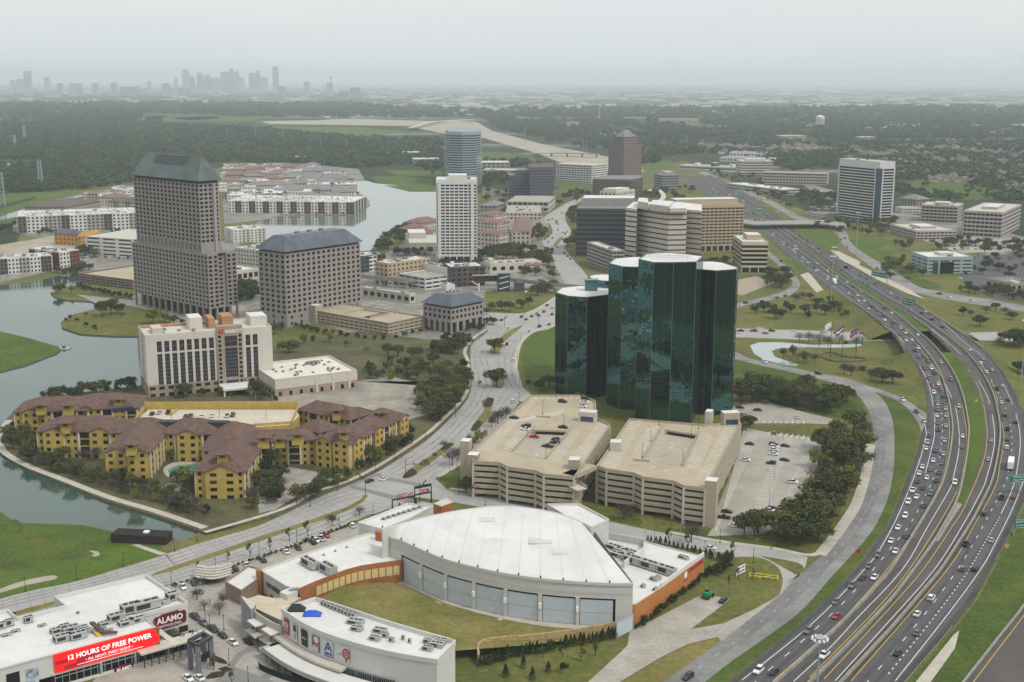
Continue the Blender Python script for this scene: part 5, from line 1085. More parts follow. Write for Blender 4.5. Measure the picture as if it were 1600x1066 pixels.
s=sub_empty('parking_deck',at(330,660),0);L_=lambda x,y,z:at(x,y,z)-Vector((Oy.x,Oy.y,0))-s.location
deck=[(214,656),(232,640),(462,640),(468,650),(452,664),(395,668),(370,658)]
q=MB();q.prism([tuple(L_(x,y,hy+.5)[:2])for x,y in deck],0,hy+.5,0,1);q.done('deck',[GYEL,fine(mat('tan deck',(.50,.44,.34),.85,.08,.1),.5,.06)],s)
q=MB();P=[L_(x,y,hy)for x,y in[(226,641),(466,640)]];ribbon(q,[Vector((p.x,p.y,0))for p in P],.5,0,0,hy+4.2);q.done('back_wall',GYEL,s)
for pts in([(466,640),(455,664)],[(226,641),(210,660)],[(455,664),(396,668)],[(266,652),(279,641.5)]):
 q=MB();P=[L_(x,y,hy)for x,y in pts];ribbon(q,[Vector((p.x,p.y,0))for p in P],.4,hy,0,1.8);q.done('parapet',GYEL,s)
q=MB()
for k in range(24):
 p=L_(272+k*7.6,648.5+k*.12,hy+.52);q.q([(p.x-.08,p.y-2.3,p.z),(p.x+.08,p.y-2.3,p.z),(p.x+.08,p.y+2.3,p.z),(p.x-.08,p.y+2.3,p.z)])
q.done('stall_paint',WHITE,s)
for x0,y0,x1,y1 in[(236,659,288,659),(315,659.5,357,660),(175,638,208,635)]:
 p0,p1=L_(x0,y0,hy+3),L_(x1,y1,hy+3);q=MB();d=p1-p0;q.obox(((p0+p1)/2)[:2],d.length,4.5,2.2,math.atan2(d.y,d.x),hy+1.2,0);q.done('dark_roof_well',mat('navy roof well',(.03,.032,.045),.6,.1,.3),s)
for x in(400,432):
 p=at(x+3,727);s=sub_empty('entry_arch',p,.06);q=MB();q.box(-4.5,-1.2,4.5,.5,0,8.2);q.done('arch_wall',YW[2],s)
 q=MB();n=12;A_=[(3.1*math.cos(math.pi*k/n),4.2+3.1*math.sin(math.pi*k/n))for k in range(n+1)]
 q.q([(3.1,-1.25,0)]+[(u,-1.25,v)for u,v in A_]+[(-3.1,-1.25,0)]);q.done('arch_opening',VOID,s)
 q=MB()
 for k in range(n):u0,v0=A_[k];u1,v1=A_[k+1];q.q([(u0,-1.3,v0),(u0*1.18,-1.3,4.2+(v0-4.2)*1.18),(u1*1.18,-1.3,4.2+(v1-4.2)*1.18),(u1,-1.3,v1)])
 q.done('arch_trim',YW[1],s)
sheet('pool_terrace',[(256,735),(272,726),(305,725),(330,728),(322,740),(290,752),(270,752),(258,745)],WALK,1.06,2)
sheet('swimming_pool',[(263,738),(278,731),(300,729),(318,731),(312,737),(290,741),(275,746),(266,744)],mat('pool water',(.07,.33,.34),.1,.1,.5,spec=.5),1.12,2)
sheet('spa_pool',[(260,764),(270,760.5),(280,763),(272,768),(262,768)],MATS['pool water'],1.14,2);sheet('pool_terrace',[(252,766),(262,758),(284,760),(280,772),(262,772)],WALK,1.05)
sheet('car_park',[(400,765),(425,728),(500,742),(540,742),(533,752),(505,758),(470,775),(430,800),(405,806)],fine(mat('forecourt',(.30,.28,.25),.85,.15,.2),.6,.1),1.08)
# THE PAVILION WITH ITS LAWN, THE FOOD HALL, THE CINEMA
def rel(O,pts,z):return[at(x,y,z)-Vector((O.x,O.y,0))for x,y in pts]
Op=at(800,960)
PAN=mat('door panel grey',(.46,.51,.54),.5,.04,.3);FRD=mat('black door frame',(.02,.02,.022),.5,0)
pav=thing('pavilion','large pavilion with curved white roof, seven grey stage doors and orange side walls','pavilion',(Op.x,Op.y,0),0)
Hf=rise((961,980),915);Hd_=rise((930,978.5),935)
arc=[at(x,y)-Vector((Op.x,Op.y,0))for x,y in[(628,907),(659,922.5),(697,939),(741,952),(790,963),(844,971.5),(902,977),(961,980)]]
def on(p,z):return(p.x,p.y,z)
fas=smooth(arc,4)
PW=mat('pale fascia',(.53,.515,.475),.8,.04,.15)
e0=at(597.5,828,Hf)-Vector((Op.x,Op.y,Hf));e1=at(989,915,Hf)-Vector((Op.x,Op.y,Hf));eb=at(925,824,Hf+1)-Vector((Op.x,Op.y,Hf+1))
left=smooth([arc[0],arc[0].lerp(e0,.35)+Vector((-1.5,-1,0)),arc[0].lerp(e0,.7)+Vector((-1,-1,0)),e0],3)
top_line=[e0]+left[::-1][1:-1]+fas+[e1]
b=MB()
for P in(fas,):
 for i in range(len(P)-1):b.q([on(P[i],Hd_),on(P[i+1],Hd_),on(P[i+1],Hf),on(P[i],Hf)])
L2_=left[::-1]
for i in range(len(L2_)-1):b.q([on(L2_[i],0),on(L2_[i+1],0),on(L2_[i+1],Hf),on(L2_[i],Hf)])
b.q([on(fas[-1],0),on(e1,0),on(e1,Hf),on(fas[-1],Hf)]);b.q([on(e1,0),on(eb,0),on(eb,Hf+1),on(e1,Hf)])
b.done('fascia_wall',PW,pav)
b=MB();tl=[Vector((p.x,p.y,0))for p in top_line];ribbon(b,tl,.7,Hf-.1,0,1.0);b.done('parapet',PW,pav)
b=MB();ribbon(b,offset(tl,-.02),.1,Hf-2.6,0,.12,off=.38);b.done('fascia_seam',PAN,pav)
for i in range(7):
 p,q=arc[i],arc[i+1];d=(q-p);l=d.length;d=d/l;n=Vector((d.y,-d.x,0));yw=math.atan2(d.y,d.x)
 fr_=MB();c=(p+q)/2-n*.35;fr_.obox((c.x,c.y),l-1.1,.3,Hd_,yw);o=fr_.done('stage_door',FRD,pav)
 for k in range(2):
  z0,z1=(.3+k*(Hd_-.9)/2),(.2+(k+1)*(Hd_-.9)/2);pn=MB();c2=(p+q)/2-n*.1;pn.obox((c2 .x,c2 .y),l-1.7,.2,z1-z0,yw,z0);pn.done('door_panel',PAN,o)
 for e in([p]if i else[]):
  ps=MB();ps.obox((e.x,e.y),1.3,.7,Hd_,yw);po=ps.done('door_post',PW,pav);ps=MB();c3=e+n*.6;ps.obox((c3 .x,c3 .y),.9,.6,1.8,yw,Hd_*.5);ps.done('lamp_box',WHITEL,po)
bk=smooth([Vector((p.x,p.y,0))for p in rel(Op,[(597,828),(640,815),(690,803),(740,795),(790,791),(845,797),(890,808),(925,824)],Hf+4)],4)
ROOFA=fine(mat('arena roof membrane',(.60,.595,.575),.8,.06,.05),.12,.05)
patchy(ROOFA,(.50,.49,.46),.07,.56,.72)
def resamp(P,n):
 L_=[0]
 for i in range(len(P)-1):L_.append(L_[-1]+(P[i+1]-P[i]).length)
 out=[]
 for k in range(n):
  t=L_[-1]*k/(n-1);i=max(j for j in range(len(L_))if L_[j]<=t+1e-6);i=min(i,len(P)-2)
  out.append(P[i].lerp(P[i+1],(t-L_[i])/max(1e-6,L_[i+1]-L_[i])))
 return out
Fp,Bp=resamp(tl,29),resamp(bk,29);G_=[]
for r in range(9):
 t=r/8;G_.append([Vector((*(Fp[i].lerp(Bp[i],t))[:2],Hf+.1+3.9*math.sin(t*math.pi/2)*min(1,4*math.sin(math.pi*(i+.6)/29.2))))for i in range(29)])
b=MB()
for r in range(8):
 for i in range(28):b.q([G_[r][i],G_[r][i+1],G_[r+1][i+1],G_[r+1][i]])
o=b.done('roof',ROOFA,pav);o.data.polygons.foreach_set('use_smooth',[True]*len(o.data.polygons))
b=MB()
for i in range(2,28,2):
 for r in range(8):
  p,q=G_[r][i],G_[r+1][i];t_=(q-p).normalized();w_=Vector((t_.y,-t_.x,0))*.1;u=Vector((0,0,.05));b.q([p-w_+u,p+w_+u,q+w_+u,q-w_+u])
b.done('roof_seam',mat('grey seam',(.55,.545,.525),.8,.1,.3),pav,stuff=True)
b=MB();ribbon(b,[Vector((p.x,p.y,0))for p in bk],.5,0,0,Hf+4.2);b.done('rear_wall',PW,pav)
for i in range(0,28,2):p=Fp[i];q=MB();q.obox((p.x,p.y),.45,.45,.7,0,Hf+.9);q.done('roof_floodlight',DSTEEL,pav)
for(u,v,s)in((20,4,4),(22,3,2.5),(14,6,3)):p=G_[v][u];q=MB();q.box(p.x-s,p.y-s*.7,p.x+s,p.y+s*.7,p.z-.2,p.z+.12);q.done('roof_patch',mat('grey patch',(.52,.52,.50),.8,.1,.3),pav)
def block(root,O,name,pts,z0,z1,m,mt=None,para=0.):
 P=rel(O,pts,z1);q=MB();q.prism([(p.x,p.y)for p in P],z0,z1,0,1);o=q.done(name,[m,mt or ROOFW],root)
 if para:
  q=MB();ribbon(q,[Vector((p.x,p.y,0))for p in P+[P[0]]],.4,z1-.02,0,para);q.done('parapet',m,o)
 return o
block(pav,Op,'annex',[(560,819),(637,789),(676,793),(640,812),(597,829)],0,10,WHITEW,None,.8)
block(pav,Op,'rust_panel_wall',[(586,828),(598,829),(597,833),(587,831)],0,11.2,RUST,RUST)
block(pav,Op,'roof_box',[(677,787),(690,791.5),(708,785),(697,778)],10,15.5,RUST,PALEY)
block(pav,Op,'rear_box',[(855,790),(905,790),(951,814),(926,826),(890,812)],0,Hf+2.5,PW,None,.8)
for k in range(8):hvac(pav,on(rel(Op,[(600+k*8,812-k*2.6)],10)[0],10),2,1.4,.9)
Hl=rise((627.5,909),877)
lw_=[(408,893),(447,917.5),(466,922.5),(492,911),(520,900),(542,892),(565,886),(598,881),(628,877),(612,850),(597,834),(588,831),(566,838),(480,866)]
block(pav,Op,'left_wing',lw_,0,Hl,PW,None,.6)
P=rel(Op,[(466,922.5),(492,911),(520,900),(542,892),(565,886),(598,881),(628,877)],Hl);P=[Vector((p.x,p.y,0))for p in P]
b=MB();ribbon(b,P,.3,0,0,Hl+.7,off=.3);rw=b.done('rust_wall',RUST,pav)
for p,t in walk_line(P,(sum((P[i+1]-P[i]).length for i in range(6))-8)/13.2,9):
 n=Vector((t.y,-t.x,0));c=p+n*.5;q=MB();q.obox((c.x,c.y),2.2,.15,3.3,math.atan2(t.y,t.x),Hl-4.6);q.done('yellow_panel',mat('pale yellow panel',(.58,.46,.22),.7,.05,.3),rw)
P=rel(Op,[(408,893),(447,917.5)],Hl);d=(P[1]-P[0]);l=d.length;d.normalize();n=Vector((d.y,-d.x,0))
text_mesh('THE PAVILION',2.4,BLACKL,P[0]+d*(l*.2)+n*.1+Vector((0,0,-4.2)),d,parent=pav,bold=.05,width=l*.62)
for k in range(3):
 q=MB();c=P[0]+d*(l*(.42+.12*k))+n*.08;q.obox((c.x,c.y),2.2,.1,1.8,math.atan2(d.y,d.x),Hl-8);q.done('poster',[REDL,WHITEL,mat('blue print',(.05,.10,.35),.5,0)][k],pav)
block(pav,Op,'rust_end_wall',[(400,892),(408,893),(409,890),(402,888)],0,Hl+.8,RUST,RUST)
block(pav,Op,'brick_shop',[(352,911),(377,925),(402,907),(402,890),(388,886)],0,Hl-2.5,BRICK,None,.7)
o=block(pav,Op,'entrance_tower',[(437,925),(449,930),(465,923),(455,917)],0,Hl+1.6,PW)
P=rel(Op,[(452,929),(466,923)],Hl+1);d=P[1]-P[0];l=d.length;d.normalize();n=Vector((d.y,-d.x,0))
q=MB();c=(P[0]+P[1])/2+n*.5;q.obox((c.x,c.y),l,.4,Hl-2,math.atan2(d.y,d.x),2);o2=q.done('sign_panel',mat('navy sign',(.012,.016,.03),.5,0),pav)
for k,s in enumerate(['THE','PAVILION','AT']):
 text_mesh(s,1.0,WHITEL,P[0]+d*.6+n*.75+Vector((0,0,-2.6-1.3*k)),d,parent=pav,width=[1.4,2.8,.8][k])
q=MB();c=P[0]+d*(l/2);q.tube((c.x-1.5,c.y,Hl+2),(c.x+1.5,c.y,Hl+2.6),.5,n=6);q.done('roof_lantern',STEEL,pav)
hv=rel(Op,[(497,888)],Hl)[0];yl=math.atan2(*(lambda v:(v.y,v.x))(rel(Op,[(520,898)],Hl)[0]-rel(Op,[(480,876)],Hl)[0]))
o=hvac(pav,(hv.x-3,hv.y+1,Hl),8,2.8,3.4,yl);o=hvac(pav,(hv.x+4.2,hv.y-4.2,Hl),7,3.2,3.6,yl)
for k in range(5):hvac(pav,on(rel(Op,[(470+18*k,880-6*k)],Hl)[0],Hl),.8,.8,.6)
Hr=rise((992,978),946)
block(pav,Op,'right_wing',[(963,946),(992,946),(1032,920),(1099,871),(1010,848),(951,836),(925,826),(989,912)],0,Hr,PW,None,.5)
P=[Vector((p.x,p.y,0))for p in rel(Op,[(963,946),(992,946.5),(1032,920),(1099,871)],Hr)]
ORGW=fine(mat('orange corrugated wall',(.42,.175,.05),.65,.06,.15),1.2,.08)
b=MB();ribbon(b,P,.3,0,0,Hr+.4,off=.25);b.done('orange_wall',ORGW,pav)
b=MB();ribbon(b,P[2:],.5,Hr+.4,0,1.6,off=.1);b.done('step_parapet',ROOFW,pav)
P2=P[2:];d=P2[1]-P2[0];l=d.length;d.normalize();n=Vector((d.y,-d.x,0))
text_mesh('LIVE MUSIC',2.0,REDL,P2[0]+d*l*.62+n*.5+Vector((0,0,Hr-1.4)),d,parent=pav,bold=.08,width=l*.36)
q=MB();c=P2[0]+d*l*.55+n*.45;q.obox((c.x,c.y),2,.1,2,math.atan2(d.y,d.x),Hr-2.4);q.done('wall_emblem',WHITEL,pav)
q=MB();c=P2[0]+d*l*.54+n*.45;q.obox((c.x,c.y),3,.1,.6,math.atan2(d.y,d.x),Hr-3.4);q.done('wall_stripe',REDL,pav)
p=rel(Op,[(1015,889)],Hr)[0];dd=rel(Op,[(1042,899)],Hr)[0]-rel(Op,[(988,882)],Hr)[0];yh=math.atan2(dd.y,dd.x)
for k in range(3):hvac(pav,(p.x+(k-1)*7.2*math.cos(yh),p.y+(k-1)*7.2*math.sin(yh),Hr),7,3,3.2,yh)
for x,y,w_ in[(1022,907,3),(1028,905,2),(1005,918,1.2),(1024,923,1.2),(1068,873,4)]:hvac(pav,on(rel(Op,[(x,y)],Hr)[0],Hr),w_,1.6,1.3,yh)
for pts in([(951,843),(1006,853),(1006,866)],[(1006,866),(975,888)]):
 P=rel(Op,pts,Hr);b=MB();ribbon(b,[Vector((q.x,q.y,0))for q in P],.25,Hr,0,2.8);s_=b.done('plant_screen',WHITEW,pav)
 for c,t in walk_line([Vector((q.x,q.y,0))for q in P],2.4,1):q=MB();q.obox((c.x+t.y*.2,c.y-t.x*.2),1.7,.1,1.9,math.atan2(t.y,t.x),Hr+.5);q.done('louvre',PAN,s_)
for k,(x,y)in enumerate([(960,858),(972,864),(985,866),(978,872),(966,870)]):hvac(pav,on(rel(Op,[(x,y)],Hr)[0],Hr),6,3,1.8,yh)
zl=lambda k:[.12,.2,.2,.2,.2,.25,.3,.5,1.2,2.2,3.2,4.0,4.6,4.6,4.2,3.2,2.2,1.2][k]
lawn=[(632,914),(662,928),(700,944),(744,957),(792,968.5),(846,978),(900,984),(925,987),(900,999),(830,1008),(760,1013),(712,1017),(690,1000),(600,967),(500,934),(530,918),(565,911.5),(610,909.5)]
P=[at(x,y,zl(i))for i,(x,y)in enumerate(lawn)];cx=sum(p.x for p in P)/len(P);cyy=sum(p.y for p in P)/len(P);b=MB()
cc=Vector((cx,cyy,1.2));
for i in range(len(P)):
 q=P[(i+1)%len(P)];b.q([cc,P[i],q]if(P[i].x-cx)*(q.y-cyy)-(P[i].y-cyy)*(q.x-cx)>0 else[cc,q,P[i]])
b.done('event_lawn',fine(mat('trodden turf',(.135,.135,.035),.95,col2=(.21,.175,.07),scale=.06,var=0,spec=.1),.5,.2),kind='structure')
b=MB();ribbon(b,[p+Vector((0,0,.1))for p in W([(628,909),(659,925),(697,941.5),(741,954.5),(790,965.5),(844,974),(902,979.5),(965,982)],0,3)],4.2,.06);b.done('stage_apron',WALK,kind='structure')
for pts in([(668,947),(676,949),(690,944),(682,941)],[(770,976),(778,977),(786,970),(780,968)]):sheet('lawn_step',pts,WALK,.5)
b=MB();ribbon(b,W([(962,988),(900,999),(830,1008),(755,1016),(748,1040)],0,4),.6,0,0,3.6)
tag(b.done('stone_wall',fine(mat('golden stone',(.38,.28,.13),.9,.2,.6),2,.2)),'curved golden stone wall closing the lower edge of the event lawn','wall')
p0,p1=at(963,998),at(988,985);d=p1-p0;t=thing('service_gate','grey sliding gate between the stone wall and the orange wall','gate',(p0 .x,p0 .y,0),math.atan2(d.y,d.x))
for k in range(6):box_part(t,'gate_panel',d.length*k/6+.05,-.1,d.length*(k+1)/6-.05,.1,.2,5.4,PAN)
box_part(t,'gate_post',-.3,-.25,0,.25,0,5.8,STEEL);box_part(t,'gate_post',d.length,-.25,d.length+.3,.25,0,5.8,STEEL);box_part(t,'top_rail',0,-.15,d.length,.15,5.4,5.7,STEEL)
Hk=14.5
Of=at(575,1040)
fh_=thing('food_hall','long white curved food hall with coloured banners and flat canopies below them','food hall',(Of.x,Of.y,0),0)
front=smooth(rel(Of,[(440,950),(470,970),(500,985),(540,999),(575,1009),(620,1019.5),(682.5,1030)],Hk),3);front=[Vector((p.x,p.y,0))for p in front]
rear=smooth(rel(Of,[(493,933),(540,948),(600,968),(650,983),(711,1000)],Hk),3);rear=[Vector((p.x,p.y,0))for p in rear]
WH=mat('food hall white',(.58,.57,.535),.8,.04,.15)
b=MB();poly=[(p.x,p.y)for p in front]+[(p.x,p.y)for p in rear[::-1]]
b.prism(poly,0,Hk-1.4,0,1);b.done('wall',[WH,ROOFW],fh_)
b=MB();ribbon(b,front+rear[::-1]+[front[0]],.45,Hk-1.5,0,1.5);b.done('parapet',WH,fh_)
Lf=sum((front[i+1]-front[i]).length for i in range(len(front)-1))
pl=walk_line(front,Lf/200.)
def onfront(f):p,t=pl[min(int(f*200),len(pl)-1)];return p,t,Vector((t.y,-t.x,0))
PURP=mat('plum print',(.10,.03,.06),.5,.5,1.5,col2=(.45,.35,.34));BLUEP=mat('blue print',(.05,.10,.35),.5,0)
bx=[]
for k,(f,w_,h_,m)in enumerate([(.055,2.9,5.2,REDL),(.145,2.6,5.6,None),(.225,3.2,5.2,BLACKL),(.315,3.4,5.2,PURP),(.405,3.6,5.4,None),(.50,4.2,5.0,None)]):
 p,t,n=onfront(f);c=p+n*.32;yw=math.atan2(t.y,t.x)
 ban=MB();ban.obox((c.x,c.y),w_,.06,h_,yw,Hk-2.2-h_);bo=ban.done('banner',m or WH,fh_)
 c2=p+n*.42;zc=Hk-2.2-h_/2
 def disc(cx_,cz,r0,r1,m_,sx=1.,n_=24,a0=0.,a1=2*math.pi,nm='banner_emblem'):
  q=MB()
  for i in range(n_):
   w0,w1=a0+(a1-a0)*i/n_,a0+(a1-a0)*(i+1)/n_
   f_=lambda r,w:c2+t*(cx_+r*math.cos(w)*sx)+Vector((0,0,cz+r*math.sin(w)))
   q.q([f_(r0,w0),f_(r1,w0),f_(r1,w1),f_(r0,w1)])
  q.done(nm,m_,bo)
 if k==0:
  disc(0,zc+.4,.78,1.0,WHITEL,1.2);disc(0,zc+.4,.5,.62,WHITEL,.55);disc(0,zc+.75,.35,.47,WHITEL,1.9);text_mesh('TOYOTA',.55,WHITEL,c2+t*-1.1+Vector((0,0,zc-1.5)),t,parent=bo,depth=.04,width=2.2)
 elif k==1:
  q=MB();q.obox((c2 .x,c2 .y),1.7,.04,2.1,yw,zc+.4);q.done('banner_emblem',mat('dusk print',(.05,.04,.09),.5,.3,2),bo);disc(.1,zc+1.5,0,.45,WHITEL)
  for j in range(4):text_mesh(['NORTHERN TEXAS','YOUTH','EDUCATION','FUND'][j]if False else['LIVE MUSIC','DINING','EVENTS','ARTS'][j],.34,BLUEP,c2+t*-.8+Vector((0,0,zc-.5-.5*j)),t,parent=bo,depth=.03,width=1.6)
 elif k==2:text_mesh('verizon',.8,WHITEL,c2+t*-1.2+Vector((0,0,zc-.2)),t,parent=bo,depth=.04,width=2.4)
 elif k==3:
  disc(.5,zc+1.4,.35,.95,WHITEL);disc(-.6,zc+.3,.2,.6,REDL);disc(.7,zc-.2,.3,.6,mat('rose print',(.35,.12,.18),.5,0))
  for j in range(5):q=MB();c4=c2+t*(-1.2+.55*j);q.obox((c4 .x,c4 .y),.3,.04,1.4+.3*(j%3),yw,zc-2.4);q.done('banner_emblem',WHITEL,bo)
 elif k==4:
  for sg in(-1,1):
   q=MB();q.q([c2+t*(sg*.25)+Vector((0,0,zc+2.3)),c2+t*(-sg*.35)+Vector((0,0,zc+2.3)),c2+t*(sg*1.1)+Vector((0,0,zc-.6)),c2+t*(sg*1.7)+Vector((0,0,zc-.6))]);q.done('banner_emblem',BLUEP,bo)
  disc(0,zc+.3,0,.5,BLUEP);q=MB();q.obox((c2 .x,c2 .y),3.2,.05,1.2,yw,zc-2.4);q.done('banner_emblem',BLUEP,bo);text_mesh('Tom Thumb',.6,WHITEL,c2+n*.08+t*-1.4+Vector((0,0,zc-2.05)),t,parent=bo,depth=.03,width=2.8)
  text_mesh('Albertsons',.4,BLUEP,c2+t*-1.5+Vector((0,0,zc-1.1)),t,parent=bo,depth=.03,width=3.)
 else:
  disc(1.1,zc+.2,1.15,1.75,REDL,.8);disc(1.1,zc+.2,.35,.8,REDL,.8);disc(1.1,zc-2,0,.35,REDL);text_mesh('jelly',.7,mat('grey letters',(.2,.2,.22),.5,0),c2+t*-1.9+Vector((0,0,zc-.5)),t,parent=bo,depth=.03,width=1.6)
def slab_along(name,f0,f1,o0,o1,z,th,m,off0=None):
 A,B=[],[]
 for i in range(25):
  p,t,n=onfront(f0+(f1-f0)*i/24);A.append(p+n*o0);B.append(p+n*o1)
 b=MB();b.prism([(p.x,p.y)for p in A]+[(p.x,p.y)for p in B[::-1]],z,z+th,bottom=True);return b.done(name,m,fh_),A,B
slab_along('ledge',-.0,.52,.3,3.2,Hk-9.2,.8,PALEY);slab_along('canopy',.06,.78,2.2,8.2,Hk-10.2,.45,WH)
slab_along('balcony',.0,.78,1,8.2,3.2,.4,PALEY);o,A,B=slab_along('lower_wall',-.0,.80,.1,.6,0,Hk-10,DGREY)
for i in range(0,25,1):
 p,t,n=onfront(.06+.72*i/24)
 if i%2==0:q=MB();c=p+n*7.8;q.tube((c.x,c.y,0),(c.x,c.y,Hk-10),.13,n=5);q.done('canopy_post',DSTEEL,fh_)
 q=MB();c=p+n*.75;q.obox((c.x,c.y),1.9,.1,2.2,math.atan2(t.y,t.x),3.9-.2);wv=q.done('window',GLASS,fh_);q=MB();c=p+n*.82
 for e in(-.95,-.3,.3,.95):q.obox((c.x+t.x*e,c.y+t.y*e),.09,.1,2.2,math.atan2(t.y,t.x),3.7)
 q.done('window_frame',STEEL,wv)
b=MB();ribbon(b,[Vector((p.x,p.y,0))for p in[onfront(.02+.76*i/24)[0]+onfront(.02+.76*i/24)[2]*8.1 for i in range(25)]],.08,3.6,0,1.0);b.done('balcony_railing',STEEL,fh_)
for pts in([(386,969),(398,979),(417,974),(404,963.5)],[(408,982.5),(423,992.5),(438,987),(423,977.5)]):
 P=rel(Of,pts,Hk-7.5);b=MB();b.prism([(p.x,p.y)for p in P],Hk-7.9,Hk-7.5,bottom=True);cn=b.done('small_canopy',WH,fh_);c=sum((Vector((p.x,p.y,0))for p in P),Vector())/4
 q=MB();q.tube((c.x,c.y,0),(c.x,c.y,Hk-7.9),.2,n=6);q.done('canopy_post',DSTEEL,cn);q=MB();q.prism([(c.x+(p.x-c.x)*1.25,c.y+(p.y-c.y)*1.25)for p in P],3.2,3.6,bottom=True);q.done('balcony',PALEY,cn)
block(fh_,Of,'grey_wall_block',[(377,931),(381,938),(392,952),(396,950),(400,944),(384,934)],0,Hk-4,mat('zinc wall',(.22,.235,.25),.5,.08,.2),PALEY)
block(fh_,Of,'roof_terrace',[(385,936),(405,930),(430,935),(448,932),(470,934),(452,945),(440,956),(446,968),(436,968),(415,958),(398,950)],0,Hk-7,GREYW,fine(mat('sand deck',(.50,.42,.31),.85,.06,.2),.5,.06))
b=MB();ribbon(b,smooth([Vector((p.x,p.y,0))for p in rel(Of,[(377,931),(388,945),(405,958),(425,970),(440,976)],Hk-5)],3),.5,0,0,Hk-5.4);b.done('terrace_parapet',WALK,fh_)
b=MB();ribbon(b,smooth([Vector((p.x,p.y,0))for p in rel(Of,[(404,1034),(410,1040),(440,1052),(470,1062),(500,1078)],2)],3),.15,0,0,2.1);b.done('black_fence',mat('black screen cloth',(.015,.018,.018),.9,0),fh_)
for k in range(10):
 p=rel(Of,[(505+5.4*k,945.5+2.2*k)],Hk-1.4)[0];hvac(fh_,(p.x,p.y,Hk-1.4),1.1,1.3,1.6,-.4)
for x,y,w_ in[(556,974,5),(558,985,3.5),(594,988,4),(586,1000,3.2),(603,996,2),(612,1003,1.6),(668,1016,3),(683,1010,4),(668,1005,2.4),(690,1004,3.5),(640,1005,1),(630,1000,1)]:
 hvac(fh_,on(rel(Of,[(x,y)],Hk-1.4)[0],Hk-1.4),w_,w_*.6,1.5,-.35)
p=rel(Of,[(488,961)],Hk-1.4)[0]
TARP=mat('blue tarpaulin',(.02,.09,.45),.6,.15,1)
b=MB();b.hip(-2.8,-1.6,2.8,1.6,.25,1.6,0);o=b.done('blue_tarp',TARP,fh_);o.location=(p.x,p.y,Hk-1.4)
b=MB();b.hip(-2.8,-1.6,2.8,1.6,.25,2.2,0);o=b.done('dark_tarp',DSTEEL,fh_);o.location=(p.x-5.5,p.y+3.5,Hk-1.4)
for x,y in[(685,1038),(676,1046)]:
 p=rel(Of,[(x+6,y)],4)[0];q=MB();q.tube((p.x,p.y,3.4),(p.x,p.y,4.4),.5,.9,8);q.done('planter_bowl',COPPER,fh_)
Hc=rise((295,995),942)
Oc=at(200,1010)
ci=thing('cinema_building','white cinema building with red screen and maroon wall sign at the lower left corner','cinema',(Oc.x,Oc.y,0),0)
rp=[(-40,1051),(0,1040),(242,975),(223,958.5),(292.6,941),(228,898),(84.5,932),(103,946),(27,965),(12,952),(-40,964)]
P=[Vector((p.x,p.y,0))for p in rel(Oc,rp,Hc)]
b=MB();b.prism([(p.x,p.y)for p in P],4,Hc-1.2,0,1);b.done('wall',[WH,ROOFW],ci)
b=MB();ribbon(b,P[3:],.45,Hc-1.3,0,1.3+.1);b.done('parapet',WH,ci);b=MB();ribbon(b,P[:4],.45,Hc-1.3,0,.6);b.done('front_coping',WH,ci)
fa,fb_=P[1],P[2];d=fb_-fa;lf=d.length;d.normalize();n=Vector((d.y,-d.x,0));yw=math.atan2(d.y,d.x)
s0,s1=lf*(80/242.)*.985,lf*1.02
def fpt(s,o=0.):return fa+d*s+n*o
def fbox(name,s0,s1,o0,o1,z0,z1,m,parent=None,mt=None):
 q=MB();q.prism([tuple(fpt(s0,o1)[:2]),tuple(fpt(s1,o1)[:2]),tuple(fpt(s1,o0)[:2]),tuple(fpt(s0,o0)[:2])],z0,z1,0,1 if mt else 0,True);return q.done(name,[m,mt]if mt else m,parent or ci)
SCR=mat('lit red screen',(.82,.012,.012),.4,0,emit=.55);SCRD=mat('lit dark red',(.35,.01,.02),.4,0,emit=.4);SCRW=mat('lit white letters',(.95,.93,.93),.4,0,emit=.5);SCRG=mat('lit olive block',(.12,.10,.02),.4,0,emit=.3)
zt,zb=Hc-.9,Hc-6.6
scr=fbox('led_screen',s0,s1,.4,.9,zb,zt,SCR)
for(u0,u1,v0,v1,m)in[(0,.12,.42,.62,SCRD),(.08,.28,.05,.28,SCRD),(.20,.45,.22,.50,SCRD),(.30,.42,.5,.62,SCRD),(.94,1,.86,1,SCRG),(.97,1,.62,.86,SCRG),(.96,1,.02,.16,SCRG),(.55,.6,.0,.05,SCRD)]:
 fbox('screen_block',s0+(s1-s0)*u0,s0+(s1-s0)*u1,.9,.93,zb+(zt-zb)*v0,zb+(zt-zb)*v1,m,scr)
ls=s1-s0
text_mesh('12 HOURS OF FREE POWER',2.2,SCRW,fpt(s0+ls*.11,.96)+Vector((0,0,zb+3.0)),d,parent=scr,bold=.045,width=ls*.80,depth=.05)
text_mesh('\u2022 ALL NIGHT, EVERY NIGHT \u2022',1.25,SCRW,fpt(s0+ls*.28,.96)+Vector((0,0,zb+1.35)),d,parent=scr,width=ls*.45,depth=.05)
fbox('screen_underline',s0+ls*.2,s0+ls*.83,.93,.96,zb+.75,zb+.88,SCRW,scr)
fbox('dark_poster',lf*.03,lf*.11,.05,.2,Hc-9,Hc-3.2,BLACKL);po=fbox('picture_poster',lf*.15,lf*.225,.05,.2,Hc-9,Hc-3.2,mat('poster blue',(.10,.16,.25),.5,.6,.6,col2=(.55,.60,.62)))
fbox('glazed_floor',s0,lf*1.28,-1.5,-.2,Hc-11,Hc-7.4,GLASS);fbox('floor_band',s0-1,lf*1.34,-1.2,.5,Hc-7.4,Hc-6.7,WH,None,CREAM);fbox('floor_band',s0-1,lf*1.3,-1.2,.8,Hc-11.6,Hc-11,WH)
k=0
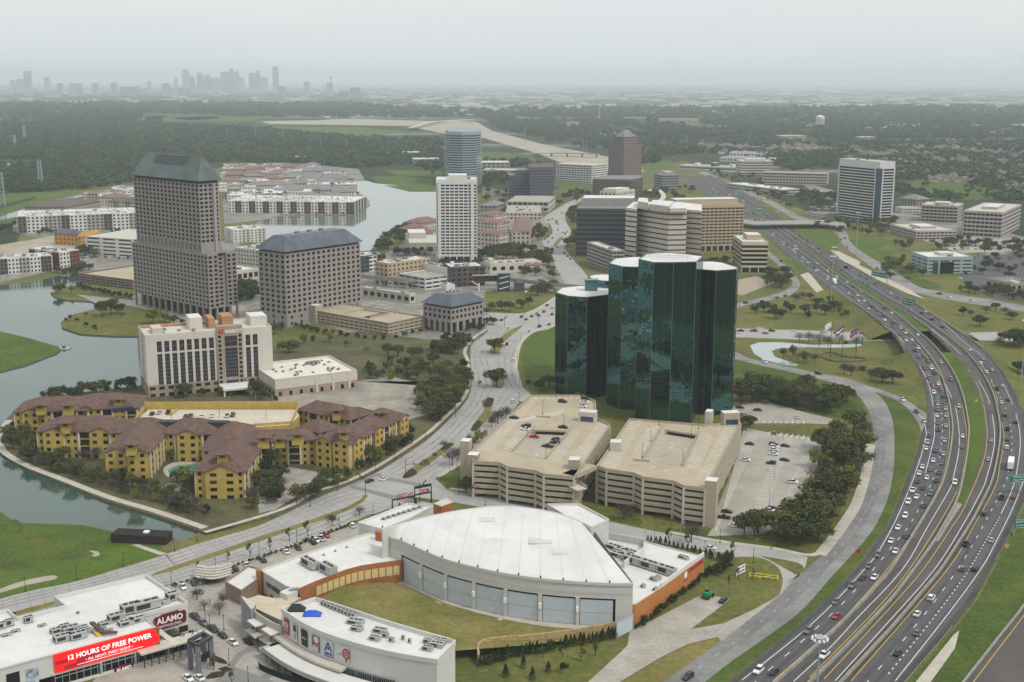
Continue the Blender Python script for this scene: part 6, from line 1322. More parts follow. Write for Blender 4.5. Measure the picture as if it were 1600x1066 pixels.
while s0+k*2.1<lf*1.28:
 fbox('mullion',s0+k*2.1-.07,s0+k*2.1+.07,-.2,.1,Hc-11,Hc-7.4,STEEL)
 k+=1
fbox('mullion',s0,lf*1.28,-.2,.05,Hc-8.7,Hc-8.55,STEEL)
for f in(.62,.85,1.08):fbox('round_column',lf*f-.35,lf*f+.35,.0,.7,0,Hc-7.4,STEEL)
fbox('canopy',lf*.86,lf*1.36,.4,4.4,4.6,5.1,PALEY);fbox('shop_front',lf*.3,lf*1.36,-1.5,-.3,0,4.0,BLACKL)
for k in range(10):fbox('shop_post',lf*(.88+.05*k),lf*(.88+.05*k)+.25,3.6,3.9,0,4.6,DSTEEL)
MARO=mat('maroon sign',(.13,.012,.02),.5,.1,.5)
def alamo(pa,pb,z,w_,h_,parent):
 d_=(pb-pa).normalized();n_=Vector((d_.y,-d_.x,0));c=(pa+pb)/2
 prof=[(-.5,-.42),(-.46,-.5),(.3,-.42),(.36,-.36),(.47,-.36),(.5,-.2),(.5,.30),(.46,.4),(.3,.4),(.26,.5),(-.24,.46),(-.28,.38),(-.44,.36),(-.5,.2)]
 q=MB();F_=[c+d_*(u*w_)+n_*.5+Vector((0,0,z+v*h_))for u,v in prof];q.q(F_)
 for i in range(len(F_)):a_,b_=F_[i],F_[(i+1)%len(F_)];q.q([b_,a_,a_-n_*.4,b_-n_*.4])
 s=q.done('wall_sign',MARO,parent)
 text_mesh('ALAMO',h_*.52,WHITEL,c+d_*(-w_*.40)+n_*.56+Vector((0,0,z-h_*.08)),d_,parent=s,bold=.07,width=w_*.80,depth=.1)
 text_mesh('DRAFTHOUSE CINEMA',h_*.22,WHITEL,c+d_*(-w_*.36)+n_*.56+Vector((0,0,z-h_*.36)),d_,parent=s,width=w_*.70,depth=.1)
pa,pb=P[3],P[4];dd=pb-pa
alamo(pa+dd*.18,pa+dd*.98,Hc-4.3,dd.length*.74,5.2,ci)
alamo(fpt(lf*.69,.6),fpt(lf*.84,.6),Hc-11.4,lf*.13,3.2,ci)
q=MB();c=pa+dd*.88+Vector((dd.y,-dd.x,0)).normalized()*.1;q.obox((c.x,c.y),3,.15,2,math.atan2(dd.y,dd.x),Hc-9.6);q.done('dark_vent',DSTEEL,ci)
P3=rel(Oc,[(245,988),(272,1009),(280,1004),(262,992),(248,980)],Hc-6.6);b=MB();b.prism([(p.x,p.y)for p in P3],Hc-7.2,Hc-6.5,0,1,True);b.done('balcony_roof',[WH,CREAM],ci)
GP=mat('portal grey',(.15,.16,.18),.6,.1,.3)
P4=rel(Oc,[(296,1003),(309,1010),(329,998),(318,991)],9);Q4=[Vector((p.x,p.y,0))for p in P4]
for i,p in enumerate(Q4):
 q=MB();q.obox((p.x,p.y),1.3,1.3,9,.5);q.done('portal_column',GP,ci)
b=MB();ribbon(b,Q4+[Q4[0]],1.5,9,0,.8);b.done('portal_frame',mat('dark portal top',(.04,.045,.055),.5,0),ci)
q=MB();c=(Q4[1]+Q4[2])/2;dq=Q4[2]-Q4[1];q.obox((c.x,c.y),dq.length*.7,.4,2.2,math.atan2(dq.y,dq.x),3.4);q.done('portal_sign',BLACKL,ci)
for k in range(14):
 c=fpt(lf*1.14+R.uniform(0,8),R.uniform(-3,0));q=MB();q.tube((c.x,c.y,4.2),(c.x,c.y,4.9),.5,n=8);q.tube((c.x+.8,c.y,4.2),(c.x+.8,c.y,5.1),.25,n=6);q.done('terrace_table',DSTEEL,ci)
for x,y,w_,h_ in[(98,1001,5,2.2),(122,997,5,2.2),(110,985,5,1.6),(90,988,4,1.6),(101,984,3,2),(182,969,5,2.4),(197,976,4.5,1.6),(214,971,4.5,1.6),(165,975,4,1),(128,984,3.5,1.4),(135,989,3,1.3),(45,973,2.6,2.4),(15,978,2.6,2.4),(3,982,2.6,2.2),(66,978,2.5,.6),(122,959,1,.8),(25,987,2.5,.7),(10,993,3,.6),(150,988,2.4,1.2),(160,985,2.4,1.2),(172,987,2,1)]:
 hvac(ci,on(rel(Oc,[(x,y)],Hc-1.2)[0],Hc-1.2),w_,w_*.62,h_,yw)
for x,y,w_,d_,h_ in[(205,957,6,3.6,3.4),(228,952,9,3.6,3.2),(250,945,6,2.4,1.4),(269,937,3.4,3.4,2.8)]:hvac(ci,on(rel(Oc,[(x,y)],Hc-1.2)[0],Hc-1.2),w_,d_,h_,yw)
for k in range(2):
 p,q_=rel(Oc,[(142+4*k,977),(160+4*k,988)],Hc);b=MB();b.tube((p.x,p.y,Hc+.8),(q_.x,q_.y,Hc-.2),.5,n=8);b.tube((q_.x,q_.y,Hc-.2),(q_.x+3.5,q_.y+.8,Hc-.3),.45,n=8);b.done('duct',COPPER,ci)
p=rel(Oc,[(151,991)],Hc-1.2)[0];b=MB();b.obox((p.x,p.y),1.4,4.5,.8,yw,Hc-1.2);b.done('yellow_gas_pipe',mat('safety yellow',(.55,.38,.03),.5,.1,1),ci)
b=MB()
for i in range(9):
 c=P[2].lerp(P[3],i/8);b.tube((c.x,c.y,Hc-.8),(c.x,c.y,Hc+.6),.05,n=4)
ribbon(b,[P[2],P[3]],.06,Hc+.55,0,.08);b.done('roof_railing',STEEL,ci)
p0,p1=at(613,797),at(674,785);d=p1-p0;t=thing('entrance_sign','red letter entrance sign on steel trestles at the plaza, seen from behind','sign',(p0 .x,p0 .y,0),math.atan2(d.y,d.x));l=d.length
for x in(0,l*.57,l):
 q=MB();q.tube((x-.5,-.6,0),(x,0,7.6 if x else 4.6),.22,n=5);q.tube((x+.5,.6,0),(x,0,7.6 if x else 4.6),.22,n=5);q.done('trestle',DSTEEL,t)
box_part(t,'truss',0,-.25,l*.57,.25,4.0,4.6,DSTEEL);box_part(t,'truss',l*.57,-.25,l,.25,4.3,4.9,DSTEEL);box_part(t,'truss',l*.57,-.3,l,.3,7.3,8.4,DSTEEL)
text_mesh('FACTORY',2.2,REDL,(l*.53,.05,4.7),(-1,0,0),parent=t,bold=.06,width=l*.42);text_mesh('MUSIC',2.2,REDL,(l*.95,.05,5.0),(-1,0,0),parent=t,bold=.06,width=l*.24);text_mesh('TOYOTA',1.0,WHITEL,(l*.96,.36,7.4),(-1,0,0),parent=t,width=l*.36)
rl_pts=W([(520,424),(560,430.5),(606,435.5),(640,438),(672,437),(710,434.5),(746,433),(790,435.5),(830,440.5),(880,446),(930,448),(990,440)],7.2,4)
b=MB();ribbon(b,rl_pts,4.2,-1.5,0,1.9)
t=thing('elevated_railway','grey elevated people mover guideway on single columns crossing behind the slate roofed offices','railway',tuple(rl_pts[0]),0)
o=b.done('guideway',mat('weathered concrete',(.27,.255,.225),.85,.12,.3),t);o.location=-rl_pts[0]
b=MB();ribbon(b,rl_pts,.25,.4,0,.7,-2);ribbon(b,rl_pts,.25,.4,0,.7,2);o=b.done('guideway_parapet',GREYW,t);o.location=-rl_pts[0]
for p,dd in walk_line(rl_pts,27,6):
 b=MB();b.box(-.8,-.8,.8,.8,0,5);b.prism([(-2,-.8),(2,-.8),(2,.8),(-2,.8)],5,5.7,bottom=True);o=b.done('rail_column',PALEY,t);o.location=p-rl_pts[0]+Vector((0,0,-7.2));o.rotation_euler=(0,0,math.atan2(dd.y,dd.x)+1.57)
p=at(787,455);st=thing('station_stairs','dark glass station stair tower on the lawn under the rail line','station',(p.x,p.y,0),.1)
box_part(st,'stair_shaft',-5,-3,5,3,0,15,mat('dark blue mesh',(.03,.045,.055),.4,.2,1),DGREY);box_part(st,'platform_roof',-26,4,6,9,12.5,13,GREYW);box_part(st,'platform_wall',-26,8.6,6,9,7,12.5,COPPER);box_part(st,'kiosk',9,-3,17,3,0,7,DGREY)
q=MB();q.hip(9,-3,17,3,7,9.5,.4);q.done('kiosk_roof',DGREY,st)
for k in range(3):q=MB();q.q([(-4,-3.2,2+k*4.5),(4,-3.2,4+k*4.5),(4,-3.2,4.7+k*4.5),(-4,-3.2,2.7+k*4.5)]);q.done('stair_flight',WHITEL,st)
for s in(-1,1):
 q=MB();q.tube((-12+s*9,-1,0),(-12+s*9,-1,7),.5,n=6);q.tube((-12+s*9,-1,5),(-12+s*15,-1,9),.35,n=6);q.done('white_strut',WHITEL,st)
p=at(335,905);t=thing('ribbed_awning','curved white awning with dark ribs beside the brick shop','awning',(p.x,p.y,0),.2)
for k in range(5):
 q=MB();A_=[(-6+12*i/8,-3+1.3*k-3*math.sin(math.pi*i/8),2.6+.5*k)for i in range(9)];ribbon(q,[Vector(a_)for a_ in A_],1.35,0,0,.3);o=q.done('awning_strip',PALEY,t);q=MB();ribbon(q,[Vector(a_)for a_ in A_],.15,.1,0,.15);q.done('rib',DSTEEL,o)
for x in(-5.5,-2,2,5.5):q=MB();q.tube((x,0,0),(x,0,4),.12,n=5);q.done('awning_post',DSTEEL,t)
# TREES
def leaf_mat(name,c1,c2,c3):
 m=bpy.data.materials.new(name);m.use_nodes=True;t=m.node_tree;p=t.nodes['Principled BSDF']
 p.inputs['Roughness'].default_value=.8;p.inputs['Specular IOR Level'].default_value=.15
 g=t.nodes.new('ShaderNodeNewGeometry');oi=t.nodes.new('ShaderNodeObjectInfo');ad=t.nodes.new('ShaderNodeMath');ad.operation='MULTIPLY_ADD'
 ad.inputs[1].default_value=.4;mu=t.nodes.new('ShaderNodeMath');mu.operation='MULTIPLY';mu.inputs[1].default_value=.62
 t.links.new(oi.outputs['Random'],mu.inputs[0]);t.links.new(g.outputs['Random Per Island'],ad.inputs[0]);t.links.new(mu.outputs[0],ad.inputs[2])
 r=t.nodes.new('ShaderNodeValToRGB');e=r.color_ramp.elements;e[0].position=.05;e[0].color=(*c1,1);e[1].position=.95;e[1].color=(*c3,1);k=e.new(.5);k.color=(*c2,1)
 t.links.new(ad.outputs[0],r.inputs[0]);t.links.new(r.outputs[0],p.inputs['Base Color']);return m
LEAF={'oak':leaf_mat('live oak leaves',(.03,.04,.014),(.058,.068,.022),(.095,.10,.034)),'olive':leaf_mat('olive leaves',(.05,.058,.018),(.085,.09,.028),(.115,.11,.035)),'lime':leaf_mat('spring leaves',(.085,.115,.016),(.135,.155,.022),(.19,.19,.035)),'bare':leaf_mat('bare twigs',(.062,.052,.045),(.09,.076,.066),(.125,.108,.094)),'dark':leaf_mat('evergreen leaves',(.012,.025,.010),(.024,.042,.016),(.04,.06,.022)),'wood':leaf_mat('far woodland leaves',(.016,.040,.016),(.045,.078,.026),(.105,.115,.042))}
BARK=mat('tree bark',(.06,.048,.038),.9,.2,2)
def crown_mesh(name,seed,kind,blobs,per,leaf,h0=.28,flat=.8,rx=.5):
 r=random.Random(seed);b=MB();C_=[]
 for i in range(blobs):
  if kind=='column':z=h0+(1-h0)*(i+.5)/blobs;w=rx*(1.1-z)*.8;C_.append((r.uniform(-.1,.1)*w,r.uniform(-.1,.1)*w,z,max(.06,w)))
  else:
   a=r.uniform(0,6.28);q=math.sqrt(r.random())*rx*.72;z=h0+(1-h0)*(.22+.56*r.random()*(1-.5*(q/rx)**2));C_.append((q*math.cos(a),q*math.sin(a),z,r.uniform(.13,.22)*rx*2))
 for(cx,cy_,cz,cr_)in C_:
  for k in range(per):
   v=Vector((r.gauss(0,1),r.gauss(0,1),r.gauss(0,1)+.25)).normalized();p=Vector((cx,cy_,cz))+Vector((v.x,v.y,v.z*flat))*cr_*r.uniform(.72,1.08)
   if p.z<h0*.7:continue
   n=(v+Vector((r.gauss(0,.5),r.gauss(0,.5),r.gauss(0,.5)))).normalized();a=n.orthogonal().normalized();c=n.cross(a);w0=r.uniform(0,6.28)
   a,c=a*math.cos(w0)+c*math.sin(w0),c*math.cos(w0)-a*math.sin(w0);s=leaf*r.uniform(.6,1.3)
   b.q([p-a*s-c*s*.5,p+a*s*.2-c*s,p+a*s,p+c*s*.9])
 return b.mesh(name,LEAF[{'column':'dark'}.get(kind,kind)])
def twig_mesh(name,seed,n=420,spread=.5):
 r=random.Random(seed);b=MB()
 for i in range(n):
  a=r.uniform(0,6.28);e=r.uniform(.35,1.45);d=Vector((math.cos(a)*math.cos(e),math.sin(a)*math.cos(e),math.sin(e)))
  p=Vector((0,0,.22))+d*r.uniform(.18,.5)+Vector((r.gauss(0,.06),r.gauss(0,.06),0));d2=(d+Vector((r.gauss(0,.35),r.gauss(0,.35),r.gauss(.1,.3)))).normalized()
  l=r.uniform(.10,.26);q=p+d2*l;q.x=max(-spread,min(spread,q.x));w=d2 .orthogonal().normalized()*r.uniform(.006,.013)
  b.q([p-w,p+w,q])
 return b.mesh(name,LEAF['bare'])
def trunk_mesh(name,seed,h0=.34,limbs=5,r0=.028):
 r=random.Random(seed);b=MB();b.tube((0,0,-.01),(r.uniform(-.02,.02),r.uniform(-.02,.02),h0),r0,r0*.7,6)
 for i in range(limbs):
  a=6.28*i/limbs+r.uniform(-.4,.4);b.tube((0,0,h0*r.uniform(.7,1)),(.27*math.cos(a),.27*math.sin(a),h0+r.uniform(.18,.4)),r0*.55,r0*.15,4)
 return b.mesh(name,BARK)
CROWN={'oak':[crown_mesh('crown',s,'oak',20,62,.036,.24,.75)for s in(1,2,3)],'olive':[crown_mesh('crown',s,'olive',17,50,.036,.28,.85,.44)for s in(4,5,6)],'lime':[crown_mesh('crown',s,'lime',15,48,.036,.26,.95,.42)for s in(7,8)],'bare':[twig_mesh('branches',s)for s in(9,10,13)],'dark':[crown_mesh('crown',s,'dark',13,46,.042,.08,.9,.46)for s in(11,12)],'column':[crown_mesh('crown',14,'column',9,44,.05,.05,.9,.5)],'young':[crown_mesh('crown',15,'olive',6,34,.032,.42,1.1,.26)]}
TRUNK=[trunk_mesh('trunk',s)for s in(1,2,3)]
KIND={'oak':('live_oak','dark live oak',1.25),'olive':('olive_green_tree','olive green tree',1.05),'lime':('yellow_green_tree','yellow green tree',1.0),'bare':('bare_tree','bare brown tree',1.0),'dark':('evergreen_bush','dark evergreen bush',1.0),'column':('cone_shrub','dark cone shrub',.8),'young':('young_tree','young slender tree',1.0)}
PLACED={}
def plant(place,kind,p,h,wide=1.0):
 nm,desc,wd=KIND[kind]
 o=bpy.data.objects.new(nm,None);link(o);o.location=p;o.rotation_euler=(0,0,R.uniform(0,6.28));s=h*wd*wide*R.uniform(.75,1.25);o.scale=(s,s,h)
 c=bpy.data.objects.new('crown' if kind!='bare' else 'branches',R.choice(CROWN[kind]));link(c,o)
 if kind not in('dark','column'):t=bpy.data.objects.new('trunk',R.choice(TRUNK));link(t,o)
 o['category']='tree' if kind not in('dark','column')else 'bush';PLACED.setdefault((place,kind),[]).append(o)
def inside(p,poly):
 c=False;n=len(poly)
 for i in range(n):
  a,b=poly[i],poly[(i+1)%n]
  if(a.y>p[1])!=(b.y>p[1])and p[0]<(b.x-a.x)*(p[1]-a.y)/(b.y-a.y)+a.x:c=not c
 return c
def scatter(poly,n,gap,rnd=R):
 x0,x1=min(p.x for p in poly),max(p.x for p in poly);y0,y1=min(p.y for p in poly),max(p.y for p in poly);out=[]
 for _ in range(n*30):
  if len(out)>=n:break
  p=(rnd.uniform(x0,x1),rnd.uniform(y0,y1))
  if inside(p,poly)and all((p[0]-q[0])**2+(p[1]-q[1])**2>gap*gap for q in out):out.append(p)
 return out
def grove(place,pts,n,mix,h0,h1,gap=4.5,z=0.):
 kinds=[k for k,w in mix for _ in range(w)]
 for p in scatter(W(pts),n,gap):plant(place,R.choice(kinds),(*p,z),R.uniform(h0,h1))
def row(place,pts,n,kind,h0,h1,z=0.):
 P=W(pts);L_=sum((P[i+1]-P[i]).length for i in range(len(P)-1))
 for p,t in walk_line(P,L_/max(1,n-1)*.999):plant(place,kind,(p.x+R.uniform(-.5,.5),p.y+R.uniform(-.5,.5),z),R.uniform(h0,h1))
def each(place,lst,z=0.):
 for x,y,k,h in lst:p=at(x,y);plant(place,k,(p.x,p.y,z),h)
MX=[('oak',3),('olive',4),('bare',3),('lime',1)]
grove('right of the right car park',[(1262,700),(1298,684),(1345,668),(1354,690),(1340,740),(1318,790),(1296,832),(1270,800),(1268,760),(1282,720)],34,[('oak',4),('olive',4),('bare',2),('lime',1)],9,13,6)
grove('below the right car park',[(1150,828),(1200,832),(1245,815),(1266,800),(1292,838),(1262,858),(1200,850),(1155,842)],22,[('oak',6),('olive',3),('bare',1)],8.5,12,5.5)
grove('in the wood behind the rightmost green tower',[(1150,612),(1200,606),(1262,612),(1318,625),(1332,642),(1300,648),(1220,634),(1152,628)],36,[('oak',4),('olive',3),('bare',3)],9,12,5)
each('above the cross road',[(1180,491,'olive',8),(1194,488,'oak',9),(1209,489,'olive',8),(1212,498,'oak',9),(1222,496,'dark',7),(1236,490,'oak',8),(1228,485,'oak',8),(1262,497,'dark',7),(1258,492,'oak',9),(1275,489,'olive',9),(1290,492,'oak',9),(1303,487,'oak',10),(1311,492,'lime',8),(1322,494,'dark',6),(1278,478,'oak',7),(1296,474,'olive',7),(1265,469,'bare',8),(1243,472,'bare',9),(1254,468,'bare',8),(1315,498,'lime',7)])
each('around the curved pond',[(1224,560,'bare',9),(1238,557,'olive',8),(1257,568,'lime',9),(1273,566,'bare',7),(1246,563,'bare',8),(1264,536,'bare',10),(1249,535,'bare',9),(1280,540,'bare',11),(1294,541,'bare',9),(1311,538,'bare',9),(1322,540,'dark',4),(1337,540,'bare',8),(1347,537,'bare',8),(1318,585,'bare',9),(1330,588,'bare',9),(1347,587,'bare',8),(1361,594,'bare',9),(1378,598,'oak',9),(1394,600,'oak',9),(1375,590,'oak',7)])
grove('beside the small cream banded office',[(1185,448),(1205,430),(1225,424),(1238,436),(1236,448),(1212,458)],14,MX,8,11,6)
grove('left of the small cream banded office',[(1098,418),(1140,408),(1146,426),(1110,432)],10,MX,8,10,6)
grove('beside the hotel terrace',[(650,650),(690,668),(722,628),(734,604),(728,596),(690,612),(655,622)],36,[('oak',4),('olive',4),('lime',2)],7,10,4.5,1.)
grove('in the hedge belt above the hotel terrace',[(574,580),(640,574),(728,578),(728,592),(640,600),(575,598)],34,[('oak',4),('olive',4),('lime',3),('dark',3)],5,8,5,1.)
each('in the park behind the hotel',[(451,553,'oak',10),(475,541,'olive',9),(489,535,'dark',6),(515,538,'lime',10),(541,544,'bare',8),(572,552,'bare',6),(606,560,'olive',11),(622,560,'olive',10),(645,564,'olive',10),(677,571,'oak',9),(655,573,'bare',8),(610,566,'dark',5),(636,570,'dark',6),(428,522,'oak',8),(440,516,'dark',7),(655,560,'bare',10)],.1)
row('along the front of the low beige garage',[(462,512),(500,522),(560,530),(600,533)],13,'dark',4,6,.1);row('left of the small slate office',[(618,530),(650,523),(668,518)],5,'dark',4,6,.1)
grove('by the boulevard below the small slate office',[(672,545),(690,534),(735,530),(732,545),(705,556),(678,552)],14,[('dark',3),('oak',2)],7,10,5,.1)
grove('right of the small slate office',[(728,516),(750,505),(775,505),(765,516),(740,524)],12,[('dark',4),('oak',1)],4,7,4,.1)
grove('at the left tip of the yellow flats',[(8,692),(24,668),(52,690),(62,712),(50,728),(24,712)],14,[('oak',4),('olive',3),('dark',1)],6,9,4.5,1.)
grove('above the lakeside path',[(62,734),(95,744),(165,768),(240,790),(318,818),(330,806),(292,790),(240,770),(166,752),(100,730),(62,722)],62,[('olive',5),('bare',4),('dark',2),('lime',1)],4.5,7.5,3.6,1.)
each('in the courtyards of the yellow flats',[(288,766,'lime',11),(300,770,'olive',8),(278,760,'oak',7),(195,752,'dark',7),(185,755,'dark',7),(205,758,'lime',6),(150,722,'bare',8),(100,724,'olive',8),(310,716,'olive',8),(325,712,'dark',5),(425,735,'lime',11),(400,745,'oak',9),(268,722,'olive',6),(130,726,'bare',8)],1.)
grove('along the boulevard front of the yellow flats',[(555,744),(600,722),(640,700),(650,684),(640,678),(600,700),(560,730)],22,[('dark',3),('olive',3),('lime',2),('oak',2)],5,9,4.5,1.)
grove('behind the left wing of the yellow flats',[(72,628),(110,620),(150,614),(215,606),(216,612),(150,621),(76,634)],16,[('oak',4),('dark',2)],6,9,5,1.)
grove('around the forecourt of the yellow flats',[(385,760),(410,740),(440,752),(448,775),(420,802),(395,806)],14,[('dark',2),('oak',3),('bare',2)],5,9,4.5,1.)
grove('on the lawn before the crossroads',[(460,790),(505,762),(540,752),(545,757),(500,776),(465,794)],12,[('olive',2),('lime',1),('oak',2)],6,9,4,1.)
each('at the foot of the hotel',[(287,624,'oak',9),(400,622,'oak',10),(407,628,'dark',8),(318,622,'dark',6),(345,622,'olive',6),(430,630,'dark',4),(610,600,'lime',6)],1.)
each('on the small peninsulas of the lake',[(90,461,'oak',9),(96,458,'oak',8),(112,460,'lime',8),(160,496,'oak',13),(174,494,'oak',14),(185,492,'oak',9),(240,508,'lime',13),(258,506,'lime',9),(272,508,'oak',7),(285,509,'dark',5),(103,505,'dark',4),(110,503,'olive',5),(120,505,'dark',4),(135,512,'dark',4),(148,516,'dark',4),(192,497,'bare',4),(150,518,'dark',3),(135,497,'bare',5)],.9)
row('along the lake side of the low brown garage',[(125,452),(160,461),(205,468)],12,'dark',5,7,.3)
grove('on the wooded shore left of the white tower',[(582,392),(596,376),(625,362),(648,352),(655,360),(628,380),(604,394)],30,[('oak',3),('olive',4)],8,11,6)
grove('before the cream hall left of the white tower',[(610,398),(640,392),(675,398),(680,408),(640,404)],14,MX,8,10,7)
grove('at the foot of the white tower',[(690,416),(720,408),(760,404),(762,412),(730,420),(700,422)],16,[('dark',2),('oak',1)],7,9,6)
grove('right of the white tower',[(748,398),(800,390),(866,400),(872,412),(850,418),(800,408),(752,406)],34,[('oak',4),('olive',2),('dark',2)],9,12,7)
grove('along the west edge of the far boulevard',[(822,380),(848,376),(858,362),(846,358),(828,366)],12,[('lime',1),('olive',3),('oak',2)],9,11,6)
grove('along the east edge of the far boulevard',[(884,384),(896,374),(900,366),(888,340),(884,334),(898,330),(902,390)],18,[('olive',3),('oak',4),('bare',1)],9,11,6)
each('on the lawn left of the lowest green tower',[(768,486,'olive',8),(784,486,'oak',9),(796,487,'oak',9),(815,482,'oak',8),(826,478,'oak',8),(840,462,'oak',11),(852,458,'oak',11),(862,452,'oak',9),(760,492,'olive',6),(846,452,'oak',9)])
grove('around the foot of the black tower',[(1262,350),(1300,342),(1400,346),(1402,366),(1360,372),(1310,362),(1268,358)],36,MX,8,11,7)
grove('around the grey pink offices',[(1380,384),(1430,384),(1500,374),(1600,384),(1600,396),(1520,398),(1440,390),(1390,394)],40,[('oak',3),('olive',4),('bare',2)],7,10,7)
grove('left of the teal office',[(1372,432),(1382,412),(1420,404),(1424,420),(1446,434),(1420,444)],16,MX,7,10,6)
grove('in the rightmost office lot',[(1492,408),(1600,398),(1600,440),(1540,432),(1500,422)],22,[('oak',4),('bare',2),('lime',1)],6,9,8)
grove('below the rightmost shop',[(1490,448),(1540,452),(1600,462),(1600,474),(1540,464),(1490,456)],18,[('oak',3),('lime',2),('bare',1)],6,9,6)
each('on the slope right of the highway',[(1505,494,'oak',8),(1516,495,'bare',7),(1531,510,'oak',9),(1570,492,'bare',8),(1555,487,'olive',8),(1540,490,'bare',8),(1580,500,'oak',7),(1568,536,'olive',9),(1584,540,'oak',12),(1592,544,'oak',12),(1600,540,'oak',12),(1590,582,'oak',8),(1598,585,'oak',8),(1561,541,'bare',8)])
each('beside the two parking garages',[(737,772,'oak',9),(728,768,'oak',7),(707,728,'bare',11),(716,722,'bare',9),(778,662,'bare',9),(790,656,'bare',9),(768,668,'bare',8),(752,692,'lime',8),(738,700,'lime',8),(872,792,'oak',10),(880,786,'oak',8),(975,812,'bare',8),(988,808,'olive',6),(1080,848,'bare',11),(1165,672,'oak',9),(1172,668,'oak',7),(845,612,'oak',8),(858,606,'oak',8),(836,608,'bare',7),(826,602,'dark',4)])
each('on the boulevard median',[(772,552,'oak',11),(776,606,'oak',12),(679,718,'bare',4),(665,728,'bare',4),(694,702,'bare',5),(763,628,'bare',4)],.3)
row('along the foot of the orange wall',[(996,984),(1020,966),(1060,936),(1100,905),(1118,892)],22,'dark',2.6,4.2,.1)
row('behind the orange wall',[(1122,900),(1136,886),(1138,876)],7,'dark',4,5.5,.1)
row('behind the right pavilion wing',[(1012,846),(1050,856),(1090,866),(1128,878)],18,'column',2.6,3.6,.1)
row('along the stone wall of the event lawn',[(752,1042),(800,1028),(860,1017),(920,1006),(962,997)],34,'column',3,4.4,.1)
each('in the dry grass below the stone wall',[(818,1044,'column',4.4),(832,1062,'column',4),(857,1050,'column',3.4),(882,1052,'dark',4.6),(908,1034,'young',5),(878,1030,'young',5),(930,1025,'young',5),(848,1028,'young',4),(790,1058,'column',4)],.1)
row('along the car park hedge by the boulevard',[(276,917),(340,898),(400,876),(470,852),(556,818)],40,'dark',1.6,2.2,.1)
each('along the boulevard side car park',[(310,896,'young',5),(356,880,'young',5),(391,871,'young',6),(422,862,'young',6),(452,846,'young',6),(481,838,'young',7),(519,822,'bare',6),(562,806,'bare',5)],.1)
each('along the street above the pavilion',[(1045,850,'young',7),(1075,855,'young',6),(1145,872,'young',7)],.1)
each('on the plaza by the cinema',[(308,938,'bare',5),(319,956,'bare',5),(343,962,'bare',6),(334,1048,'young',6),(363,1072,'young',5),(317,918,'bare',5),(348,946,'bare',5),(390,1008,'bare',4),(650,796,'column',4.5),(625,800,'column',4)],.15)
each('on the meadow by the driveway',[(1138,918,'young',5),(1153,906,'young',5),(1176,906,'young',5)],.1)
grove('by the canal bank at the left edge',[(0,356),(40,348),(30,352),(0,362)],14,[('dark',1),('oak',1)],5,8,8)
grove('around the white slotted garage',[(128,400),(150,404),(150,396),(135,392),(95,426),(100,420)],8,[('oak',3),('lime',1)],9,12,6)
grove('by the lakeside flats at left',[(82,428),(125,420),(140,418),(150,424),(100,434)],12,[('oak',2),('olive',2)],6,9,6)
grove('between the granite blocks',[(368,452),(396,444),(402,470),(380,478),(370,470)],16,[('oak',4),('dark',2)],8,11,6,.1)
grove('around the striped beige office',[(1100,268),(1160,274),(1230,284),(1190,300),(1150,290)],34,MX,8,11,10)
grove('in the far right middle distance',[(1190,296),(1260,300),(1310,318),(1300,330),(1240,322),(1200,308)],30,MX,8,11,9)
grove('right of the rounded blue tower',[(752,284),(790,286),(800,330),(790,340),(760,318)],14,[('lime',1),('oak',3)],8,11,9)
grove('below the violet glass block',[(865,312),(900,300),(925,306),(900,318),(870,322)],18,[('oak',3),('olive',2)],8,11,8)
grove('around the small striped office',[(1005,300),(1040,300),(1090,292),(1085,312),(1030,316),(1006,312)],20,[('oak',2),('olive',2),('dark',1)],8,11,8)
grove('among the low flats behind the granite tower',[(350,300),(360,266),(440,256),(540,270),(575,300),(548,312),(440,312)],46,[('oak',2),('olive',2),('dark',2)],5,8,9,.1)
grove('on the golf course at the right',[(1400,300),(1460,282),(1560,292),(1640,302),(1640,316),(1540,310),(1440,312)],34,MX,7,10,14)
grove('between the highway and the striped beige office',[(1130,282),(1190,300),(1240,325),(1250,335),(1220,322),(1180,308)],20,MX,7,10,9)
grove('below the low flats by the mission house',[(850,420),(872,428),(880,440),(850,436),(800,430)],12,MX,6,9,6)
row('along the inner lake promenade',[(440,336),(500,336),(550,335),(572,318)],22,'dark',3,5,.1)
grove('by the large flats below the canal',[(30,362),(120,364),(210,362),(212,368),(120,370),(36,368)],16,[('oak',1),('dark',2)],4,7,7,.1)
for(place,kind),lst in PLACED.items():
 lst.sort(key=lambda o:(to_px(o.location)[0],to_px(o.location)[1]));d=KIND[kind][1]
 for i,o in enumerate(lst):
  o['label']=('the only %s %s'%(d,place))if len(lst)==1 else '%s %s from the left %s'%(ordinal(i+1),d,place)
  if len(lst)>1:o['group']=d+'s '+place
protos=bpy.data.collections.new('woodland crowns')
for s in range(4):
 me=crown_mesh('woodland crown',30+s,'wood',9,16,.10,.05,.8,.55);o=bpy.data.objects.new('woodland_crown',me);protos.objects.link(o)
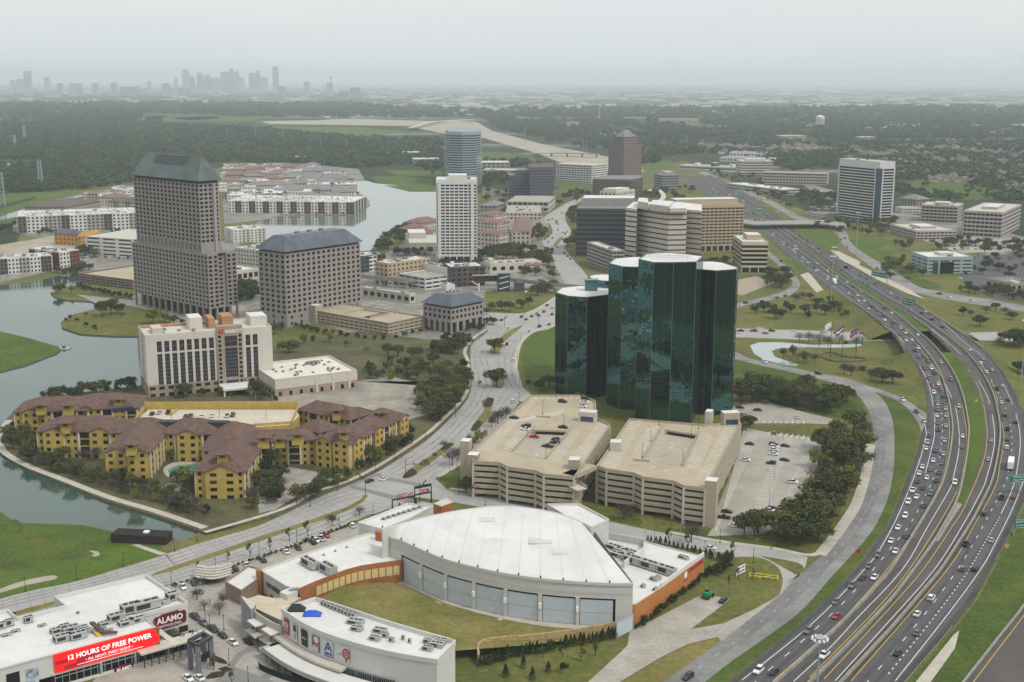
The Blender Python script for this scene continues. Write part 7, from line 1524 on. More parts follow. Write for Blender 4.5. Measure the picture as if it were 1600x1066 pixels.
def woodland_group():
 g=bpy.data.node_groups.new('woodland','GeometryNodeTree');g.interface.new_socket('Geometry',in_out='INPUT',socket_type='NodeSocketGeometry');g.interface.new_socket('Geometry',in_out='OUTPUT',socket_type='NodeSocketGeometry')
 n=g.nodes.new;i,o=n('NodeGroupInput'),n('NodeGroupOutput');ip=n('GeometryNodeInstanceOnPoints');ci_=n('GeometryNodeCollectionInfo');ci_.inputs['Collection'].default_value=protos
 ci_.inputs['Separate Children'].default_value=True;ci_.inputs['Reset Children'].default_value=True;ip.inputs['Pick Instance'].default_value=True
 na=n('GeometryNodeInputNamedAttribute');na.data_type='FLOAT';na.inputs['Name'].default_value='size';rv=n('FunctionNodeRandomValue');rv.data_type='FLOAT_VECTOR';rv.inputs[1].default_value=(0,0,6.28)
 cx_=n('ShaderNodeCombineXYZ');l=g.links.new
 l(i.outputs[0],ip.inputs['Points']);l(ci_.outputs[0],ip.inputs['Instance']);l(rv.outputs[0],ip.inputs['Rotation'])
 mu=n('ShaderNodeMath');mu.operation='MULTIPLY';mu.inputs[1].default_value=.78;l(na.outputs[0],mu.inputs[0]);l(na.outputs[0],cx_.inputs[0]);l(na.outputs[0],cx_.inputs[1]);l(mu.outputs[0],cx_.inputs[2]);l(cx_.outputs[0],ip.inputs['Scale'])
 l(ip.outputs[0],o.inputs[0]);return g
WG=woodland_group();rf=random.Random(5)
def woodland(pts,per_ha,size,fall=1500.,holes=(),clump=0.):
 poly=W(pts);H_=[W(h)for h in holes]
 x0,x1=min(p.x for p in poly),max(p.x for p in poly);y0,y1=min(p.y for p in poly),max(p.y for p in poly)
 from mathutils import noise
 V,S=[],[];n=int((x1-x0)*(y1-y0)/1e4*per_ha)
 for _ in range(min(n,400000)):
  x,y=rf.uniform(x0,x1),rf.uniform(y0,y1);k=min(1,(fall/y)**1.5)
  if rf.random()>k:continue
  if clump and noise.noise(Vector((x/160,y/260,3)))<clump-1:continue
  if not inside((x,y),poly)or any(inside((x,y),h)for h in H_):continue
  V.append((x,y,-.3));S.append(rf.uniform(.7,1.25)*size/math.sqrt(k)**.8)
 me=bpy.data.meshes.new('woodland');me.from_pydata(V,[],[]);a=me.attributes.new('size','FLOAT','POINT');a.data.foreach_set('value',S)
 o=bpy.data.objects.new('woodland',me);link(o);o['kind']='stuff';m=o.modifiers.new('woodland','NODES');m.node_group=WG;return len(V)
nw=woodland([(-120,310),(-120,196),(220,194),(400,204),(560,218),(690,222),(690,262),(600,258),(560,264),(470,256),(350,252),(215,285),(150,296),(60,300),(-20,303)],75,13,1700,holes=[[(420,197),(560,198),(645,205),(560,215),(430,207)],[(-60,262),(60,260),(60,250),(-60,250)]])
nw+=woodland([(-150,192),(-150,164),(500,164),(720,172),(700,186),(400,184),(230,178),(200,194)],30,16,1800,holes=[[(-60,192),(55,192),(55,186),(-60,186)]],clump=.85)
nw+=woodland([(755,180),(900,190),(1100,190),(1650,186),(1700,262),(1560,290),(1400,300),(1330,262),(1240,268),(1180,250),(1060,245),(1000,262),(960,240),(850,220),(770,200)],52,12,1700,clump=.9)
nw+=woodland([(1395,262),(1700,262),(1720,330),(1640,325),(1540,312),(1440,316),(1398,300)],36,12,1600,clump=.9)
nw+=woodland([(700,186),(760,172),(1700,168),(1700,190),(1100,192),(900,190)],26,16,1800,clump=.95)
nw+=woodland([(752,250),(840,254),(866,282),(800,282),(756,290)],30,11,1700,clump=.9)
nw+=woodland([(590,262),(690,256),(690,274),(640,268)],20,11,1700,clump=.8)
nw+=woodland([(1240,300),(1310,306),(1310,322),(1250,318)],40,11,1700)
print('woodland points',nw)
# FAR COUNTRY
def simple_tower(name,label,cat,x,y,wpx,top,m,crown=None,group=None,deep=None):
 p=at(x,y);d=p.y;w_=wpx*d/1950.;H=rise((x,y),top)
 t=thing(name,label,cat,(p.x,p.y,0),R.uniform(-.1,.1),group);dp=deep or w_*.8
 if crown=='step':box_part(t,'shaft',-w_/2,-dp/2,w_/2,dp/2,0,H*.8,m);box_part(t,'upper_shaft',-w_*.3,-dp*.3,w_*.3,dp*.3,H*.8,H,m)
 elif crown=='point':
  box_part(t,'shaft',-w_/2,-dp/2,w_/2,dp/2,0,H*.86,m);q=MB();q.hip(-w_/2,-dp/2,w_/2,dp/2,H*.86,H,0);q.done('pointed_top',m,t)
 elif crown=='arch':
  q=MB();n=8;pr=[(-w_/2,0),(w_/2,0)]+[(w_/2*math.cos(math.pi*i/n),H-w_/2+w_/2*math.sin(math.pi*i/n))for i in range(n+1)]
  q.q([(u,-dp/2,v)for u,v in pr]);q.q([(u,dp/2,v)for u,v in pr[::-1]])
  for i in range(len(pr)):a,c=pr[i],pr[(i+1)%len(pr)];q.q([(a[0],dp/2,a[1]),(c[0],dp/2,c[1]),(c[0],-dp/2,c[1]),(a[0],-dp/2,a[1])][::-1])
  q.done('shaft',m,t)
 elif crown=='ball':
  q=MB();q.tube((0,0,0),(0,0,H*.88),w_*.12,n=8);q.done('shaft',m,t);q=MB();q.tube((0,0,H*.82),(0,0,H*.91),w_*.25,w_*.5,10);q.tube((0,0,H*.91),(0,0,H),w_*.5,w_*.2,10);q.done('ball',m,t)
 else:box_part(t,'shaft',-w_/2,-dp/2,w_/2,dp/2,0,H-4,m);box_part(t,'roof_plant',-w_*.25,-dp*.25,w_*.25,dp*.25,H-4,H,m)
 return t
SK=[mat('skyline blue glass',(.17,.23,.31),.4,.1,.01),mat('skyline grey',(.29,.32,.36),.7,.1,.01),mat('skyline tan',(.38,.35,.33),.8,.1,.01)]
tags=['slate','grey','tan']
sky_=[(45,111,10,0,None),(33,123,11,1,None),(21,125,6,1,None),(75,120,8,2,None),(95,130,8,1,None),(115,130,10,2,None),(126,130,6,1,None),(150,130,7,1,None),(180,129,9,2,None),(234,127,6,1,None),(260,130,9,1,None),(276,121,5,1,None),(292,108.5,11,1,'arch'),(302,119,7,0,'point'),(314,111,9,0,'point'),(326,117,13,0,'step'),(340,121,12,1,None),(353,112,13,0,None),(363,107,9,0,'step'),(371,111,9,1,'step'),(378,121,8,2,None),(395,114,9,0,None),(404,110,8,0,'step'),(413,121,12,1,None),(431.5,103,9,0,'arch'),(518,118.5,6,1,'ball'),(440,135,12,0,None),(516,129,9,1,None),(480,128,8,2,None)]
ct={}
for x,top,w_,m,c in sky_:
 ct[m]=ct.get(m,0)+1;cw={'arch':'arched top','step':'stepped','point':'pointed','ball':'ball topped',None:'flat topped'}[c]
 simple_tower('skyscraper','%s %s skyscraper on the hazy skyline, %s of its colour from the left'%(tags[m],cw,ordinal(ct[m])),'skyscraper',x,144 if top<128 else 150,w_,top,SK[m],c,'towers of the hazy skyline')
FB=[(203,147,26,136,0,'wide blue grey slab left of the skyline'),(222,147,12,139,1,'grey slab at the right end of the blue grey one'),(268,147,14,137,2,'pale block left of the twin dark blocks'),(285,146,14,137,0,'left of the twin dark blocks below the skyline'),(294,146,8,137,0,'right of the twin dark blocks below the skyline'),(366,152,13,147,1,'low dark block below the skyline'),(555,152,15,137,0,'broad dark block right of the skyline'),(538,156,14,143,1,'grey ribbed block right of the skyline'),(640,168,24,158,2,'tan block beside the far interchange'),(1060,196,60,186,2,'long tan block of flats in the far woods'),(1045,198,30,195,2,'lower left end of the far tan flats'),(895,200,20,191,2,'tan block left of the tall chimney'),(1175,186,44,184,0,'dark long block in the far woods'),(1080,223,44,219,2,'brown long roof in the far woods'),(1235,220,40,212,2,'red brick school block in the far woods'),(1352,222,26,214,1,'white roofed hall in the far woods'),(1225,224,26,221,1,'white roofed strip beside the brick school'),(585,226,28,221,2,'beige long hall by the woods'),(628,226,40,222,1,'white roofed sheds by the woods'),(637,243,60,238,1,'long pale depot by the woods'),(665,258,40,248,1,'dark flats left of the rounded blue tower'),(770,262,50,253,1,'grey flats right of the rounded blue tower'),(785,272,56,265,2,'low brown flats right of the rounded blue tower'),(600,252,16,248,2,'small pale hall by the woods'),(475,251,28,245,1,'grey roofed hall behind the low flats'),(1330,240,30,236,2,'beige round hall above the black tower')]
for x,y,w_,top,m,lab in FB:
 p=at(x,y);d=p.y;t=thing('distant_building',lab+', far away','building',(p.x,p.y,0),R.uniform(-.15,.15),None);ww=w_*d/1950;H=max(5,rise((x,y),top));dp=min(60,ww*.7)
 w,g=MB(),MB();rws=max(1,int(H/4.5))
 for o,dd,l in sides(ww,dp,-ww/2,-dp/2):facade(w,g,o,dd,l,0,H,rws,max(2,int(l/9)),.6,.45,.5)
 w.done('wall',[SK[0],GREYW,TANS][m],t);g.done('window_glass',GLASS,t,stuff=True);flat_roof(t,ww,dp,H,ROOFW if m==1 else PALEY,.8,None,-ww/2,-dp/2)
p=at(1281,198);s=p.y/1950
t=thing('water_tower','white round water tower on many legs among far trees','water tower',(p.x,p.y,0));H=rise((1281,198),180);r_=7*s
for k in range(8):a=6.28*k/8;q=MB();q.tube((r_*.85*math.cos(a),r_*.85*math.sin(a),0),(r_*.85*math.cos(a),r_*.85*math.sin(a),H*.75),r_*.10,n=6);q.done('leg',WHITEW,t)
q=MB();q.tube((0,0,0),(0,0,H*.75),r_*.2,n=8);q.tube((0,0,H*.62),(0,0,H*.85),r_*.9,r_,16);q.tube((0,0,H*.85),(0,0,H),r_,r_*.3,16);q.done('tank',WHITEW,t)
p=at(936,191);t=thing('chimney','tall thin brick chimney in the far woods','chimney',(p.x,p.y,0));H=rise((936,191),168);q=MB();q.tube((0,0,0),(0,0,H),5,3.6,10);q.done('stack',TAUPE,t);box_part(t,'boiler_house',-60,-15,40,15,0,12,TAUPE)
p=at(1092,168);t=thing('radio_mast','thin radio mast near the horizon','mast',(p.x,p.y,0));H=rise((1092,168),140);q=MB();q.tube((0,0,0),(0,0,H),3.4,1.6,4);q.done('mast',STEEL,t)
def pylon(x,y,top,lab):
 p=at(x,y);H=rise((x,y),top);t=thing('transmission_tower',lab,'pylon',(p.x,p.y,0),.2,'power line towers');w_=H*.16;b=MB();r0=max(.35,p.y/3300.)
 def leg(z):k=1-.35*z/H;return w_*k/2
 for sx in(-1,1):
  for sy in(-1,1):b.tube((sx*w_/2,sy*w_/2,0),(sx*leg(H),sy*leg(H),H),r0,n=4)
 b.done('lattice_legs',STEEL,t);b=MB()
 for k in range(7):
  z0,z1=H*k/7,H*(k+1)/7
  for sy in(-1,1):b.tube((-leg(z0),sy*leg(z0),z0),(leg(z1),sy*leg(z1),z1),r0*.5,n=3);b.tube((-leg(z1),sy*leg(z1),z1),(leg(z1),sy*leg(z1),z1),r0*.6,n=3)
 b.done('bracing',STEEL,t,stuff=True)
for x,y,top,lab in[(64,291,250,'lattice power tower standing at the edge of the woods, left side'),(4,322,270,'lattice power tower cut by the left edge'),(24,232,211,'lattice power tower deep in the left woods'),(39,221,196,'slim power tower farthest in the left woods')]:pylon(x,y,top,lab)
poles=[(308,208,200),(316,208,199),(326,208,197),(354,213,200),(399,216,200),(438,222,207),(443,221,203),(455,226,214),(501,234,215),(542,237,216),(597,242,222),(607,226,207),(1073,228,211),(1170,229,207),(821,224,198),(911,240,218),(916,240,218),(1234,222,205),(1452,224,208),(1553,225,205),(1580,210,190),(616,240,228),(664,240,228)]
for k,(x,y,top)in enumerate(sorted(poles)):
 p=at(x,y);H=rise((x,y),top);t=thing('power_pole','thin pale power pole over the far woods, %s from the left'%ordinal(k+1),'pole',(p.x,p.y,0),0,'power poles over the far woods');q=MB();q.tube((0,0,0),(0,0,H),max(.5,p.y/5200),max(.35,p.y/7000),5);q.done('shaft',STEEL,t)
 q=MB();
 for z in(.82,.92):q.tube((-H*.06,0,H*z),(H*.06,0,H*z),p.y/9000,n=3)
 q.done('cross_arm',STEEL,t)
def far_town(region,n,s0,s1,h0,h1,cols,seed,name):
 rr=random.Random(seed);poly=W(region);b=MB()
 for x,y in scatter(poly,n,0,rr):
  w_,d_=rr.uniform(s0,s1),rr.uniform(s0,s1)*.7;b.obox((x,y),w_,d_,rr.uniform(h0,h1),rr.choice([0,.1,-.2,.3]),0,rr.randrange(len(cols)),rr.randrange(len(cols)))
 b.done(name,cols,kind='stuff')
TW=[mat('far white roof',(.52,.515,.50),.8,.1,.01),mat('far grey roof',(.36,.36,.36),.8,.1,.01),mat('far tan roof',(.42,.36,.29),.8,.1,.01),mat('far dark roof',(.12,.12,.13),.8,.1,.01)]
BR=[mat('far brown roof',(.125,.105,.095),.9,.2,.05),mat('far red roof',(.165,.112,.095),.9,.2,.05),GREYW,PALEY]
far_town([(-200,136),(760,137),(760,152),(400,160),(-200,158)],700,40,130,6,22,TW,1,'far_town_roofs')
far_town([(560,150),(1700,150),(1700,172),(1000,180),(560,172)],520,40,150,6,12,TW[:3]+[TW[0]],2,'far_town_roofs')
far_town([(760,137),(1800,138),(1800,150),(760,150)],260,90,330,6,12,TW[:2]+TW[:1],3,'far_town_roofs')
far_town([(0,158),(480,160),(480,165),(0,163)],120,40,120,6,10,TW,4,'far_town_roofs')
far_town([(1290,190),(1450,194),(1450,201),(1310,198)],60,18,60,4,8,TW[:2]+BR[:2],5,'far_town_roofs');far_town([(1500,198),(1640,196),(1640,210),(1540,206)],50,20,70,4,8,TW[:2],6,'far_town_roofs')
far_town([(450,178),(690,170),(690,182),(520,186)],90,20,70,4,8,TW[:3],12,'far_town_roofs')
def houses(region,n,seed):
 rr=random.Random(seed);b=MB()
 for x,y in scatter(W(region),n,16,rr):
  yw=rr.choice([0,.4,1.57,1.2]);w_,d_,h=rr.uniform(13,20),rr.uniform(10,14),rr.uniform(3.5,6);m=rr.randrange(2);ca,sa=math.cos(yw),math.sin(yw)
  P=lambda u,v,z:(x+ca*u-sa*v,y+sa*u+ca*v,z)
  b.obox((x,y),w_,d_,h,yw,0,2+rr.randrange(2));c=[(-w_/2-.6,-d_/2-.6),(w_/2+.6,-d_/2-.6),(w_/2+.6,d_/2+.6),(-w_/2-.6,d_/2+.6)];a=[(-w_/5,0),(w_/5,0)]
  b.q([P(*c[0],h),P(*c[1],h),P(*a[1],h+4),P(*a[0],h+4)],m);b.q([P(*c[2],h),P(*c[3],h),P(*a[0],h+4),P(*a[1],h+4)],m);b.q([P(*c[1],h),P(*c[2],h),P(*a[1],h+4)],m);b.q([P(*c[3],h),P(*c[0],h),P(*a[0],h+4)],m)
 b.done('suburban_houses',BR,kind='stuff')
houses([(1000,222),(1330,228),(1650,222),(1700,262),(1560,275),(1400,268),(1310,246),(1100,240)],700,7);houses([(1400,272),(1700,264),(1700,292),(1460,284)],160,8);houses([(1560,288),(1700,290),(1700,312),(1580,306)],30,9)
b=MB();ribbon(b,W([(560,168),(620,165),(660,170),(700,176),(820,184),(1000,184),(1200,182)],8,4),22,-1,0,2);b.done('far_motorway',PALEY,kind='structure')
b=MB();P=W([(640,200),(680,190),(740,187)],10,3);ribbon(b,P,16,-1,0,2);b.done('far_flyover',PALEY,kind='structure')
b=MB();P=W([(815,240),(870,239),(935,241)],8,3);ribbon(b,P,14,-1.5,0,2.2)
for p,t in walk_line(P,38):b.tube((p.x,p.y,0),(p.x,p.y,p.z-1),2.4,n=6)
b.done('far_flyover',mat('weathered concrete',(.27,.255,.225),.85),kind='structure')
b=MB();ribbon(b,W([(1008,300),(1025,296),(1036,304),(1034,312),(1015,322),(995,330)],6,4),7,-1,0,1.8);b.done('curved_ramp',PALEY,kind='structure')
# VEHICLES
PAINT={k:mat(n+' car paint',c,.28,0,spec=.6)for k,(n,c)in{'w':('white',(.72,.72,.72)),'s':('silver',(.42,.43,.44)),'k':('black',(.018,.018,.022)),'g':('grey',(.13,.135,.14)),'r':('red',(.35,.02,.025)),'b':('blue',(.03,.06,.22)),'m':('maroon',(.10,.02,.03))}.items()}
CNAME={'w':'white','s':'silver','k':'black','g':'grey','r':'red','b':'blue','m':'maroon'}
TYRE=mat('tyre rubber',(.02,.02,.02),.9,0);LAMPR=mat('tail lamp',(.30,.01,.01),.3,0);LAMPW=mat('head lamp',(.7,.7,.66),.2,0);CG=mat('car glass',(.012,.014,.018),.06,0,spec=.7)
def loft(b,st,m=0):
 n=len(st)
 for i in range(n-1):
  (x0,w0,v0,z0,y0),(x1,w1,v1,z1,y1)=st[i],st[i+1]
  for s in(1,-1):
   q=[(x0,s*w0,z0),(x1,s*w1,z1),(x1,s*v1,y1),(x0,s*v0,y0)];b.q(q[::-1]if s>0 else q,m)
  b.q([(x0,-v0,y0),(x1,-v1,y1),(x1,v1,y1),(x0,v0,y0)],m)
 for(x,w,v,z,y),f in((st[0],1),(st[-1],-1)):
  q=[(x,-w,z),(x,-v,y),(x,v,y),(x,w,z)];b.q(q if f>0 else q[::-1],m)
SHAPE={'sedan':([(-2.35,.80,.74,.38,.86),(-2.2,.90,.84,.26,.98),(-1.2,.93,.88,.22,.98),(.9,.93,.88,.22,.95),(1.9,.90,.80,.24,.82),(2.3,.78,.66,.36,.66)],[(-1.75,.80,.80,.96,.98),(-1.0,.84,.66,.96,1.42),(.25,.84,.66,.95,1.44),(1.15,.80,.80,.93,.95)],[(-.95,.64,1.43),(.22,.64,1.45)],(-1.4,1.42,.33)),'suv':([(-2.35,.86,.84,.42,1.1),(-2.2,.94,.90,.30,1.15),(.8,.96,.90,.28,1.1),(2.0,.94,.84,.30,1.0),(2.35,.84,.74,.40,.8)],[(-2.25,.84,.84,1.12,1.14),(-1.95,.86,.72,1.12,1.68),(.1,.86,.72,1.08,1.70),(1.05,.84,.84,1.06,1.08)],[(-1.95,.72,1.70),(.1,.72,1.72)],(-1.42,1.45,.37)),'pickup_truck':([(-2.8,.94,.92,.45,.98),(-2.75,.98,.94,.35,1.02),(-.6,.98,.94,.32,1.02),(-.55,.98,.94,.32,1.14),(1.7,.98,.92,.32,1.1),(2.7,.92,.84,.38,.92)],[(-.6,.88,.74,1.1,1.80),(-.5,.88,.74,1.1,1.82),(.7,.88,.74,1.1,1.82),(1.3,.88,.88,1.08,1.1)],[(-.5,.74,1.83),(.65,.74,1.84)],(-1.8,1.75,.40)),'van':([(-2.8,.96,.92,.4,2.1),(-2.7,.98,.92,.3,2.2),(1.3,.98,.90,.3,2.2),(2.0,.96,.86,.3,1.2),(2.6,.9,.8,.36,1.0)],[(.9,.93,.92,1.25,1.9),(1.45,.94,.90,1.25,1.92),(2.0,.88,.88,1.2,1.24)],[(-2.6,.9,2.21),(1.2,.88,2.21)],(-1.9,1.8,.38))}
_w=MB();_w.tube((0,-.11,0),(0,.11,0),1,1,10);_w.q([(math.cos(-6.283*k/10),-.11,math.sin(-6.283*k/10))for k in range(10)]);WHEEL=_w.mesh('wheel',TYRE)
CARS={}
def car_parts(kind,col):
 if(kind,col)in CARS:return CARS[kind,col]
 body,glass,roof,ax=SHAPE[kind];b=MB();loft(b,body);(x0,v0,z0),(x1,v1,z1)=roof;b.q([(x0,-v0,z0),(x1,-v1,z1),(x1,v1,z1),(x0,v0,z0)],0)
 xr,zr,xf,zf=body[0][0]-.01,body[0][4]-.16,body[-1][0]+.01,body[-1][4]-.12
 for s in(1,-1):
  y=s*body[0][2]*.8;b.q([(xr,y-.16,zr),(xr,y-.16,zr+.13),(xr,y+.16,zr+.13),(xr,y+.16,zr)],1);y=s*body[-1][2]*.75;b.q([(xf,y+.15,zf),(xf,y+.15,zf+.11),(xf,y-.15,zf+.11),(xf,y-.15,zf)],2)
 if kind=='pickup_truck':b.q([(-2.65,-.78,1.025),(-.65,-.78,1.025),(-.65,.78,1.025),(-2.65,.78,1.025)],3)
 g=MB();loft(g,glass);CARS[kind,col]=(b.mesh('body',[PAINT[col],LAMPR,LAMPW,TYRE]),g.mesh('car_window',CG),ax);return CARS[kind,col]
FLEET={}
KN={'sedan':'car','suv':'suv','pickup_truck':'pickup truck','van':'van'}
def vehicle(road,kind,col,p,d):
 me,gl,(xa,xb,rw)=car_parts(kind,col);o=bpy.data.objects.new(kind,None);link(o);o.location=p;yaw=math.atan2(d.y,d.x)
 o.rotation_euler=(0,-math.asin(max(-.3,min(.3,d.z))),yaw);o['category']=KN[kind]
 for nm,m in(('body',me),('car_window',gl)):link(bpy.data.objects.new(nm,m),o)
 for x in(xa,xb):
  for s in(1,-1):w=bpy.data.objects.new('wheel',WHEEL);link(w,o);w.location=(x,s*.8,rw);w.scale=(rw,1,rw)
 FLEET.setdefault((road,kind,col),[]).append(o)
TYP={'w':'sedan suv pickup_truck sedan','s':'sedan suv sedan','k':'suv sedan pickup_truck','g':'sedan suv','r':'sedan','b':'suv','m':'sedan suv'}
def traffic(road,data,line=None,zf=lambda y:.16,away=1,vec=None,prog=False):
 """data: 'x,y,colour' for each vehicle; it heads along the line (or along vec)"""
 L_=[at(x,y,zf(y))for x,y in line]if line else None
 for k,s in enumerate(data.split()):
  x,y,c=s.split(',');x,y=float(x),float(y);kind={'V':'van','P':'pickup_truck'}.get(c[1:])or R.choice(TYP[c[0]].split());c=c[0];p=at(x,y,zf(y))
  if L_:
   i=min(range(len(L_)-1),key=lambda i:((L_[i]+L_[i+1])/2-p).length);d=(L_[i+1]-L_[i]).normalized()*away
  else:a_,b_=at(vec[0],vec[1]),at(vec[2],vec[3]);d=(b_-a_).normalized()*(1 if R.random()<.7 else-1)
  vehicle(road,kind,c,p,d)
lineA=[(L1(y)-14,y)for y in HY if y<1070];zhw=lambda y:zh(y)+.24
lineD=[(L4(y)+16,y)for y in HY if y<1070]
ROADA,ROADB,ROADC,ROADD='on the crowded left lanes','on the left inner lane','on the right inner lane','on the right highway lanes'
traffic(ROADA,'1185,1050,w 1209,1052,k 1263,988,g 1307,965,r 1306,942,g 1331,917,g 1348,905,k 1366,904,w 1357,886,g 1372,869,g 1399,863,w 1392,847,w 1417,840,k 1403,826,w 1414,808,w 1419,786,w 1426,768,w 1432,778,w 1443,792,k 1454,773,g 1442,764,k 1465,633,s 1477,640,s 1465,642,g 1464,651,w 1478,651,s 1465,662,g 1478,667,s 1466,673,k 1476,690,s 1462,706,b 1474,711,s 1458,721,w 1471,725,g 1454,735,g 1467,740,m 1448,748,w 1463,753,k 1451,682,b 1449,693,s 1447,702,w 1441,731,w 1436,741,w 1434,754,k 1407,514,s 1415,521,w 1407,523,r 1416,533,w 1425,532,w 1430,539,g 1435,545,w 1429,549,k 1436,559,g 1444,558,g 1450,565,g 1444,576,r 1455,576,w 1460,584,k 1452,592,g 1455,601,r 1466,601,w 1469,609,g 1459,615,w 1474,621,k 1464,631,g 1323,454,g 1326,459,w 1333,464,g 1340,463,w 1342,471,w 1350,471,w 1357,483,w 1361,480,k 1371,486,g 1374,494,g 1381,495,k 1382,501,w 1395,506,k 1394,511,g 1209,366,w 1207,369,w 1211,372,s 1219,374,s 1218,377,g 1225,379,w 1224,383,w 1230,384,k 1233,387,s 1232,392,g 1239,392,w 1242,395,w 1249,400,g 1254,404,w 1253,409,w 1258,407,s 1262,411,w 1261,415,g 1267,414,g 1272,419,k 1277,423,w 1274,424,w 1286,429,s 1294,433,w 1292,437,w 1311,445,g 1169,329,w 1175,343,w 1185,349,w 1177,334,k 1160,326,w 1150,318,w 1155,331,w 1145,322,s 1138,314,w 1130,309,g 1122,303,k',lineA,zhw)
traffic(ROADB,'1287,1026,w 1498,637,s 1504,683,w 1503,699,g 1492,756,w 1434,524,w 1470,567,s 1486,594,g 1307,433,w 1323,442,w 1333,449,k 1345,457,s 1382,483,k 1393,490,w 1243,385,w 1277,412,w 1283,417,g 1293,424,w 1307,434,w 1190,344,w',lineA,zhw)
traffic(ROADC,'1549,690,s 1544,719,s 1314,423,g 1336,436,w 1349,443,k 1357,447,k 1299,414,g',lineD,zhw,-1)
traffic(ROADD,'1565,779,kP 1583,778,r 1537,804,m 1509,852,k 1549,846,s 1504,891,g 1523,891,k 1455,936,w 1433,961,w 1433,991,g 1402,1022,k 1570,650,m 1587,661,k 1574,672,k 1574,688,m 1573,701,w 1456,500,k 1472,512,k 1515,548,w 1536,562,s 1532,569,w 1541,582,w 1550,579,s 1565,604,s 1557,609,k 1575,626,k 1565,630,w 1333,423,w 1343,431,m 1354,436,k 1367,444,g 1386,456,s 1392,460,w 1402,466,g 1425,477,k 1440,490,k 1446,488,w 1456,499,w 1249,369,k 1242,374,k 1254,374,k 1261,376,k 1261,381,k 1271,387,w 1279,389,k 1284,396,k 1200,338,k 1203,340,w 1208,341,k 1213,347,k 1222,350,k 1194,331,k 1190,330,k 1232,357,k 1238,361,k 1170,316,k 1160,309,k 1150,303,w 1142,298,k',lineD,zhw,-1)
traffic('far up the highway',' '.join('%.0f,%.0f,%s'%(1090+t*75+R.uniform(-12,12),283+t*35+R.uniform(-5,3),R.choice('wwskgkr'))for t in[i/34 for i in range(34)]),lineA,zhw)
traffic('on the frontage road','1279,585,k 1194,567,w 1075,1060,k',[(1148,555),(1232,577),(1300,592),(1345,612),(1375,650),(1380,700),(1370,760),(1320,850),(1200,970),(1060,1075)])
traffic('on the slip road joining the highway','1410,626,w 1432,645,k 1444,660,s',[(1335,598),(1390,616),(1430,643),(1452,672)])
rr_=[(1150,292),(1200,317),(1250,340),(1312,362),(1320,374),(1330,386),(1375,418),(1440,455),(1520,468),(1620,484)]
traffic('on the road right of the highway','1227,332,w 1216,332,w 1249,346,k 1258,349,k 1320,373,k 1314,376,k 1324,387,k 1370,421,k 1391,433,k 1468,460,k 1482,465,w 1518,471,w 1124,282,w 1112,276,k 1135,286,w 1190,312,k',rr_)
traffic('on the cross road under the highway','1157,518,k 1153,521,w 1178,518,k 1188,514,w 1196,522,g 1206,518,k 1240,518,w 1252,524,w 1284,524,w 1287,520,s 1307,521,m 1347,522,r 1364,528,k 1388,523,s 1515,523,w',[(1140,518),(1250,522),(1400,526),(1600,526)])
traffic('on the loop road beside the cream office','1158,477,w 1165,474,k 1191,472,k 1214,466,k 1227,463,k 1248,448,w 1220,409,k 1231,422,k',[(1140,481),(1190,470),(1225,460),(1243,446),(1235,428),(1200,395)])
BL=[(0,945),(130,918),(260,880),(400,838),(540,785),(640,745),(720,680),(780,620),(790,560),(800,525),(840,495),(890,455),(880,410),(860,385),(872,365),(868,345),(885,325)]
traffic('on the boulevard','855,478,k 863,482,s 850,488,k 839,491,g 842,494,k 863,492,k 831,495,k 815,496,k 822,500,k 858,508,m 843,511,k 827,520,w 795,514,w 792,539,k 803,564,w 770,500,k 784,501,k 750,598,g 802,628,w 578,753,k 600,750,w 857,345,k 863,343,k 872,360,k 879,364,r 886,363,r 883,366,k 863,373,k 857,379,k 871,387,k 878,333,r 882,396,k 887,401,k 891,405,k 852,374,k 856,370,k',BL)
traffic('in the right car park','1171,695,m 1165,720,w 1205,725,k 1226,720,k 1227,698,k 1209,696,k 1210,700,w 1209,704,w 1209,711,w 1238,755,wP',vec=(1160,700,1240,708));traffic('in the right car park','1210,678,g 1246,653,w',vec=(1210,690,1215,670))
traffic('behind the right garage','1156,638,k 1195,629,g 1184,642,k 1251,641,k 1160,650,s',vec=(1150,640,1250,648))
traffic('at the lower edge of the right car park','1136,801,k 1131,810,k 1208,797,m 1203,800,w 1148,823,w',vec=(1130,800,1220,810))
traffic('on the street above the pavilion','1110,858,w',vec=(1040,845,1140,862));traffic('on the driveway beside the green machine','1130,940,k',vec=(1115,952,1137,932))
zd=lambda y:ZD+.02
traffic('on the left garage roof','879,629,k 905,619,k 913,630,w 910,636,w 915,624,k 804,654,k 822,667,k 820,672,w 880,669,k 835,684,r 840,677,s 870,688,k 867,693,k 856,699,k',zf=zd,vec=(800,660,880,668))
traffic('parked on the plaza','305,966,k 318,976,g 333,985,k 348,995,k 364,1006,w 294,1062,w 311,1061,w',zf=lambda y:.2,vec=(305,966,364,1006))
traffic('parked along the boulevard hedge','286,919,w 303,913,k 313,910,s 324,907,k 335,904,k 343,901,w 352,898,w 360,894,k 368,891,k 386,885,w 411,877,k 447,864,w 466,858,k 489,849,k 494,846,w 502,843,w 510,838,r 550,823,w',zf=lambda y:.2,vec=(300,905,312,922))
traffic('in the forecourt of the yellow flats','424,752,wV 414,773,k 405,785,s',zf=lambda y:1.1,vec=(405,755,445,750))
traffic('on the deck inside the yellow flats','249,646,s 263,646,k 238,648,k 290,652,k 298,652,k 315,652,w 331,651,w 355,651,w 364,650,k 300,660,w',zf=lambda y:hy+.55,vec=(300,655,310,640))
traffic('parked by the white slotted garage',' '.join('%d,%d,%s'%(130+7*k,404-(k%2)*2,'kwgks'[k%5])for k in range(11)),zf=lambda y:.1,vec=(140,404,144,400))
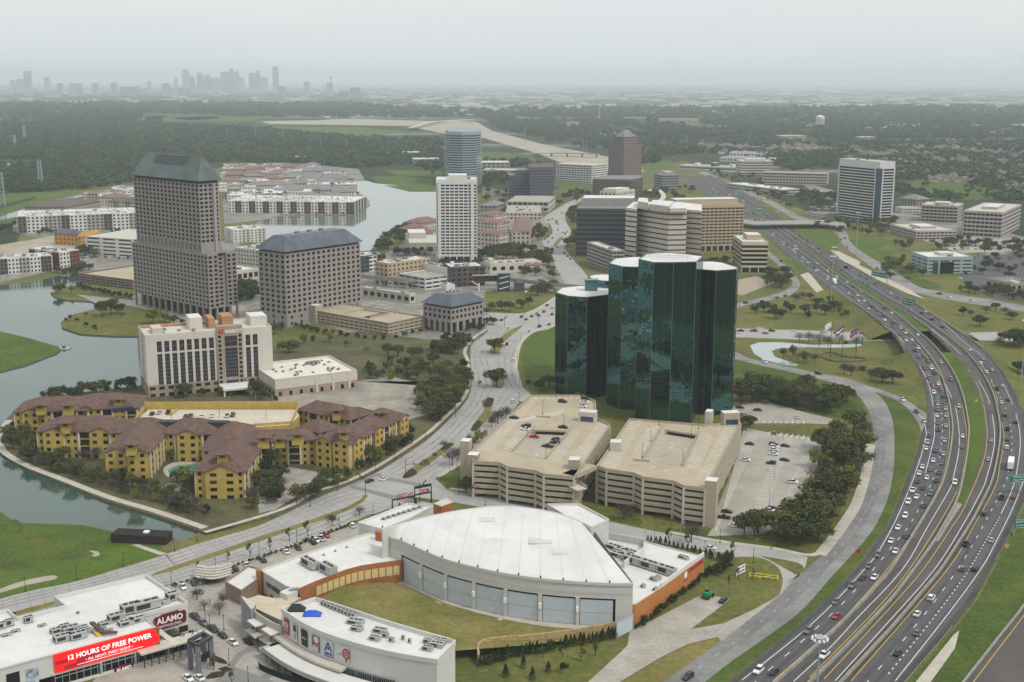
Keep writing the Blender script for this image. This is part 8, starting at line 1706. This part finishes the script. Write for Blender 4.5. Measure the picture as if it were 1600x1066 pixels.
traffic('in the office lots at the right edge',' '.join('%d,%d,%s'%(1470+11*(k%12),378+5*(k//12)+k%3,'wskgwkr'[k%7])for k in range(36))+' 1540,413,w 1552,414,k 1510,428,k 1500,436,w 1575,434,w',zf=lambda y:.12,vec=(1480,380,1500,384))
traffic('on the low deck beside the black tower',' '.join('%d,%d,%s'%(1268+5.5*(k%8),324+3.5*(k//8),'wskgwk'[k%6])for k in range(20)),zf=lambda y:5.2,vec=(1270,326,1280,327))
traffic('by the lawn under the rail line',' '.join('%d,%d,%s'%(822+8*k,457-k%3,'wksgr'[k%5])for k in range(8)),zf=lambda y:.1,vec=(820,457,824,452))
for(rd_,kind,c),lst in FLEET.items():
 lst.sort(key=lambda o:(-to_px(o.location)[1],to_px(o.location)[0]));nm='%s %s'%(CNAME[c],KN[kind])
 for i,o in enumerate(lst):
  o['label']='the only %s %s'%(nm,rd_)if len(lst)==1 else '%s %s %s, from the nearest'%(ordinal(i+1),nm,rd_);o['group']='vehicles '+rd_
def truck(label,p,d,L_,h,cabc,boxc):
 t=thing('box_truck',label,'truck',tuple(p),math.atan2(d.y,d.x));box_part(t,'cargo_box',-L_/2,-1.25,L_/2-2.6,1.25,1.0,h,boxc);b=MB();loft(b,[(L_/2-2.4,1.15,1.05,.5,2.6),(L_/2-.9,1.15,1.05,.5,2.6),(L_/2-.5,1.15,1.1,.5,1.6),(L_/2,1.1,1.0,.5,1.3)]);b.done('cab',cabc,t)
 b=MB();b.q([(L_/2-.88,-1,2.5),(L_/2-.5,-1,1.65),(L_/2-.5,1,1.65),(L_/2-.88,1,2.5)][::-1]);b.done('windscreen',CG,t);box_part(t,'chassis',-L_/2,-.5,L_/2-.6,.5,.5,.95,DSTEEL)
 for x in(-L_/2+1,-L_/2+2.1,L_/2-1.5):
  for s in(1,-1):w=bpy.data.objects.new('wheel',WHEEL);link(w,t);w.location=(x,s*1.05,.5);w.scale=(.5,1.6,.5)
def tang(f,dx,y):a_,b_=at(f(y+6)+dx,y+6,zhw(y+6)),at(f(y-6)+dx,y-6,zhw(y-6));return(b_-a_).normalized()
truck('long white box truck on the right highway lanes at the photo edge',at(1579,730,.24),tang(L4,16,730),13,4.1,WHITEL,WHITEL);truck('white truck with a silver box on the crowded left lanes',at(1304,443,zhw(443)),-tang(L1,-14,443),11,3.8,WHITEL,WHITEL)
truck('dark flatbed truck on the right highway lanes near the overhead sign',at(1321,419,zhw(419)),tang(L4,10,419),9,2.6,CREAM,DSTEEL)
p=at(1106,934,.15);t=thing('telehandler','green telescopic handler parked at the head of the driveway','machine',tuple(p),.9);GRN=mat('machine green',(.01,.20,.07),.4,.1,1)
box_part(t,'chassis',-2.4,-1,2.2,1,.8,1.7,GRN);box_part(t,'cab',-.6,.1,.9,1,1.7,3,CG,GRN);b=MB();b.tube((-2.2,-.4,2.2),(3.4,-.4,1.2),.28,n=4);b.done('boom',GRN,t);box_part(t,'engine_cover',-2.2,-1,-.8,.9,1.7,2.4,GRN)
for x in(-1.5,1.5):
 for s in(1,-1):w=bpy.data.objects.new('wheel',WHEEL);link(w,t);w.location=(x,s*1.1,.75);w.scale=(.75,2,.75)
p=at(1157,898);t=thing('white_board_sign','white framed board sign standing on the dry meadow','sign',tuple(p),.8)
for z in(.4,1.7,2.9):box_part(t,'board',-2.6,-.06,2.6,.06,z,z+.5,WHITEL)
for x in(-2.6,0,2.6):box_part(t,'post',x-.15,-.1,x+.15,.1,0,3.4,WHITEL)
p=at(1193,904);t=thing('yellow_manifold','yellow pipe frame standing on the dry meadow','pipework',tuple(p),-.3);b=MB();YL=mat('bright yellow steel',(.62,.48,.02),.5,.1,1)
for y in(-1.2,1.2):b.tube((-5,y,1.1),(5,y,1.1),.18,n=5)
for x in(-5,5):b.tube((x,-1.2,1.1),(x,1.2,1.1),.18,n=5)
b.done('pipe_frame',YL,t)
for k in range(6):
 for y in(-1.2,1.2):b=MB();b.tube((-5+2*k,y,0),(-5+2*k,y,1.1),.14,n=5);b.done('leg',YL,t)
b=MB();b.tube((-2,0,0),(2.5,0,1.2),.3,n=6);b.done('grey_pipe',UNIT,t)
p=at(222,845,.1);t=thing('brick_pump_house','long low dark brick shelter at the lake corner beside the meadow','shelter',tuple(p),-.12);box_part(t,'wall',-11,-3.4,11,3.4,0,3.4,mat('dark shelter brick',(.028,.02,.018),.9,.2,1));box_part(t,'roof_opening',-10,-2.4,10,2.4,3.35,3.45,VOID);box_part(t,'white_tank',1,-1,3,1,3.4,4,WHITEL);sheet('pale_driveway',[(205,852),(216,851),(262,866),(250,868)],WALK,.13)
p=at(100,545,.1);t=thing('floating_dock','small grey floating dock beside the green peninsula','dock',tuple(p),.1);box_part(t,'deck',-4,-3,4,3,0,.6,UNIT);box_part(t,'cabinet',-1,-1,1,1,.6,1.8,DGREY)
p=at(309+.6,944,.16);t=thing('person','person in dark clothes walking across the plaza past the brick shop','person',tuple(at(328,943,.16)),.4);b=MB()
b.tube((0,-.1,0),(0,-.09,.85),.07,.1,6);b.tube((.18,.1,0),(0,.09,.85),.07,.1,6);b.tube((0,0,.82),(0,0,1.45),.17,.2,8);b.tube((0,0,1.45),(0,0,1.55),.06,.06,6);b.tube((0,.23,1.42),(.08,.27,.8),.06,.045,5);b.tube((0,-.23,1.42),(-.08,-.27,.8),.06,.045,5);b.tube((0,0,1.53),(0,0,1.76),.09,.07,8);b.done('body',DSTEEL,t)
# STREET FURNITURE
def lamp_mesh(h,arm,head):
 b=MB();b.tube((0,0,0),(0,0,h),.11,.07,6);
 if arm:b.tube((0,0,h-.1),(arm,0,h+.3),.05,n=4);b.obox((arm,0),.7,.28,.14,0,h+.2)
 else:b.tube((0,0,h),(0,0,h+.25),.28,.16,8)
 b.obox((0,0),.4,.4,.5,0,0);return b.mesh('pole',head)
POST,ARM,GAR=lamp_mesh(5.2,0,DSTEEL),lamp_mesh(9,1.8,STEEL),lamp_mesh(6.5,.9,DSTEEL);LAMPS={}
def lamps(place,me,pts,z=.1):
 for x,y in pts:
  p=at(x,y,z);o=bpy.data.objects.new('street_lamp',None);link(o);o.location=p;o.rotation_euler=(0,0,R.uniform(0,6));o['category']='street lamp';link(bpy.data.objects.new('pole',me),o);LAMPS.setdefault(place,[]).append(o)
lamps('on the meadow side of the boulevard',POST,[(40,925),(120,905),(193,885),(273,862),(308,845),(385,808),(485,792),(527,768)]);lamps('along the left pavement of the boulevard',POST,[(587,738),(617,717),(643,694),(665,688),(697,660),(712,651),(722,632),(736,606),(740,598),(742,576),(749,533)],1.1);lamps('along the right pavement of the boulevard',POST,[(812,602),(809,580),(808,560),(814,533),(842,508),(811,628),(714,735),(703,738)]);lamps('along the car park hedge',POST,[(268,915),(337,894),(405,868),(464,848),(530,822),(583,810),(622,800)]);lamps('along the street behind the pavilion',POST,[(717,770),(758,790),(856,795),(1022,848),(1048,838),(1101,866),(1125,848),(1177,880),(1205,858)]);lamps('along the plaza',POST,[(321,972),(350,985),(358,1040),(388,1068),(328,985)])
lamps('on the left garage roof',GAR,[(848,648),(823,682),(853,717),(881,670),(868,620)],ZD);lamps('on the right garage roof',GAR,[(1003,715),(1067,727),(1017,690),(1080,686),(1091,670),(1030,664)],ZD);lamps('in the right car park',ARM,[(1210,746),(1202,790),(1224,688),(1222,668)]);lamps('on the deck of the yellow flats',GAR,[(268,658),(343,654),(416,655),(250,640)],hy);lamps('on the hotel terrace',ARM,[(493,635),(573,635),(360,640),(400,640)],1)
lamps('beside the pavilion street, tall one',ARM,[(1062,852),(1117,872),(1008,850)]);lamps('beside the cross road',ARM,[(1168,532),(1290,534),(1350,534),(1205,512)])
for place,lst in LAMPS.items():
 lst.sort(key=lambda o:to_px(o.location)[0])
 for i,o in enumerate(lst):o['label']='%s street lamp from the left %s'%(ordinal(i+1),place);o['group']='street lamps '+place
def high_mast(label,x,y,top,z=0.):
 p=at(x,y,z);h=rise((x,y),top);t=thing('high_mast_light',label,'light mast',tuple(p));b=MB();b.tube((0,0,0),(0,0,h),.42,.2,8);b.done('mast',STEEL,t);b=MB();b.tube((0,0,h-.3),(0,0,h+.2),1.5,1.5,12);b.done('ring',UNIT,t)
 for k in range(10):a=.628*k;b=MB();b.tube((2.1*math.cos(a),2.1*math.sin(a),h-.6),(2.1*math.cos(a),2.1*math.sin(a),h-.1),.42,.3,7);b.done('lamp_head',WHITEL,t)
for a in[('tallest near light mast with a ring of lamps rising between the highway lanes',1274,1120,996),('light mast with lamp ring left of the highway beside the pink slope',1298,478,400),('light mast standing at the concrete gore right of the highway',1337,403,332),('light mast in the middle of the highway near the trucks',1302,416,386),('light mast at the right edge beside the highway slope',1596,594,500),('light mast left of the highway near the cream office',1242,410,388),('light mast far up the highway',1158,300,268),('light mast by the rail line lawn',1140,292,255)]:high_mast(*a)
GREENS=mat('green road sign',(.005,.16,.10),.5,.05,1)
def gantry(label,x0,y0,x1,y1,h,signs,z=None):
 p0,p1=at(x0,y0,zh(y0)),at(x1,y1,zh(y1));d=p1-p0;t=thing('sign_gantry',label,'road sign',tuple(p0),math.atan2(d.y,d.x));l=d.length
 for x in(0,l):b=MB();b.tube((x,0,0),(x,0,h),.3,n=6);b.done('post',STEEL,t)
 b=MB()
 for z_ in(h-.3,h-1.4):b.tube((0,0,z_),(l,0,z_),.14,n=4)
 b.done('truss',STEEL,t)
 for(f,w_,hh,lines)in signs:
  q=MB();q.box(f*l-w_/2,-.55,f*l+w_/2,-.4,h-1-hh/2,h-1+hh/2);s=q.done('sign_panel',GREENS,t);q=MB()
  for k in(0,1):q.box(f*l-w_/2+.1,-.57,f*l+w_/2-.1,-.55,h-1+(k-.5)*(hh-.3)-.05,h-1+(k-.5)*(hh-.3)+.05)
  q.done('sign_border',WHITEL,s)
  for k,tx in enumerate(lines):text_mesh(tx,hh/(len(lines)+1)*.9,WHITEL,(f*l-w_*.42,-.6,h-1+hh*.5-(k+1)*hh/(len(lines)+.6)),(1,0,0),parent=s,depth=.04,width=w_*.84)
gantry('green overhead sign over the right highway lanes at the photo edge',1592,772,1625,768,8.4,[(.05,12,3.4,['Walnut Hill','MacArthur'])])
gantry('green roadside exit sign with a yellow dot beside the near guard rail',1584,838,1600,836,6.2,[(.5,5.6,3.6,['EXIT','O Connor'])])
gantry('pair of green overhead signs over the far right lanes',1367,444,1386,447,10,[(.05,10,4,['Exit']),(.7,9,4.6,['Las Colinas'])]);gantry('round cornered green sign over the right highway lanes above the bridge',1415,488,1424,489,9,[(.5,9,5,['Exit','North'])])
gantry('green sign high over the far highway before the bridge',1180,336,1190,335,9,[(.5,12,6,['Exit'])]);gantry('green sign far up the highway',1150,306,1164,305,8,[(.5,14,5,['Exit'])])
for lab,x,y,m in[('orange diamond warning sign on the highway median',1525,634,YELL),('orange diamond sign on the grass beside the near guard rail',1572,864,YELL),('red and white sign on the strip beside the frontage road',1340,873,REDL)]:
 t=thing('diamond_sign',lab,'road sign',tuple(at(x,y)));b=MB();b.tube((0,0,0),(0,0,2.6),.06,n=5);b.done('post',STEEL,t);b=MB();c=1.1;b.q([(-c,-.08,2.9),(0,-.08,1.8),(c,-.08,2.9),(0,-.08,4)]);b.q([(-c,-.05,2.9),(0,-.05,4),(c,-.05,2.9),(0,-.05,1.8)]);b.done('panel',m,t)
def guard_rail(label,pts,z=0.):
 P=W(pts,z,4);t=thing('guard_rail',label,'guard rail',tuple(P[0]));b=MB();ribbon(b,[p-P[0]for p in P],.12,.45,0,.35);b.done('rail',STEEL,t);b=MB()
 for p,d in walk_line(P,1.9):q=p-P[0];b.obox((q.x,q.y),.22,.22,.85)
 b.done('rail_post',DSTEEL,t,stuff=True)
guard_rail('guard rail with dark posts along the near right highway shoulder',[(1598,788),(1583,824),(1566,858),(1554,879)]);guard_rail('guard rail with dark posts at the lower right before the concrete slope',[(1488,981),(1470,1003),(1416,1066),(1395,1090)])
P=[(1640,880),(1600,945),(1560,996),(1505,1066),(1480,1096)];road('highway_ramp',P,[(1740,900),(1700,960),(1640,1040),(1570,1110),(1540,1140)],ASPHB,.18);guard_rail('white concrete railing of the ramp at the lower right corner',P,.2);q=MB();ribbon(q,W(P,0,4),.5,0,0,.9,-.4);tag(q.done('ramp_barrier',BARR),'pale barrier under the railing of the lower right ramp','barrier');ribbon(LINES_Y,[p+Vector((0,0,.22))for p in W([(1650,890),(1600,962),(1560,1015),(1520,1068)],0,4)],.25)
for lab,x,y,dx,dy in[('signal mast on the left median of the crossroads',571,772,-26,-24),('signal mast at the upper median of the crossroads',634,745,34,1),('signal mast at the plaza corner of the crossroads',656,785,18,-24),('signal mast at the boulevard bend by the slate office',788,512,14,-18)]:
 p=at(x,y,.2);e=at(x+dx,y+dy,5.6)if False else p+(at(x+dx,y+dy)-p).normalized()*11;t=thing('traffic_signal',lab,'traffic light',tuple(p));v=e-p;b=MB();b.tube((0,0,0),(0,0,8.5),.16,.1,6);b.tube((0,0,5.8),(v.x,v.y,6.2),.1,.07,5);b.tube((0,0,8.4),(-v.x*.25,-v.y*.25,8.9),.06,n=4);b.done('mast',DSTEEL,t)
 for f in(.35,.65,.95):
  b=MB();b.obox((v.x*f,v.y*f),.45,.45,1.2,0,5.5);s=b.done('signal_head',BLACKL,t)
for k,(x,y,top,c)in enumerate([(1297,559,500,'white flag on the tallest pole by the pond'),(1315,560,508,'white and red flag on the middle pole by the pond'),(1337,561,511,'dark striped flag on the right pole by the pond')]):
 p=at(x,y);h=rise((x,y),top);t=thing('flagpole',c,'flagpole',tuple(p));b=MB();b.tube((0,0,0),(0,0,h),.22,.12,6);b.done('pole',DSTEEL,t);cols=[[WHITEL]*3,[BLUEP,WHITEL,REDL],[BLUEP,GREYW,REDL]][k]
 for j in range(3):
  b=MB()
  for i in range(4):u0,u1=-i*1.1,-(i+1)*1.1;f=lambda u,zz:(u,.5*math.sin(u*1.6+zz),h-.5-zz+u*.75);z0,z1=j*1.3,(j+1)*1.3;q=[f(u0,z1),f(u1,z1),f(u1,z0),f(u0,z0)];b.q(q)
  b.done('flag_cloth',cols[j],t)
b=MB();ribbon(b,smooth([at(x,y)for x,y in[(1284,556),(1292,552),(1305,553),(1318,558),(1350,561),(1348,565),(1310,566),(1290,562)]],3,True),.6,0,0,1.);tag(b.done('garden_wall',STONE),'low curved dark wall around the flagpoles','wall')
sheet('planting_bed',[(340,1046),(352,1042),(366,1047),(350,1052)],BEDS,.2);
for pts in[[(378,1000),(386,998),(398,1008),(388,1010)],[(330,1052),(350,1050),(348,1058),(322,1062)],[(573,810),(605,797),(618,797),(600,806),(580,813)],[(330,1024),(348,1030),(356,1038),(340,1036)]]:sheet('planting_bed',pts,BEDS,.21,2)
WEAR=mat('tyre darkened asphalt',(.068,.066,.069),.8,.2,.06);tw_=MB()
for f,ds in((L1,(-3.4,-7.1,-10.8)),(L2,(-5.5,)),(L4,(-5.6,4.6,8.3,12.0)),(L2,(-9.,))):
 for d in ds:ribbon(tw_,[p for p in hw(f,d,.237)],1.15)
tw_.done('tyre_darkening',WEAR,kind='structure')
WEARC=mat('tyre darkened concrete',(.255,.25,.235),.8,.2,.05);tw_=MB()
for A,B,fs in((ud,ld,(.12,.24,.36,.66,.78,.9)),(nl[1:],nr[1:],(.14,.26,.38,.62,.74,.86))):
 n_=24;P,Q_=resamp(W(A,0,3),n_),resamp(W(B,0,3),n_)
 for f in fs:ribbon(tw_,[P[i].lerp(Q_[i],f)+Vector((0,0,.142))for i in range(n_)],1.0)
tw_.done('tyre_darkening',WEARC,kind='structure')
jn=MB()
for A,B in((ud,ld),(nl[1:],nr[1:])):
 P,Q_=resamp(W(A,0,3),40),resamp(W(B,0,3),40)
 for i in range(1,39):ribbon(jn,[P[i]+Vector((0,0,.15)),Q_[i]+Vector((0,0,.15))],.14)
 for f in(.5 if A is ud else .3,.16,.84):dashes(LINES_W,[P[i].lerp(Q_[i],f)+Vector((0,0,.155))for i in range(40)],3,8,.18,0)
jn.done('slab_joint',mat('joint sealant',(.17,.165,.155),.9,.1,1),kind='structure')
LINES_W.done('white_lane_paint',WHITE,kind='structure');LINES_Y.done('yellow_lane_paint',YELL,kind='structure')
hz=bpy.data.materials.new('haze');hz.use_nodes=True;t=hz.node_tree;t.nodes.clear()
o_=t.nodes.new('ShaderNodeOutputMaterial');v_=t.nodes.new('ShaderNodeVolumePrincipled')
v_.inputs['Color'].default_value=(.85,.94,1,1);v_.inputs['Anisotropy'].default_value=0;v_.inputs['Density'].default_value=HAZE
t.links.new(v_.outputs[0],o_.inputs['Volume'])
b=MB();s=81000;b.box(-s,-s,s,s,-3,395,bottom=True)
b.done('haze',hz,kind='stuff')
